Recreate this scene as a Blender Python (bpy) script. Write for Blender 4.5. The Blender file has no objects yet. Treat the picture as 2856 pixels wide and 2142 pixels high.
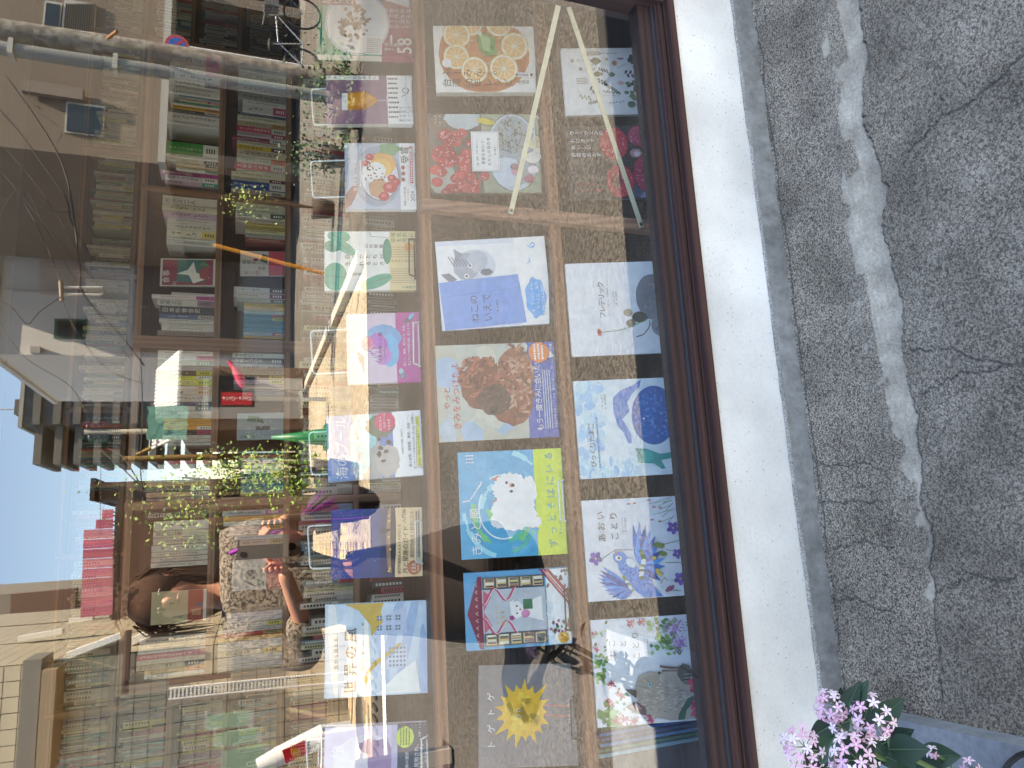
import bpy, bmesh, math, random
import numpy as np
from mathutils import Vector, Matrix
C = bpy.context.scene.collection
rnd = random.Random(7)
# ------------------------------------------------------------ camera, light, exposure
CAMZ = 1.16
CAMP = Vector((0.0, -1.28, CAMZ))
YAW, PITCH, ROLL, FOC = math.radians(11.8), math.radians(20.4), math.radians(1.0), 2000.0
_cy, _sy, _cp, _sp = math.cos(YAW), math.sin(YAW), math.cos(PITCH), math.sin(PITCH)
FWD = Vector((_sy*_cp, _cy*_cp, -_sp))
_r0 = Vector((_cy, -_sy, 0)); _u0 = _r0.cross(FWD)
RGT = _r0*math.cos(ROLL) + _u0*math.sin(ROLL)
UPV = -_r0*math.sin(ROLL) + _u0*math.cos(ROLL)
cam = bpy.data.cameras.new('camera'); cam_ob = bpy.data.objects.new('camera', cam); C.objects.link(cam_ob)
# the phone is held upright but the picture is stored on its side: picture right = world down
cx_, cy2, cz_ = -UPV, RGT, -FWD
cam_ob.matrix_world = Matrix(((cx_.x, cy2.x, cz_.x, CAMP.x), (cx_.y, cy2.y, cz_.y, CAMP.y), (cx_.z, cy2.z, cz_.z, CAMP.z), (0, 0, 0, 1)))
cam.sensor_width = 36; cam.lens = 36*FOC/2856; cam.clip_start = 0.01; cam.clip_end = 2000
sc = bpy.context.scene; sc.camera = cam_ob
world = bpy.data.worlds.new("World"); sc.world = world; world.use_nodes = True
wn = world.node_tree.nodes; wl = world.node_tree.links
bg = wn['Background']; sky = wn.new('ShaderNodeTexSky'); sky.sky_type = 'NISHITA'; sky.sun_disc = False
SUN_EL, SUN_ROT = math.radians(68), math.radians(62)
sky.sun_elevation = SUN_EL; sky.sun_rotation = SUN_ROT; sky.air_density = 1.0; sky.dust_density = 0.3; sky.ozone_density = 2.4
wl.new(sky.outputs[0], bg.inputs[0]); bg.inputs[1].default_value = 0.12
sun = bpy.data.lights.new('sun', 'SUN'); sun.energy = 4.8; sun.angle = math.radians(0.5); sun.color = (1, .93, .82)
sun_ob = bpy.data.objects.new('sun', sun); C.objects.link(sun_ob)
SD = Vector((math.sin(SUN_ROT)*math.cos(SUN_EL), math.cos(SUN_ROT)*math.cos(SUN_EL), math.sin(SUN_EL)))
sun_ob.rotation_euler = SD.to_track_quat('Z', 'Y').to_euler()
vs = sc.view_settings; vs.view_transform = 'Standard'; vs.look = 'None'; vs.exposure = 3.1; vs.use_white_balance = True; vs.white_balance_temperature = 7700; vs.gamma = 1; vs.use_curve_mapping = False
sc.cycles.use_denoising = True; sc.cycles.max_bounces = 10; sc.cycles.transparent_max_bounces = 12
sc.cycles.diffuse_bounces = 5; sc.cycles.glossy_bounces = 4; sc.cycles.caustics_reflective = False; sc.cycles.caustics_refractive = False
sc.cycles.sample_clamp_indirect = 6

def ray(px, py):
    return FWD + RGT*((1071-py)/FOC) + UPV*(-(px-1428)/FOC)
def at(px, py, Y):
    """point on the plane y = Y seen at a picture point (2856x2142)"""
    r = ray(px, py); return CAMP + r*((Y-CAMP.y)/r.y)
def ref(px, py, d):
    """real point whose mirror image in the window glass (y = 0) is seen at a picture point, d metres from the camera along y"""
    p = at(px, py, CAMP.y+d); return Vector((p.x, -p.y, p.z))
def ground(px, py, z=0.0):
    r = ray(px, py); return CAMP + r*((z-CAMP.z)/r.z)

# ------------------------------------------------------------ materials
def lin(h):
    h = h.lstrip('#'); v = [int(h[i:i+2], 16)/255 for i in (0, 2, 4)]
    return [c/12.92 if c <= .04045 else ((c+.055)/1.055)**2.4 for c in v]
MATS = {}
def pm(col, rough=.6, var=.06, scale=18., bump=0., k=1.0, metal=0., coat=0., stretch=None, name=None):
    key = (col, rough, var, scale, bump, k, metal, coat, stretch)
    if key in MATS: return MATS[key]
    m = bpy.data.materials.new(name or 'mat_'+str(col).strip('#')); m.use_nodes = True
    nt = m.node_tree; n = nt.nodes; l = nt.links; b = n['Principled BSDF']
    c = [min(x*k, .86) for x in lin(col)]
    b.inputs['Roughness'].default_value = rough; b.inputs['Metallic'].default_value = metal
    if coat: b.inputs['Coat Weight'].default_value = coat; b.inputs['Coat Roughness'].default_value = .25
    if var or bump:
        tc = n.new('ShaderNodeTexCoord'); mp = n.new('ShaderNodeMapping'); no = n.new('ShaderNodeTexNoise')
        mp.inputs['Scale'].default_value = stretch or (1, 1, 1)
        no.inputs['Scale'].default_value = scale; no.inputs['Detail'].default_value = 5
        l.new(tc.outputs['Object'], mp.inputs[0]); l.new(mp.outputs[0], no.inputs[0])
        mx = n.new('ShaderNodeMix'); mx.data_type = 'RGBA'
        mx.inputs[6].default_value = (*[x*(1-var*2.2) for x in c], 1); mx.inputs[7].default_value = (*[min(.88, x*(1+var*2.2)+.003*var) for x in c], 1)
        l.new(no.outputs[0], mx.inputs[0]); l.new(mx.outputs[2], b.inputs['Base Color'])
        if bump:
            bp = n.new('ShaderNodeBump'); bp.inputs['Strength'].default_value = bump; bp.inputs['Distance'].default_value = .004
            l.new(no.outputs[0], bp.inputs['Height']); l.new(bp.outputs[0], b.inputs['Normal'])
    else:
        b.inputs['Base Color'].default_value = (*c, 1)
    MATS[key] = m; return m

def wood(col1, col2, axis=0, rough=.5, sc_=1.0, name='wood'):
    key = ('wood', col1, col2, axis, rough, sc_)
    if key in MATS: return MATS[key]
    m = bpy.data.materials.new(name); m.use_nodes = True
    nt = m.node_tree; n = nt.nodes; l = nt.links; b = n['Principled BSDF']
    tc = n.new('ShaderNodeTexCoord'); mp = n.new('ShaderNodeMapping')
    s = [38*sc_]*3; s[axis] = 1.6*sc_; mp.inputs['Scale'].default_value = s
    l.new(tc.outputs['Object'], mp.inputs[0])
    no = n.new('ShaderNodeTexNoise'); no.inputs['Scale'].default_value = 1.3; no.inputs['Detail'].default_value = 6; no.inputs['Distortion'].default_value = .7
    l.new(mp.outputs[0], no.inputs[0])
    wv = n.new('ShaderNodeTexWave'); wv.inputs['Scale'].default_value = .45; wv.inputs['Distortion'].default_value = 5; wv.inputs['Detail'].default_value = 3
    wv.bands_direction = 'Z' if axis != 2 else 'X'
    l.new(mp.outputs[0], wv.inputs[0])
    ad = n.new('ShaderNodeMath'); ad.operation = 'MULTIPLY_ADD'; ad.inputs[1].default_value = .45
    l.new(wv.outputs['Fac'], ad.inputs[0]); 
    ml = n.new('ShaderNodeMath'); ml.operation = 'MULTIPLY'; ml.inputs[1].default_value = .6; l.new(no.outputs[0], ml.inputs[0]); l.new(ml.outputs[0], ad.inputs[2])
    rp = n.new('ShaderNodeValToRGB'); rp.color_ramp.elements[0].position = .25; rp.color_ramp.elements[1].position = .75
    rp.color_ramp.elements[0].color = (*lin(col2), 1); rp.color_ramp.elements[1].color = (*lin(col1), 1)
    l.new(ad.outputs[0], rp.inputs[0]); l.new(rp.outputs[0], b.inputs['Base Color'])
    b.inputs['Roughness'].default_value = rough
    bp = n.new('ShaderNodeBump'); bp.inputs['Strength'].default_value = .35; bp.inputs['Distance'].default_value = .002
    l.new(ad.outputs[0], bp.inputs['Height']); l.new(bp.outputs[0], b.inputs['Normal'])
    MATS[key] = m; return m

def grain(col_a, col_b, scale, rough=.9, bump=.5, dist=.004, big=None, name='mineral', lo=.42, hi=.6, attr=None, seed=0):
    """coarse mineral surface: two tones broken by fine grain, a second slower noise on top"""
    m = bpy.data.materials.new(name); m.use_nodes = True
    nt = m.node_tree; n = nt.nodes; l = nt.links; b = n['Principled BSDF']
    tc = n.new('ShaderNodeTexCoord')
    no = n.new('ShaderNodeTexNoise'); no.inputs['Scale'].default_value = scale; no.inputs['Detail'].default_value = 4; no.inputs['Roughness'].default_value = .7
    mp = n.new('ShaderNodeMapping'); mp.inputs['Location'].default_value = (seed, seed, 0)
    l.new(tc.outputs['Object'], mp.inputs[0]); l.new(mp.outputs[0], no.inputs[0])
    rp = n.new('ShaderNodeValToRGB'); rp.color_ramp.elements[0].position = lo; rp.color_ramp.elements[1].position = hi
    rp.color_ramp.elements[0].color = (*lin(col_a), 1); rp.color_ramp.elements[1].color = (*lin(col_b), 1)
    l.new(no.outputs[0], rp.inputs[0])
    n2 = n.new('ShaderNodeTexNoise'); n2.inputs['Scale'].default_value = big or scale*.05; n2.inputs['Detail'].default_value = 5
    l.new(mp.outputs[0], n2.inputs[0])
    mr = n.new('ShaderNodeMapRange'); mr.inputs[1].default_value = .3; mr.inputs[2].default_value = .7; mr.inputs[3].default_value = .72; mr.inputs[4].default_value = 1.22
    l.new(n2.outputs[0], mr.inputs[0])
    vm = n.new('ShaderNodeVectorMath'); vm.operation = 'SCALE'; l.new(rp.outputs[0], vm.inputs[0]); l.new(mr.outputs[0], vm.inputs[3])
    out = vm.outputs[0]
    l.new(out, b.inputs['Base Color']); b.inputs['Roughness'].default_value = rough
    if bump:
        bp = n.new('ShaderNodeBump'); bp.inputs['Strength'].default_value = bump; bp.inputs['Distance'].default_value = dist
        l.new(no.outputs[0], bp.inputs['Height']); l.new(bp.outputs[0], b.inputs['Normal'])
    return m

def glass_mat():
    m = bpy.data.materials.new('window_glass'); m.use_nodes = True
    nt = m.node_tree; n = nt.nodes; l = nt.links
    for x in list(n): n.remove(x)
    o = n.new('ShaderNodeOutputMaterial'); t = n.new('ShaderNodeBsdfTransparent'); g = n.new('ShaderNodeBsdfGlossy'); mx = n.new('ShaderNodeMixShader')
    t.inputs[0].default_value = (.97, .985, .975, 1); g.inputs['Roughness'].default_value = 0.0; g.inputs[0].default_value = (1, 1, 1, 1)
    fr = n.new('ShaderNodeFresnel'); fr.inputs['IOR'].default_value = 2.4
    ge = n.new('ShaderNodeNewGeometry'); iv = n.new('ShaderNodeMath'); iv.operation = 'SUBTRACT'; iv.inputs[0].default_value = 1; l.new(ge.outputs['Backfacing'], iv.inputs[1])
    mu = n.new('ShaderNodeMath'); mu.operation = 'MULTIPLY'; l.new(fr.outputs[0], mu.inputs[0]); l.new(iv.outputs[0], mu.inputs[1])
    l.new(mu.outputs[0], mx.inputs[0]); l.new(t.outputs[0], mx.inputs[1]); l.new(g.outputs[0], mx.inputs[2]); l.new(mx.outputs[0], o.inputs[0])
    no = n.new('ShaderNodeTexNoise'); no.inputs['Scale'].default_value = 2.2; no.inputs['Detail'].default_value = 1
    tc = n.new('ShaderNodeTexCoord'); l.new(tc.outputs['Object'], no.inputs[0])
    bp = n.new('ShaderNodeBump'); bp.inputs['Strength'].default_value = .05; bp.inputs['Distance'].default_value = .01
    l.new(no.outputs[0], bp.inputs['Height']); l.new(bp.outputs[0], g.inputs['Normal'])
    return m
GLASS = glass_mat()

# ------------------------------------------------------------ mesh building
class MB:
    def __init__(s): s.v = []; s.f = []; s.mi = []; s.m = []; s.sm = []
    def mat(s, m):
        if m not in s.m: s.m.append(m)
        return s.m.index(m)
    def add(s, vs, fs, m, smooth=False):
        o = len(s.v); s.v += [tuple(p) for p in vs]; i = s.mat(m)
        for f in fs: s.f.append([o+k for k in f]); s.mi.append(i); s.sm.append(smooth)
    def box(s, a, b, m, T=None):
        (x0, y0, z0), (x1, y1, z1) = a, b
        vs = [Vector(p) for p in ((x0,y0,z0),(x1,y0,z0),(x1,y1,z0),(x0,y1,z0),(x0,y0,z1),(x1,y0,z1),(x1,y1,z1),(x0,y1,z1))]
        if T is not None: vs = [T @ v for v in vs]
        s.add(vs, [(0,3,2,1),(4,5,6,7),(0,1,5,4),(1,2,6,5),(2,3,7,6),(3,0,4,7)], m)
    def bar(s, a, b, w, t, m, up=(0, 0, 1)):
        """flat bar between two points, w across, t thick along 'up'"""
        a, b = Vector(a), Vector(b); d = (b-a).normalized(); u = Vector(up); sd = d.cross(u).normalized(); u = sd.cross(d)
        vs = []
        for p in (a, b):
            for i, j in ((-1,-1),(1,-1),(1,1),(-1,1)): vs.append(p+sd*(w/2*i)+u*(t/2*j))
        s.add(vs, [(0,1,2,3),(7,6,5,4),(0,4,5,1),(1,5,6,2),(2,6,7,3),(3,7,4,0)], m)
    def tube(s, pts, r, m, n=8, caps=True, smooth=True):
        pts = [Vector(p) for p in pts]; rs = r if isinstance(r, (list, tuple)) else [r]*len(pts)
        vs = []; fs = []; prev = None
        for i, p in enumerate(pts):
            d = ((pts[i+1] if i < len(pts)-1 else p) - (pts[i-1] if i else p)).normalized()
            if prev is None:
                a = Vector((0, 0, 1)) if abs(d.z) < .9 else Vector((1, 0, 0)); prev = d.cross(a).normalized()
            x = (prev - d*prev.dot(d)).normalized(); prev = x; y = d.cross(x)
            for k in range(n):
                t = 2*math.pi*k/n; vs.append(p + (x*math.cos(t)+y*math.sin(t))*rs[i])
        for i in range(len(pts)-1):
            for k in range(n):
                a = i*n+k; b = i*n+(k+1) % n; fs.append((a, b, b+n, a+n))
        s.add(vs, fs, m, smooth)
        if caps: s.add(vs[:n], [tuple(range(n))[::-1]], m); s.add(vs[-n:], [tuple(range(n))], m)
    def prism(s, poly, ext, m):
        """polygon of 3-D points extruded by vector ext"""
        n = len(poly); a = [Vector(p) for p in poly]; e = Vector(ext); vs = a+[p+e for p in a]
        s.add(vs, [tuple(range(n)), tuple(range(2*n-1, n-1, -1))]+[(i, i+n, (i+1) % n+n, (i+1) % n) for i in range(n)], m)
    def sphere(s, c, r, m, u=12, v=8):
        c = Vector(c); r = r if isinstance(r, (list, tuple)) else (r, r, r); vs = []; fs = []
        for i in range(v+1):
            for k in range(u):
                t = math.pi*i/v; p = 2*math.pi*k/u
                vs.append(c+Vector((r[0]*math.sin(t)*math.cos(p), r[1]*math.sin(t)*math.sin(p), r[2]*math.cos(t))))
        for i in range(v):
            for k in range(u): fs.append((i*u+k, (i+1)*u+k, (i+1)*u+(k+1) % u, i*u+(k+1) % u))
        s.add(vs, fs, m, True)
    def lathe(s, prof, c, m, n=20):
        c = Vector(c); vs = [c+Vector((r*math.cos(2*math.pi*k/n), r*math.sin(2*math.pi*k/n), z)) for r, z in prof for k in range(n)]
        s.add(vs, [(i*n+k, i*n+(k+1) % n, (i+1)*n+(k+1) % n, (i+1)*n+k) for i in range(len(prof)-1) for k in range(n)], m, True)
    def build(s, name, parent=None, loc=None):
        me = bpy.data.meshes.new(name)
        off = Vector(loc) if loc is not None else Vector((0, 0, 0))
        me.from_pydata([tuple(Vector(p)-off) for p in s.v], [], s.f)
        for m in s.m: me.materials.append(m)
        me.polygons.foreach_set('material_index', s.mi); me.polygons.foreach_set('use_smooth', s.sm); me.update()
        o = bpy.data.objects.new(name, me); C.objects.link(o)
        if parent is not None: o.parent = parent
        o.location = off
        return o
def tag(o, label=None, cat=None, group=None, kind=None):
    if label: o['label'] = label
    if cat: o['category'] = cat
    if group: o['group'] = group
    if kind: o['kind'] = kind
    return o
def empty(name, loc=(0, 0, 0), label=None, cat=None, group=None, kind=None):
    o = bpy.data.objects.new(name, None); C.objects.link(o); o.location = loc; o.empty_display_size = .1
    return tag(o, label, cat, group, kind)
def boxob(name, a, b, m, parent=None):
    mb = MB(); mb.box(a, b, m); return mb.build(name, parent)
def rel(parent, o):
    """parent keeping world place (parents here are never rotated before this)"""
    o.parent = parent; o.location = o.location - parent.location; return o

# glyphs
_gc = {}
def glyph(ch):
    if ch in _gc: return _gc[ch]
    c = bpy.data.curves.new('g', 'FONT'); c.body = ch; c.resolution_u = 2; c.align_x = 'CENTER'; c.align_y = 'BOTTOM_BASELINE'
    o = bpy.data.objects.new('g', c); C.objects.link(o)
    dg = bpy.context.evaluated_depsgraph_get(); me = bpy.data.meshes.new_from_object(o.evaluated_get(dg))
    r = ([(v.co.x, v.co.y) for v in me.vertices], [tuple(p.vertices) for p in me.polygons])
    bpy.data.objects.remove(o); bpy.data.curves.remove(c); bpy.data.meshes.remove(me)
    _gc[ch] = r; return r

class Print:
    """flat print on a cover; coordinates are metres on the cover: u right, v up; w (out of the page) grows by layer"""
    def __init__(s, U, V): s.mb = MB(); s.U = U; s.V = V; s.w = 0.00012; s.dw = 0.00003
    def lay(s): s.w += s.dw; return s.w
    def poly(s, pts, col, w=None, m=None):
        w = w or s.lay(); pts = [(min(max(a, 0.0006), s.U-.0006), min(max(b, 0.0006), s.V-.0006)) for a, b in pts]
        s.mb.add([(a, -w, b) for a, b in pts], [tuple(range(len(pts)))], m or INK(col))
    def text(s, t, u, v, size, col, vert=False, step=None, w=None, th=0.0, cond=1.0):
        w = w or s.lay(); m = INK(col)
        for i, ch in enumerate(t):
            if ch == ' ': 
                continue
            g = glyph(ch); adv = (step or size*1.02)
            half = ord(ch) < 0x300
            if vert: ou, ov = u, v - (i+1)*adv + adv*.15
            else: ou, ov = u + (i+.5)*adv, v
            vs = []
            for a, b in g[0]:
                if vert and ch in 'ー〜「」、。': 
                    if ch == 'ー': a, b = b-.36, .36-a*1.0+.0
                    elif ch in '、。': a, b = a+.55, b+.55
                vs.append((ou+a*size*cond, -w, ov+b*size))
            s.mb.add(vs, g[1], m)
    def done(s, parent, name='cover_print'):
        return s.mb.build(name, parent)
def INK(c): return c if not isinstance(c, str) else pm(c, rough=.42, var=.10, scale=55., k=1.15)
# ------------------------------------------------------------ ground: old rendered apron in front of the window, seen close
random.seed(3)
def polyline_y(pts):
    xs = [p[0] for p in pts]; o = np.argsort(xs); xs = np.array(xs)[o]; ys = np.array([p[1] for p in pts])[o]
    return lambda x: np.interp(x, xs, ys)
g_ = lambda x, y: tuple(ground(x, y))[:2]
d4 = lambda x, y: g_(2000+.603*x, .603*y)
d5 = lambda x, y: g_(2000+.688*x, 1000+.688*y)
crack = [d4(650,0),d4(655,150),d4(682,240),d4(665,420),d4(660,560),d4(690,620),d4(737,720),d4(772,870),d4(768,950),d4(745,1040),d4(775,1130),d4(800,1220),d4(818,1300),d4(842,1400),d4(852,1500),d4(850,1640),
         d5(757,20),d5(782,150),d5(800,270),d5(815,400),d5(820,540),d5(835,640),d5(862,740),d5(842,830),d5(876,900),d5(872,1020),d5(895,1200),d5(905,1400)]
whiteL = [d4(495,0),d4(505,250),d4(540,330),d4(560,480),d4(575,660),d4(590,900),d4(612,1200),d4(640,1350),d4(690,1600),d5(655,60),d5(690,200),d5(715,300),d5(760,450),d5(780,560),d5(820,700)]
patchy = [d5(625,60),d5(650,300),d5(690,560),d5(695,720),d5(665,770),d5(710,900),d5(740,1020),d5(780,1180),d5(830,1350),d5(850,1430)]
fy, fw, fp = polyline_y(crack), polyline_y(whiteL), polyline_y(patchy)
NX, NY = 900, 400
X0, X1, Y0, Y1 = -1.15, 1.5, -.66, -.03
gx = np.linspace(X0, X1, NX); gy = np.linspace(Y0, Y1, NY)
GX, GY = np.meshgrid(gx, gy)
rs = np.random.RandomState(5)
def vnoise(X, Y, s, seed):
    r = np.random.RandomState(seed); T = r.rand(256, 256)
    u, v = X*s+50, Y*s+50; i, j = np.floor(u).astype(int), np.floor(v).astype(int); a, b = u-i, v-j
    a = a*a*(3-2*a); b = b*b*(3-2*b)
    t = lambda p, q: T[p % 256, q % 256]
    return t(i, j)*(1-a)*(1-b)+t(i+1, j)*a*(1-b)+t(i, j+1)*(1-a)*b+t(i+1, j+1)*a*b
def fbm(X, Y, s, seed, o=4): return sum(vnoise(X, Y, s*2**k, seed+k)*.5**k for k in range(o))/sum(.5**k for k in range(o))
jit = (fbm(GX, GY*0+GX*.3, 45, 9)-.5)*.018+(fbm(GX, GX*0, 190, 10)-.5)*.007-.002
YC = fy(GX)+jit; YW = fw(GX)+(fbm(GX, GY, 30, 4)-.5)*.05; YP = fp(GX)+(fbm(GX, GY, 60, 14)-.5)*.012
sm = lambda a, b, t: np.clip((t-a)/(b-a), 0, 1)**2*(3-2*np.clip((t-a)/(b-a), 0, 1))
tap = sm(-.42, -.30, GX)           # the break dies out towards the left
upper = sm(0, .003, GY-YC)         # 1 on the house side of the break
depth = .007*tap*(1-sm(-.35, -.1, -GX)*.3)
halo = upper*sm(-.06, .02, YW-GY)*.2
wht = upper*np.maximum(sm(0, .007, YW-GY), halo)*sm(-.28, -.16, GX)      # pale exposed band between the break and the old skin
wht = np.clip(wht*(.35+1.1*fbm(GX, GY, 40, 21))*(.72+.5*fbm(GX, GY, 12, 23)), 0, 1)
old = sm(-.38, -.2, GX)
Z = -depth*(1-sm(.0, .07, GY-YC))*upper
Z += .0018*(fbm(GX, GY, 14, 30)-.5)
brush = sm(0, .01, YP-GY)*sm(0, .01, GY-YC-.0)
Z += brush*.0011*(vnoise(GX*.15, GY, 260, 44)-.5)
Z += .0026*sm(0, .004, GY-YP)*sm(.55, .35, GX)*.7
Z += .0012*(vnoise(GX, GY, 190, 71)-.5)
gw = .0012+.0042*fbm(GX, GX*0, 30, 17)**2*tap
gap = np.exp(-((GY-YC+.001)/gw)**2)*(.45+.55*tap)*(fbm(GX, GX*0, 18, 19) > .33); Z -= gap*.010
pit = (vnoise(GX, GY, 90, 61) > .93)*.003; Z -= pit*(GY < YC-.05)
# thin tile-like patches of old mortar lying in the pale band
def patch(cs):
    P = np.array([d4(*c) for c in cs]); m = np.ones_like(GX, bool)
    for i in range(len(P)):
        a, b = P[i], P[(i+1) % len(P)]; m &= ((b[0]-a[0])*(GY-a[1])-(b[1]-a[1])*(GX-a[0])) * SG > 0
    return m
PT = np.zeros_like(GX)
for cs in ([(497,-20),(550,-20),(610,270),(560,318),(530,250)], [(565,665),(625,640),(662,770),(605,838)], [(650,1270),(690,1262),(760,1700),(715,1700)]):
    for SG in (1, -1):
        PT = np.maximum(PT, patch(cs).astype(float))
Z += PT*.0045
wht = wht*(1-PT*.85)
# hairline cracks
hair = np.zeros_like(GX)
for px, py, qx, qy in ((2000+.603*860, .603*700, 2000+.603*1420, .603*250), (2000+.603*880, .603*1600, 2856, 1010), (2180, 1290, 2430, 1290), (2320, 1520, 2490, 1515), (2300, 1660, 2500, 1700), (2560, 1090, 2800, 1010), (2600, 1640, 2830, 1600), (2170, 1380, 2440, 1400)):
    a, b = np.array(g_(px, py)), np.array(g_(qx, qy)); d = b-a; L = np.hypot(*d); d /= L
    t = (GX-a[0])*d[0]+(GY-a[1])*d[1]; e = (GX-a[0])*-d[1]+(GY-a[1])*d[0]+(fbm(t*1.0, t*0, 40, 80)-.5)*.03
    hair = np.maximum(hair, np.exp(-(e/.0016)**2)*(t > 0)*(t < L))
yk = -.050+(fbm(GX, GX*0, 14, 83)-.5)*.016
hair = np.maximum(hair, np.exp(-((GY-yk)/.0016)**2)*(fbm(GX, GX*0, 9, 84) > .3))
Z += .0022*sm(0, .003, GY-yk)
Z -= hair*.003
verts = np.stack([GX.ravel(), GY.ravel(), Z.ravel()], 1)
idx = np.arange(NX*NY).reshape(NY, NX); quads = np.stack([idx[:-1, :-1].ravel(), idx[:-1, 1:].ravel(), idx[1:, 1:].ravel(), idx[1:, :-1].ravel()], 1)
me = bpy.data.meshes.new('concrete_apron'); me.vertices.add(len(verts)); me.vertices.foreach_set('co', verts.ravel())
me.loops.add(quads.size); me.loops.foreach_set('vertex_index', quads.ravel()); me.polygons.add(len(quads)); me.polygons.foreach_set('loop_start', np.arange(len(quads))*4)
me.polygons.foreach_set('use_smooth', [True]*len(quads)); me.update(calc_edges=True)
lay = me.color_attributes.new('wear_and_crack_shade', 'FLOAT_COLOR', 'POINT')
tone = np.clip(.5+.5*(fbm(GX, GY, 6, 90)-.5)+.2*upper, 0, 1)
rough_side = (1-upper)
cols = np.stack([wht.ravel(), tone.ravel(), rough_side.ravel(), np.clip(gap+hair*.8, 0, 1).ravel()], 1).astype(np.float32)
lay.data.foreach_set('color', cols.ravel())
m = bpy.data.materials.new('weathered_concrete'); m.use_nodes = True
nt = m.node_tree; n = nt.nodes; l = nt.links; b = n['Principled BSDF']; b.inputs['Roughness'].default_value = .92
at_ = n.new('ShaderNodeAttribute'); at_.attribute_name = 'wear_and_crack_shade'
sx = n.new('ShaderNodeSeparateColor'); l.new(at_.outputs['Color'], sx.inputs[0])
tc = n.new('ShaderNodeTexCoord')
n1 = n.new('ShaderNodeTexNoise'); n1.inputs['Scale'].default_value = 520; n1.inputs['Detail'].default_value = 5; n1.inputs['Roughness'].default_value = .85
n3 = n.new('ShaderNodeTexNoise'); n3.inputs['Scale'].default_value = 150; n3.inputs['Detail'].default_value = 9; n3.inputs['Roughness'].default_value = .88; n3.inputs['Lacunarity'].default_value = 2.3
n4 = n.new('ShaderNodeTexNoise'); n4.inputs['Scale'].default_value = 7; n4.inputs['Detail'].default_value = 6
for q in (n1, n3, n4): l.new(tc.outputs['Object'], q.inputs[0])
def ramp(fac, stops):
    r = n.new('ShaderNodeValToRGB'); e = r.color_ramp.elements
    while len(e) < len(stops): e.new(.5)
    for i, (p, c) in enumerate(stops): e[i].position = p; e[i].color = (*lin(c), 1)
    l.new(fac, r.inputs[0]); return r.outputs[0]
def grit(scale, w_):
    v = n.new('ShaderNodeTexVoronoi'); v.inputs['Scale'].default_value = scale; l.new(tc.outputs['Object'], v.inputs[0]); sp = n.new('ShaderNodeSeparateColor'); l.new(v.outputs['Color'], sp.inputs[0])
    a = n.new('ShaderNodeMath'); a.operation = 'MULTIPLY'; a.inputs[1].default_value = w_; l.new(sp.outputs[0], a.inputs[0]); return a.outputs[0]
def addv(a, b_, k=1.0):
    q = n.new('ShaderNodeMath'); q.operation = 'MULTIPLY_ADD'; q.inputs[1].default_value = k; l.new(b_, q.inputs[0]); l.new(a, q.inputs[2]); return q.outputs[0]
gf = addv(grit(430, .55), n1.outputs[0], .55)
gc = addv(addv(grit(330, .36), grit(600, .24)), n3.outputs[0], .75)
fine = ramp(gf, [(.28, '#3e3a36'), (.5, '#7a736b'), (.78, '#b8b0a5')])
coarse = ramp(gc, [(.42, '#4a453f'), (.58, '#69635c'), (.72, '#8d877f'), (.90, '#aaa49a')])
def mix(f, a, b_, t='MIX'):
    q = n.new('ShaderNodeMix'); q.data_type = 'RGBA'; q.blend_type = t
    l.new(f, q.inputs[0]) if not isinstance(f, float) else setattr(q.inputs[0], 'default_value', f)
    l.new(a, q.inputs[6]); l.new(b_, q.inputs[7]); return q.outputs[2]
c1_ = mix(sx.outputs[2], fine, coarse)
pale = ramp(n3.outputs[0], [(.3, '#8a837a'), (.62, '#dcd6cb')])
c2_ = mix(sx.outputs[0], c1_, pale)
st = ramp(n4.outputs[0], [(.3, '#b8b1a6'), (.7, '#fff7ea')])
c3_ = mix(1.0, c2_, st, 'MULTIPLY')
crack_shade = n.new('ShaderNodeRGB'); crack_shade.outputs[0].default_value = (.03, .028, .026, 1)
l.new(mix(at_.outputs['Alpha'], c3_, crack_shade.outputs[0]), b.inputs['Base Color'])  # shadow line of the break painted dark here, with the hairline cracks
bp = n.new('ShaderNodeBump'); bp.inputs['Strength'].default_value = .55; bp.inputs['Distance'].default_value = .003
l.new(n3.outputs[0], bp.inputs['Height']); b2 = n.new('ShaderNodeBump'); b2.inputs['Strength'].default_value = .35; b2.inputs['Distance'].default_value = .0015
l.new(n1.outputs[0], b2.inputs['Height']); l.new(bp.outputs[0], b2.inputs['Normal']); l.new(b2.outputs[0], b.inputs['Normal'])
me.materials.append(m); apron = bpy.data.objects.new('concrete_apron', me); C.objects.link(apron); tag(apron, kind='structure')

asphalt = grain('#2a2826', '#65615c', 85, rough=.9, bump=.8, dist=.006, big=.8, name='asphalt', lo=.36, hi=.66)
def flat(name, x0, y0, x1, y1, z, m, kind='structure'):
    mb = MB(); mb.add([(x0,y0,z),(x1,y0,z),(x1,y1,z),(x0,y1,z)], [(0,1,2,3)], m); o = mb.build(name); tag(o, kind=kind); return o
flat('ground', -400, -400, 400, 60, -.06, grain('#5c5a57', '#8a8782', 3, bump=0, name='far_ground'))
flat('road', -40, -5.93, 40, -.655, -.018, asphalt)
mb = MB(); mb.box((-40, -.72, -.05), (-1.15, -.03, -.002), m); mb.box((1.5, -.72, -.05), (40, -.03, -.002), m); tag(mb.build('pavement_edge'), kind='structure')
white_line = pm('#d8d6cf', .7, .12, 25)
flat('road_line', -40, -5.42, -.25, -5.26, -.014, white_line)
paverm = grain('#8a7a66', '#c9b89c', 9, bump=.3, dist=.003, big=.5, name='paver_bed')
flat('side_street', -7.0, -60, 3.1, -5.9, -.03, grain('#6f675b', '#9d917f', 40, bump=.4, name='paver_joint'))

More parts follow.
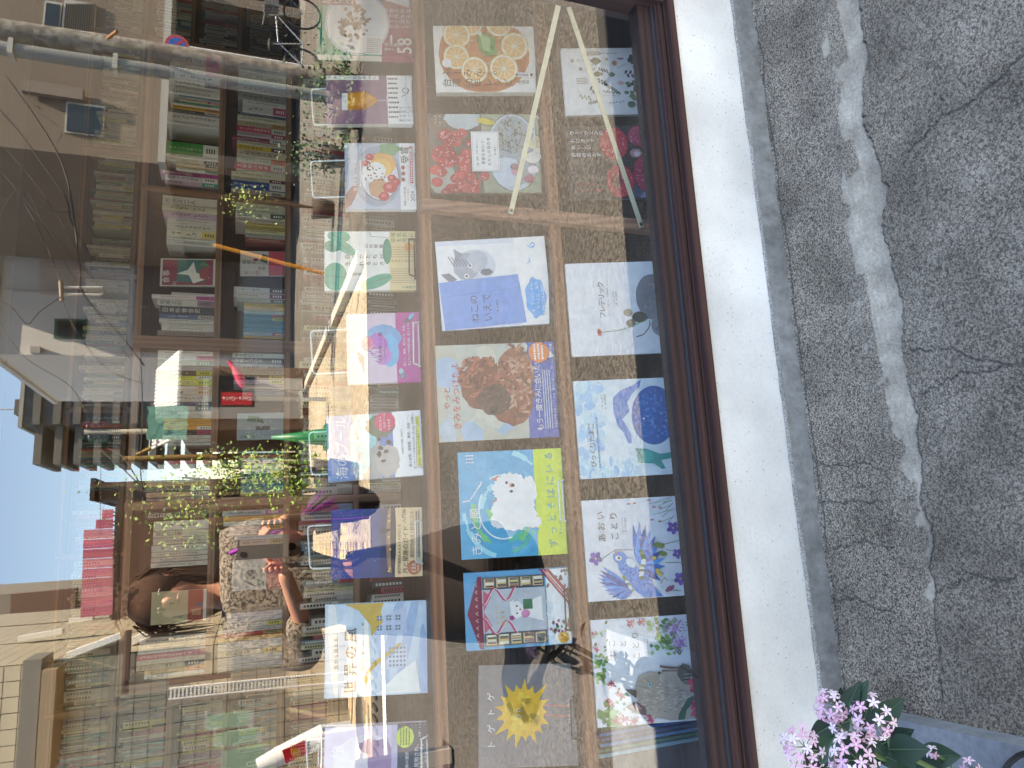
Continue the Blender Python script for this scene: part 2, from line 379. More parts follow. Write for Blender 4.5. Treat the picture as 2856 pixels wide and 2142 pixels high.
# ------------------------------------------------------------ shop front wall, sill and skirting
plaster = grain('#ddd8ce', '#e9e4da', 160, rough=.85, bump=.12, dist=.001, big=3, name='white_plaster', lo=.3, hi=.5)
# add dark pin specks to the plaster
def add_specks(m, dens=.70, scale=95, col=(.12, .11, .10, 1)):
    nt = m.node_tree; n = nt.nodes; l = nt.links; b = n['Principled BSDF']; src = b.inputs['Base Color'].links[0].from_socket
    tc = n.new('ShaderNodeTexCoord'); v = n.new('ShaderNodeTexVoronoi'); v.inputs['Scale'].default_value = scale; l.new(tc.outputs['Object'], v.inputs[0])
    v.inputs['Randomness'].default_value = 1
    lt = n.new('ShaderNodeMath'); lt.operation = 'LESS_THAN'; lt.inputs[1].default_value = .13; l.new(v.outputs['Distance'], lt.inputs[0])
    sp = n.new('ShaderNodeSeparateColor'); l.new(v.outputs['Color'], sp.inputs[0])
    gt = n.new('ShaderNodeMath'); gt.operation = 'GREATER_THAN'; gt.inputs[1].default_value = dens; l.new(sp.outputs[0], gt.inputs[0])
    mu = n.new('ShaderNodeMath'); mu.operation = 'MULTIPLY'; l.new(lt.outputs[0], mu.inputs[0]); l.new(gt.outputs[0], mu.inputs[1])
    ml = n.new('ShaderNodeMath'); ml.operation = 'MULTIPLY'; ml.inputs[1].default_value = .65; l.new(mu.outputs[0], ml.inputs[0])
    mx = n.new('ShaderNodeMix'); mx.data_type = 'RGBA'; l.new(ml.outputs[0], mx.inputs[0]); l.new(src, mx.inputs[6]); mx.inputs[7].default_value = col
    l.new(mx.outputs[2], b.inputs['Base Color'])
add_specks(plaster)
ZB, ZT = .048, .224
XL, XR = -1.9, at(1800, 14, -.01).x
wall = boxob('white_sill_wall', (-9, -.03, ZB), (9, .10, ZT), plaster); tag(wall, 'low white plaster wall running under the brown window frame', 'wall')
# uneven grey skirting between wall and apron
sk = MB(); prof = [(-.030, ZB+.004), (-.0335, ZB), (-.037, .030), (-.041, .012), (-.044, -.004)]
skm = grain('#6c6862', '#928e86', 38, bump=.25, dist=.001, big=4, name='skirting_mortar', lo=.3, hi=.7)
xs = np.linspace(-1.6, 2.2, 300); vs = []
for x in xs:
    for j, (y, z) in enumerate(prof):
        vs.append((x, y-(fbm(np.array(x), np.array(j*.3), 25, 5)-.5)*.010*(j > 0), z+(fbm(np.array(x), np.array(j*.7), 30, 8)-.5)*.004*(j in (1, 2, 3))))
k = len(prof); sk.add(vs, [(i*k+j, (i+1)*k+j, (i+1)*k+j+1, i*k+j+1) for i in range(len(xs)-1) for j in range(k-1)], skm, True)
tag(sk.build('wall_skirting'), 'thin uneven grey mortar skirting along the foot of the white wall', 'skirting')
# chipped raw edge along the plaster foot
chip = MB(); rawm = grain('#7a7672', '#b9b5ae', 300, bump=.4, name='raw_edge'); vs = []
for x in xs:
    t = .004+.006*float(fbm(np.array(x), np.array(1.), 22, 77)); vs += [(x, -.0306-.0005, ZB+t), (x, -.0345, ZB+.001), (x, -.033, ZB-.004)]
chip.add(vs, [(i*3+j, (i+1)*3+j, (i+1)*3+j+1, i*3+j+1) for i in range(len(xs)-1) for j in range(2)], rawm, True)
rel(wall, chip.build('worn_plaster_edge'))
shop = empty('shop_building', (0, .15, 0), 'low bookshop building behind the display window', 'building')
sw = pm('#cfccc6', .85, .05, 8)
def part(name, a, b, m, parent=shop): return rel(parent, boxob(name, a, b, m))
part('wall', (-9, -.03, 2.32), (9, .10, 2.618), sw); part('wall', (XR+.08, -.03, ZT), (9, .10, 2.32), sw); part('wall', (-9, -.03, ZT), (XL-.08, .10, 2.32), sw)
part('roof', (-9.5, -.145, 2.62), (9.5, 5.2, 2.74), pm('#5c5a58', .8))
inn = pm('#6a6056', .85, .05, 5)
part('wall', (-3.2, 3.3, -.05), (4.6, 3.45, 2.6), inn); part('wall', (4.45, .1, -.05), (4.6, 3.3, 2.6), sw)
part('wall', (-3.2, 1.7, -.05), (-3.05, 3.3, 2.6), sw)
floorm = wood('#8a6a4c', '#6a4c34', 0, .45, .5, 'floor_wood')
tag(boxob('floor', (-3.2, .1, -.05), (4.6, 3.3, 0.0), floorm), kind='structure')
tag(boxob('ceiling', (-3.2, .1, 2.40), (4.6, 3.3, 2.46), pm('#dedad2', .8, .03)), kind='structure')

# ------------------------------------------------------------ window frame and glass
fr = wood('#513430', '#342020', 0, .6, 1.0, 'brown_frame_wood'); frd = wood('#3f2b29', '#2a1b1a', 0, .62, 1.0, 'dark_frame_wood'); frv = wood('#443030', '#2a1c1c', 2, .6, 1.0, 'frame_wood_upright')
win = empty('shop_window', ((XL+XR)/2, 0, ZT), 'wide brown wooden display window of the bookshop with clear reflecting glass', 'window')
z = lambda px, y: at(px, 1071, y).z
za, zb, zc, zd = z(1880, -.008), z(1921, -.010), z(1941, -.020), z(1963, -.026)
part('bottom_rail', (XL, -.008, zb), (XR, .030, za), frd, win)
part('glazing_bead', (XL, -.0125, zb-.005), (XR, .0, zb+.0005), pm('#36393f', .4, .05), win)
part('sill_moulding', (XL-.06, -.020, zc), (XR+.06, .030, zb-.0055), frd, win)
part('sill_moulding', (XL-.06, -.027, zc-.0045), (XR+.06, .030, zc-.0002), fr, win)
part('sill_moulding', (XL-.06, -.019, zd), (XR+.06, .030, zc-.005), frd, win)
part('sill_moulding', (XL-.06, -.024, zd-.006), (XR+.06, .030, zd-.0004), frd, win)
part('outer_sill', (XL-.07, -.0345, ZT+.0006), (XR+.07, .099, zd-.0066), fr, win)
for xa, xb in ((XR, XR+.07), (XL-.07, XL)):
    part('jamb', (xa, -.031, zd), (xb, .05, 2.32), frv, win)
part('head_rail', (XL, -.03, 2.25), (XR, .05, 2.32), fr, win)
part('glass_pane', (XL, .0, za-.004), (XR, .003, 2.252), GLASS, win)

# ------------------------------------------------------------ stepped display rack
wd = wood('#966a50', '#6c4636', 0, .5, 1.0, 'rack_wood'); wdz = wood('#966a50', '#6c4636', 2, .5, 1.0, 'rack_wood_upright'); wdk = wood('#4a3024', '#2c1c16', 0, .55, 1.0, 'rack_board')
rack = empty('display_rack', (.3, .3, 0), 'stepped brown wooden display rack standing behind the shop window glass', 'rack')
ZA, ZBk, ZC = CAMZ-.391, CAMZ-.688, .172
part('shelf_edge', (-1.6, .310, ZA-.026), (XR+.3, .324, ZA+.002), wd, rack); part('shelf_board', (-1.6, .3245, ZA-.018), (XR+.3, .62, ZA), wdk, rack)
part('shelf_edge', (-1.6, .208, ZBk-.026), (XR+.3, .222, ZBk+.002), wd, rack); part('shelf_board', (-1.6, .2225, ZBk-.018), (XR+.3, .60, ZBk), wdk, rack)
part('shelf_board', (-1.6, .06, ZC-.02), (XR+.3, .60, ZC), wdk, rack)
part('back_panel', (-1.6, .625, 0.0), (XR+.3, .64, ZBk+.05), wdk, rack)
def post(px0, px1, mat_):
    a0, a1 = at(*px0, .287), at(*px1, .115); w = .030
    mb = MB(); d = (a1-a0).normalized(); a1 = a1 + d*.12
    vs = []
    for p in (a0, a1):
        for i, j in ((-1, 0), (1, 0), (1, 1), (-1, 1)): vs.append((p.x+i*w/2, p.y+j*.022, p.z))
    mb.add(vs, [(0,1,2,3),(7,6,5,4),(0,4,5,1),(1,5,6,2),(2,6,7,3),(3,7,4,0)], mat_); return rel(rack, mb.build('rack_post'))
post((1177, 567), (1845, 633), wdz)
mb = MB(); mb.box((-.80, .10, .0), (-.772, .28, .72), wdz); rel(rack, mb.build('rack_post'))
mb = MB(); mb.box((XR+.26, .06, .0), (XR+.29, .24, .72), wdz); rel(rack, mb.build('rack_post'))
# two cream stays in front of the books
cream = pm('#d2ccb2', .4, .08, 30); steel = pm('#8a8c8e', .3, .05, 60, metal=1.0)
for k, (pa, pb, lab) in enumerate((((1557, 16), (1424, 596), 'upper of two flat cream metal stays screwed to the wooden rack post'), ((1586, 20), (1790, 634), 'lower of two flat cream metal stays screwed to the wooden rack post'))):
    ya = .044 if k == 0 else .040
    yb = at(*pb, .1).y; 
    yb = .222 if k == 0 else .128
    a, b_ = at(*pa, .035), at(*pb, yb-.004)
    mb = MB(); mb.bar(a, b_, .0125, .0016, cream, up=(0, -1, 0)); st_ = mb.build('metal_stay', loc=b_); tag(st_, lab, 'stay', 'cream metal stays across the window')
    mb = MB(); q = b_+(a-b_).normalized()*.007
    mb.tube([q+Vector((0, -.0008, 0)), q+Vector((0, -.0028, 0))], .0046, steel, 12); mb.bar(q+Vector((-.003, -.0030, -.001)), q+Vector((.003, -.0030, .001)), .0009, .0004, pm('#202224', .5, 0), up=(0, -1, 0))
    rel(st_, mb.build('screw'))
# ------------------------------------------------------------ books on display
PAGE = pm('#cfc8b8', .8, .10, 60, stretch=(1, 60, 1))
DISP = {}
FITS = [('ajibo',1,1.2897,0.3296,0.809,0.2206,0.2396,-2.4,6.7),('beer',1,1.0833,0.3535,0.809,0.1367,0.2172,0.6,0.5),('asa',1,0.8668,0.3462,0.809,0.1783,0.1737,0.1,-0.2),('niwa',1,0.6542,0.374,0.809,0.1517,0.2212,-0.0,-1.9),
('tori',1,0.4293,0.354,0.809,0.171,0.1723,0.6,0.0),('pool',1,0.2001,0.3606,0.809,0.1526,0.2185,1.4,2.0),('moon',1,-0.0275,0.388,0.809,0.1552,0.2076,-1.0,-1.4),('kaze',1,-0.2573,0.3749,0.809,0.1984,0.2239,-0.5,-3.0),
('tabi',1,-0.5016,0.3914,0.809,0.1616,0.2252,-1.4,-3.1),('fumin',2,1.1732,0.2312,0.512,0.1752,0.2588,2.7,-7.1),('hozon',2,0.9136,0.2404,0.512,0.2067,0.2788,1.5,-4.9),('iede',2,0.5799,0.2421,0.512,0.2178,0.2668,4.1,-5.9),
('yatto',2,0.3077,0.2366,0.512,0.2259,0.2805,1.1,-2.4),('kimi',2,0.0474,0.2359,0.512,0.2381,0.2391,0.3,-1.3),('lib',2,-0.1835,0.2429,0.512,0.1641,0.2345,-0.0,-0.1),('toge',2,-0.4116,0.2493,0.512,0.2033,0.2127,-4.6,7.2),
('herb',3,1.1089,0.14,0.2022,0.1783,0.2561,3.4,-6.7),('wu',3,0.8798,0.14,0.2089,0.1892,0.2543,2.0,-5.1),('fred',3,0.4976,0.14,0.2142,0.226,0.2747,2.1,-4.9),('egg',3,0.2082,0.14,0.2111,0.2271,0.2785,1.0,-1.9),
('aoi',3,-0.0668,0.14,0.218,0.2204,0.2736,-0.2,0.7),('neko',3,-0.3285,0.14,0.2207,0.2178,0.2705,-1.1,2.0)]
F_ = {f[0]: f for f in FITS}
class Cov:
    def __init__(s, key, label, base, box, org=(0, 0, 1.0), thick=.016, spine=None, soft=False):
        _, row, x, y, zz, w, h, ro, ya = F_[key]; s.U, s.V = w, h
        s.xt, s.xb, s.yl, s.yr = box
        g = 'picture books facing out on the lowest step' if row == 3 else 'books facing out on the middle step' if row == 2 else 'books facing out on the top step'
        r = empty('display_book', (x, y, zz+CAMZ-1.2), label, 'book', g)
        r.matrix_world = Matrix.Translation((x, y, zz+CAMZ-1.2)) @ Matrix.Rotation(math.radians(ya), 4, 'Z') @ Matrix.Rotation(-math.radians(14), 4, 'X') @ Matrix.Rotation(-math.radians(ro), 4, 'Y')
        s.root = r; hw = w/2
        sp = pm(spine, .45, .06, 30) if spine else pm(base, .45, .06, 30, k=1.15)
        bm = pm(base, .40, .09, 40, k=1.15)
        mb = MB(); t = thick; c = .0011
        mb.box((-hw, 0, 0), (hw, c, h), bm); mb.box((-hw, t-c, 0), (hw, t, h), bm); mb.box((-hw, c, 0), (-hw+c, t-c, h), sp) if not soft else None
        if not soft: mb.box((hw-.0015, c, 0), (hw-.0005, c*1.4, h), bm)
        o = mb.build('cover', r)
        mb = MB(); i = .0025
        mb.box((-hw+c+.0002, c+.0001, i), (hw-i, t-c-.0001, h-i), PAGE); mb.build('pages', r)
        s.p = Print(w, h)
        s.t = t
    def P(s, x, y): return ((s.yl-y)/(s.yl-s.yr)*s.U, (s.xb-x)/(s.xb-s.xt)*s.V)
    def sx(s): return s.U/(s.yl-s.yr)           # metres per picture unit
    def poly(s, pts, col, w=None): s.p.poly([s.P(*q) for q in pts], col, w)
    def rect(s, x0, y0, x1, y1, col): s.poly([(x0, y0), (x1, y0), (x1, y1), (x0, y1)][::-1], col)
    def ell(s, x, y, rx, ry, col, n=28, jag=0., rot=0., w=None, lob=0, amp=0.):
        pts = []
        for i in range(n):
            t = 2*math.pi*i/n; k = 1+(rnd.random()-.5)*jag*2 + (amp*math.cos(lob*t) if lob else 0); a, b = rx*math.cos(t)*k, ry*math.sin(t)*k
            pts.append((x+a*math.cos(rot)-b*math.sin(rot), y+a*math.sin(rot)+b*math.cos(rot)))
        s.poly(pts, col, w)
    def line(s, pts, th, col):
        w = s.p.lay()
        for (a, b), (c, d) in zip(pts[:-1], pts[1:]):
            L = math.hypot(c-a, d-b) or 1; nx, ny = -(d-b)/L*th/2, (c-a)/L*th/2
            s.poly([(a+nx, b+ny), (c+nx, d+ny), (c-nx, d-ny), (a-nx, b-ny)], col, w)
    def h(s, t, x, yl, size, col, step=None, cond=1.0):
        u, v = s.P(x, yl); k = s.sx(); s.p.text(t, u, v, size*k, col, step=(step*k if step else None), cond=cond)
    def v(s, t, x, y, size, col, step=None):
        u, v = s.P(x, y); k = s.sx(); s.p.text(t, u, v, size*k, col, vert=True, step=(step*k if step else None))
    def dash(s, x0, y0, x1, y1, n, col, vert=False, th=.5):
        """block of print too small to read: n rows of short strokes"""
        w = s.p.lay()
        for i in range(n):
            if not vert:
                x = x0+(x1-x0)*(i+.5)/n; y = y0; q = (x1-x0)/n*th
                while y > y1:
                    L = rnd.uniform(.5, 1.3)*q; s.poly([(x-q/2, y), (x-q/2, y-L), (x+q/2, y-L), (x+q/2, y)], col, w); y -= L+q*.35
            else:
                y = y0+(y1-y0)*(i+.5)/n; x = x0; q = abs(y1-y0)/n*th
                while x < x1:
                    L = rnd.uniform(.5, 1.3)*q; s.poly([(x, y-q/2), (x+L, y-q/2), (x+L, y+q/2), (x, y+q/2)], col, w); x += L+q*.35
    def band(s, x0, col):
        """paper band wrapped round the lower part of the book"""
        v = (s.xb-x0)/(s.xb-s.xt)*s.V; hw = s.U/2; t = s.t; m = pm(col, .42, .06, 40, k=1.15); mb = MB(); e = .00009
        mb.box((-hw-.0003, -e, .0005), (hw+.0003, -e/3, v), m); mb.box((-hw-.0004, -e/3, .0005), (-hw-.0001, t, v), m); mb.box((hw+.0001, -e/3, .0005), (hw+.0004, .006, v), m)
        mb.build('paper_band', s.root)
    def close(s):
        o = s.p.done(s.root); o.location = (-s.U/2, 0, 0)
WH, BK = '#ecebe8', '#1c1c20'
def K(ox, oy, k):
    return lambda *b: (ox+k*b[0], ox+k*b[1], oy+k*b[2], oy+k*b[3])

c = Cov('ajibo', 'cookbook with green cover, plate of dark meat and big white 58', '#2a8f72', (85, 712, 375, -80), spine='#c8c0b0', thick=.02)
c.band(505, '#84284a')
c.ell(345, 165, 212, 208, '#dfe3ea'); c.ell(345, 165, 206, 202, '#6f88b8'); c.ell(345, 165, 202, 198, '#e2e5ea'); c.ell(350, 165, 150, 150, '#d4d9e2')
for i in range(60):
    a, r = rnd.random()*6.28, 125*math.sqrt(rnd.random()); c.ell(330+r*math.cos(a)*.8, 170+r*math.sin(a), rnd.uniform(8, 26), rnd.uniform(6, 18), rnd.choice(['#4a241e', '#5e342a', '#7a4838', '#38201c', '#8a5c48']), 9, .25, rnd.random()*3, w=.0009+i*.000002)
c.p.w = .00105
c.rect(95, -75, 330, 52, '#7c2444'); c.v('味坊の味', 100, 18, 56, WH, 60); c.rect(405, 250, 508, 368, '#eeeeee'); c.dash(410, 362, 500, 262, 8, '#7a7a80', True)
c.poly([(505, -75), (690, -75), (690, 50), (505, 0)], WH); c.v('酒徒', 512, 20, 22, '#803050')
for i, t in enumerate(('味坊の料理を', '家で作れるな', 'んて!梁さん、', 'ありがとう。')): c.v(t, 514, 76+35*i, 29, WH, 30)
c.v('味坊集団', 522, 302, 24, WH, 25); c.v('厳選のレシピ', 522, 332, 17, WH, 18)
c.h('58', 704, 362, 108, WH, 54); c.ell(570, 268, 8, 30, '#efe8ea'); c.close()

c = Cov('beer', 'mauve beer guide with a glass of amber beer and white paper band', '#86687e', (143, 713, 818, 499), spine='#d8d2c6', thick=.018)
c.band(545, '#e4e3e2'); c.rect(143, 499, 495, 529, '#e6e4e0'); c.v('うまいビールが飲みたい!', 152, 514, 24, BK, 29)
c.poly([(278, 616), (400, 603), (475, 652), (480, 665), (475, 678), (400, 724), (278, 730)], '#c07e2e'); c.poly([(300, 622), (400, 612), (455, 650), (400, 690), (300, 700)], '#d09038')
c.rect(245, 618, 282, 730, '#e8e6e0'); c.line([(478, 665), (545, 665)], 8, '#b0a4b0'); c.line([(540, 630), (540, 700)], 5, '#b0a4b0')
for i, t in enumerate(('ビールを', '見る目が', 'ガラッと', '変わる!')): c.v(t, 618, 712+28*i, 23, BK, 23)
c.dash(552, 505, 612, 790, 9, '#3a3a40', True, .35); c.ell(668, 600, 22, 20, '#3a3a40'); c.ell(668, 600, 18, 16, '#ececec'); c.line([(690, 590), (680, 620), (640, 640)], 4, '#333338'); c.close()

c = Cov('asa', 'square cookbook with fruit and cream on a pancake plate', '#a9b2c0', (265, 733, 1385, 946), spine='#e4e0d8', thick=.014)
c.band(628, '#e9e9e8'); c.ell(480, 1165, 160, 200, '#8e98a8'); c.ell(495, 1170, 130, 160, '#7a7484'); c.ell(495, 1170, 122, 150, '#c2c8d2')
c.ell(515, 1085, 85, 80, '#cf9a50', jag=.03); c.ell(505, 1110, 66, 62, '#dba95a', jag=.04); c.ell(480, 1240, 60, 70, '#b88a68', jag=.05)
for x, y, r in ((430, 1040, 28), (405, 1082, 26), (560, 1240, 48), (598, 1205, 34), (520, 1300, 36), (575, 1180, 30)): c.ell(x, y, r, r*.8, '#a82a3c', jag=.07); c.ell(x-5, y-5, r*.4, r*.3, '#d8606c', jag=.1)
c.ell(465, 1130, 70, 58, '#ece8ea', jag=.06); c.ell(430, 1165, 40, 40, '#e4e0e4', jag=.05)
for i in range(30): c.ell(rnd.uniform(400, 540), rnd.uniform(1080, 1200), 6, 5, rnd.choice(['#7a2436', '#90344a', '#4c1a28']), 8, w=.0009)
c.p.w = .001; c.ell(565, 985, 70, 40, '#5f946a', lob=5, amp=.15); c.ell(300, 1300, 30, 90, '#8c5c58', jag=.05, rot=.5)
c.h('世界の朝ごはん', 345, 1268, 26, WH, 30); c.dash(360, 1240, 378, 1060, 1, WH)
c.h('受賞', 690, 1086, 58, '#1a1a1e', 60); c.rect(697, 968, 716, 1215, '#c02c58'); c.dash(700, 1205, 713, 980, 1, WH, th=.8); c.h('第11回エッセイ賞', 693, 1212, 12, '#26262a')
c.h('料理レシピ本大賞', 664, 1362, 15, '#1a1a1e'); c.h('in Japan', 684, 1330, 19, '#c87840', 10); c.h('2024', 722, 1334, 32, '#38383c', 17)
for x, y in ((650, 1110), (652, 1150), (650, 1190)): c.ell(x, y, 13, 14, '#a05848', jag=.1)
c.close()

c = Cov('niwa', 'white book with large green leaves and beige paper band', '#dddccf', (130, 735, 497, 107), spine='#d8d4c8')
G1, G2 = '#2b947a', '#23806a'
c.ell(225, 140, 76, 40, G1, rot=.1); c.ell(182, 205, 56, 38, G2, rot=.15); c.ell(258, 208, 92, 34, G1, rot=.6); c.ell(200, 405, 78, 92, G1); c.ell(470, 440, 110, 40, G1, rot=-.35); c.ell(545, 240, 30, 85, G2)
for q in ([(160, 120), (300, 175)], [(135, 200), (235, 205)], [(190, 160), (330, 260)], [(140, 400), (270, 410)], [(370, 470), (560, 405)], [(430, 107), (435, 140), (560, 150)]): c.line(q, 2.2, '#17443a')
c.band(560, '#cfba8a'); c.p.w = max(c.p.w, .0005)
c.v('庭のかたちが', 256, 275, 34, '#24242a', 43); c.v('生まれるとき', 256, 321, 34, '#24242a', 43); c.v('山内朋樹', 388, 206, 26, '#24242a', 31)
c.v('徹底的に', 566, 130, 34, '#38705c', 37); c.v('庭を見よ', 566, 166, 34, '#38705c', 37); c.ell(692, 212, 32, 28, '#dc8a44', lob=3, amp=.12); c.v('千葉雅也', 640, 478, 22, '#38705c', 22)
c.dash(570, 205, 725, 285, 5, '#a8845c', True, .3); c.dash(570, 350, 725, 455, 7, '#8c8064', True, .3); c.v('新感覚の庭園論', 568, 305, 17, '#8c7040', 21); c.dash(300, 380, 380, 400, 2, '#606064', True); c.close()

c = Cov('tori', 'square book with a blue and violet bird and magenta band', '#c2b0c0', (278, 762, 1110, 648), spine='#d8ccd4', thick=.013)
c.ell(520, 810, 120, 85, '#5c94c0', jag=.05); c.ell(400, 830, 75, 70, '#6ca8c4', jag=.08); c.ell(560, 900, 60, 110, '#5aa4cc', jag=.06); c.ell(350, 925, 42, 46, '#dfe3e6', jag=.16); c.ell(480, 860, 66, 84, '#a85cb8', jag=.05); c.ell(415, 850, 38, 50, '#cf6c88', jag=.08); c.ell(510, 930, 60, 62, '#b070b8', jag=.07)
c.poly([(350, 900), (392, 930), (388, 1062), (378, 1000), (345, 940)], '#4c5870'); c.ell(352, 908, 6, 6, '#18181c')
for i in range(26): y = rnd.uniform(880, 990); x = rnd.uniform(400, 460); c.line([(x, y), (x+rnd.uniform(30, 70), y+rnd.uniform(-25, 25))], 2, '#e8dcec')
c.band(603, '#a83488'); c.p.w = max(c.p.w, .0012)
c.h('世界の美しい鳥', 509, 978, 28, '#282430', 29); c.line([(530, 950), (523, 900), (532, 860), (522, 815)], 2.5, '#282430')
c.h('美しく、繊細、華やかで、自由。', 664, 1005, 18, WH, 19.2); c.h('色とりどりな世界の鳥、約180羽', 694, 1004, 18, WH, 18.2); c.h('写真:主婦と生活', 716, 905, 9, WH)
c.ell(690, 700, 30, 16, '#3c4858', rot=-.6); c.ell(710, 675, 26, 12, '#4ca0c8', rot=-.9); c.ell(632, 1040, 16, 20, '#8cb0b8', jag=.1); c.ell(640, 1068, 14, 20, '#4c7894', jag=.1); c.close()

c = Cov('pool', 'white banded travel book with sea pool photograph and magenta disc', '#5f7cb0', (912, 1180, 1338, 1151), spine='#c8ccd4')
c.poly([(912, 1338), (912, 1151), (985, 1151), (965, 1220), (985, 1338)], '#6888b8'); c.rect(985, 1151, 1060, 1338, '#9c9a96')
c.ell(1005, 1240, 30, 88, '#7cb8c2', jag=.08); c.ell(1030, 1200, 26, 50, '#88c0c6', jag=.1); c.ell(1020, 1215, 14, 34, '#a2cfd2', jag=.1)
for i in range(26): c.ell(990+rnd.uniform(-8, 14), 1338-rnd.random()*150, rnd.uniform(3, 7), rnd.uniform(4, 12), '#e6eef0', 9, .3, w=.0006)
c.p.w = .0007; c.ell(1062, 1190, 40, 34, '#5c6450', jag=.12); c.ell(1080, 1290, 34, 46, '#a9a4a0', jag=.1)
for i in range(14): c.ell(rnd.uniform(1050, 1094), rnd.uniform(1165, 1320), 7, 6, '#3c3a3c', 8, .3, w=.0008)
c.p.w = .0009; c.h('海のプール', 966, 1334, 37, WH, 36); c.h('清水浩史', 991, 1218, 10, WH); c.h('OCEAN POOLS', 981, 1322, 9, WH, 5.6)
c.band(1098, '#ebebea'); c.ell(1077, 1178, 29, 29, '#c0245c')
for i, t in enumerate(('海辺にある', '「天然プール」', 'を巡る旅')): c.h(t, 1067+i*12, 1204, 8.4, WH)
c.h('北海道から沖縄、台湾まで', 1125, 1275, 6, BK); c.h('海と太陽、透明感、静寂、自由──。', 1146, 1314, 9, BK, 9.2); c.h('きらめく「ノスタルジック・プール」の世界へ。', 1159, 1320, 8.6, BK, 7.6)
c.rect(1163, 1168, 1174, 1316, '#d6d64c'); c.h('本邦初!野趣あふれる海のプール探訪記', 1172, 1312, 7.6, BK, 7.9); c.ell(1056, 1270, 6, 9, '#28282c', jag=.3); c.close()

c = Cov('moon', 'dark blue night sky book with beige paper band', '#22387e', (923, 1179, 1612, 1419), spine='#24408c')
c.rect(1010, 1419, 1101, 1612, '#263c74'); c.rect(1060, 1419, 1101, 1612, '#2a3258'); c.ell(1088, 1500, 12, 100, '#8c6c58', jag=.05); c.ell(1096, 1500, 8, 110, '#1c2030')
for y in (1440, 1455, 1500, 1535, 1588, 1595): c.ell(1085+rnd.uniform(-3, 4), y, 3, 3, '#f0b060')
for i in range(26): c.ell(rnd.uniform(925, 1050), rnd.uniform(1425, 1608), .8, .8, '#c8d4f0', 6, w=.0006)
c.p.w = .0007; c.ell(1085, 1480, 20, 3, '#101828'); c.ell(1070, 1482, 12, 8, '#101828', jag=.3)
c.h('月と星座', 967, 1562, 24, '#c8a468', 25); c.h('夜空のガイド', 983, 1545, 9, '#c8a468')
c.band(1101, '#d0b48c'); c.h('星空写真家KAGAYAがおくる', 1117, 1604, 10.5, BK, 9.3); c.h('月と星座のガイド', 1137, 1604, 18, BK, 16.8); c.h('入門編', 1131, 1462, 13, '#6c3c28'); c.h('夜空がわかる!好きになる!', 1153, 1560, 12, '#6c4028', 11)
c.ell(1155, 1588, 20, 20, '#ae6a4a'); c.h('120', 1159, 1603, 15, WH, 9.3); c.h('万人超', 1168, 1599, 6, WH); c.dash(1158, 1560, 1172, 1430, 2, '#2c2c30'); c.close()

c = Cov('kaze', 'pale blue picture book with white drapes and houses painted', '#b2c4d6', (906, 1192, 1940, 1680), spine='#c4ccd8', thick=.012)
for i in range(7): c.ell(930+i*42, rnd.uniform(1720, 1900), 14, 150, rnd.choice(['#c6d4e2', '#a2b8d0', '#d8e2ea', '#94accb']), jag=.04, rot=rnd.uniform(-.25, .25))
c.poly([(960, 1680), (1070, 1680), (1052, 1735), (1030, 1740), (1000, 1700)], '#b89c4c'); c.poly([(1040, 1730), (1135, 1692), (1135, 1770), (1050, 1770)], '#aab6d0'); c.poly([(1030, 1730), (1060, 1700), (1068, 1735), (1035, 1775)], '#bda04e')
for x in (1058, 1084, 1110):
    for y in (1724, 1752): c.rect(x-7, y-7, x+7, y+7, '#5c7488'); c.line([(x, y-7), (x, y+7)], 1.5, '#c8d0e0'); c.line([(x-7, y), (x+7, y)], 1.5, '#c8d0e0')
c.poly([(1035, 1850), (1115, 1796), (1120, 1800), (1045, 1860)], '#b99a46'); c.poly([(1080, 1840), (1135, 1800), (1135, 1862), (1060, 1862)], '#b8c2d4'); c.poly([(1020, 1875), (1050, 1840), (1058, 1845), (1026, 1882)], '#b99a46'); c.poly([(1050, 1870), (1060, 1850), (1125, 1850), (1125, 1865)], '#aebcd4')
for x in range(1088, 1130, 10):
    for y in range(1810, 1860, 12): c.rect(x-3, y-3, x+3, y+3, '#6c7f90')
c.poly([(1050, 1935), (1110, 1880), (1160, 1845), (1172, 1935)], '#d5e0ea'); c.ell(1020, 1893, 6, 12, '#c8a03c')
c.h('世界の風', 992, 1936, 40, '#26282e', 48); c.h('窓から見える', 942, 1862, 13, '#33363c', 15); c.h('福島あずさ 著  nakaban 絵', 1015, 1870, 8.5, '#2c2e34', 7.5); c.close()

c = Cov('tabi', 'lilac book with navy band and lime green disc at the window corner', '#bdb4cc', (903, 1196, 2236, 2040), spine='#bdb4cc', thick=.02)
c.ell(1010, 2140, 90, 80, '#cdc6d8', jag=.06); c.ell(1060, 2130, 40, 60, '#8c749c', jag=.12); c.ell(1030, 2090, 30, 18, '#8c749c', jag=.2); c.ell(960, 2160, 30, 60, '#d6d0e0', jag=.1); c.rect(1090, 2040, 1107, 2236, '#a8a4c0')
c.h('旅', 955, 2120, 36, WH); c.h('の', 955, 2158, 32, WH); c.band(1107, '#26344a'); c.ell(1128, 2072, 25, 27, '#adc448'); c.dash(1112, 2092, 1144, 2050, 4, '#2c3c20', th=.5)
c.h('見物され、', 1166, 2150, 13, WH); c.h('られるんです。', 1180, 2170, 12, WH); c.h('のです。', 1192, 2140, 10, WH); c.h('全編100本', 1172, 2074, 7, WH); c.h('冒険の連続', 1138, 2160, 10, WH); c.close()

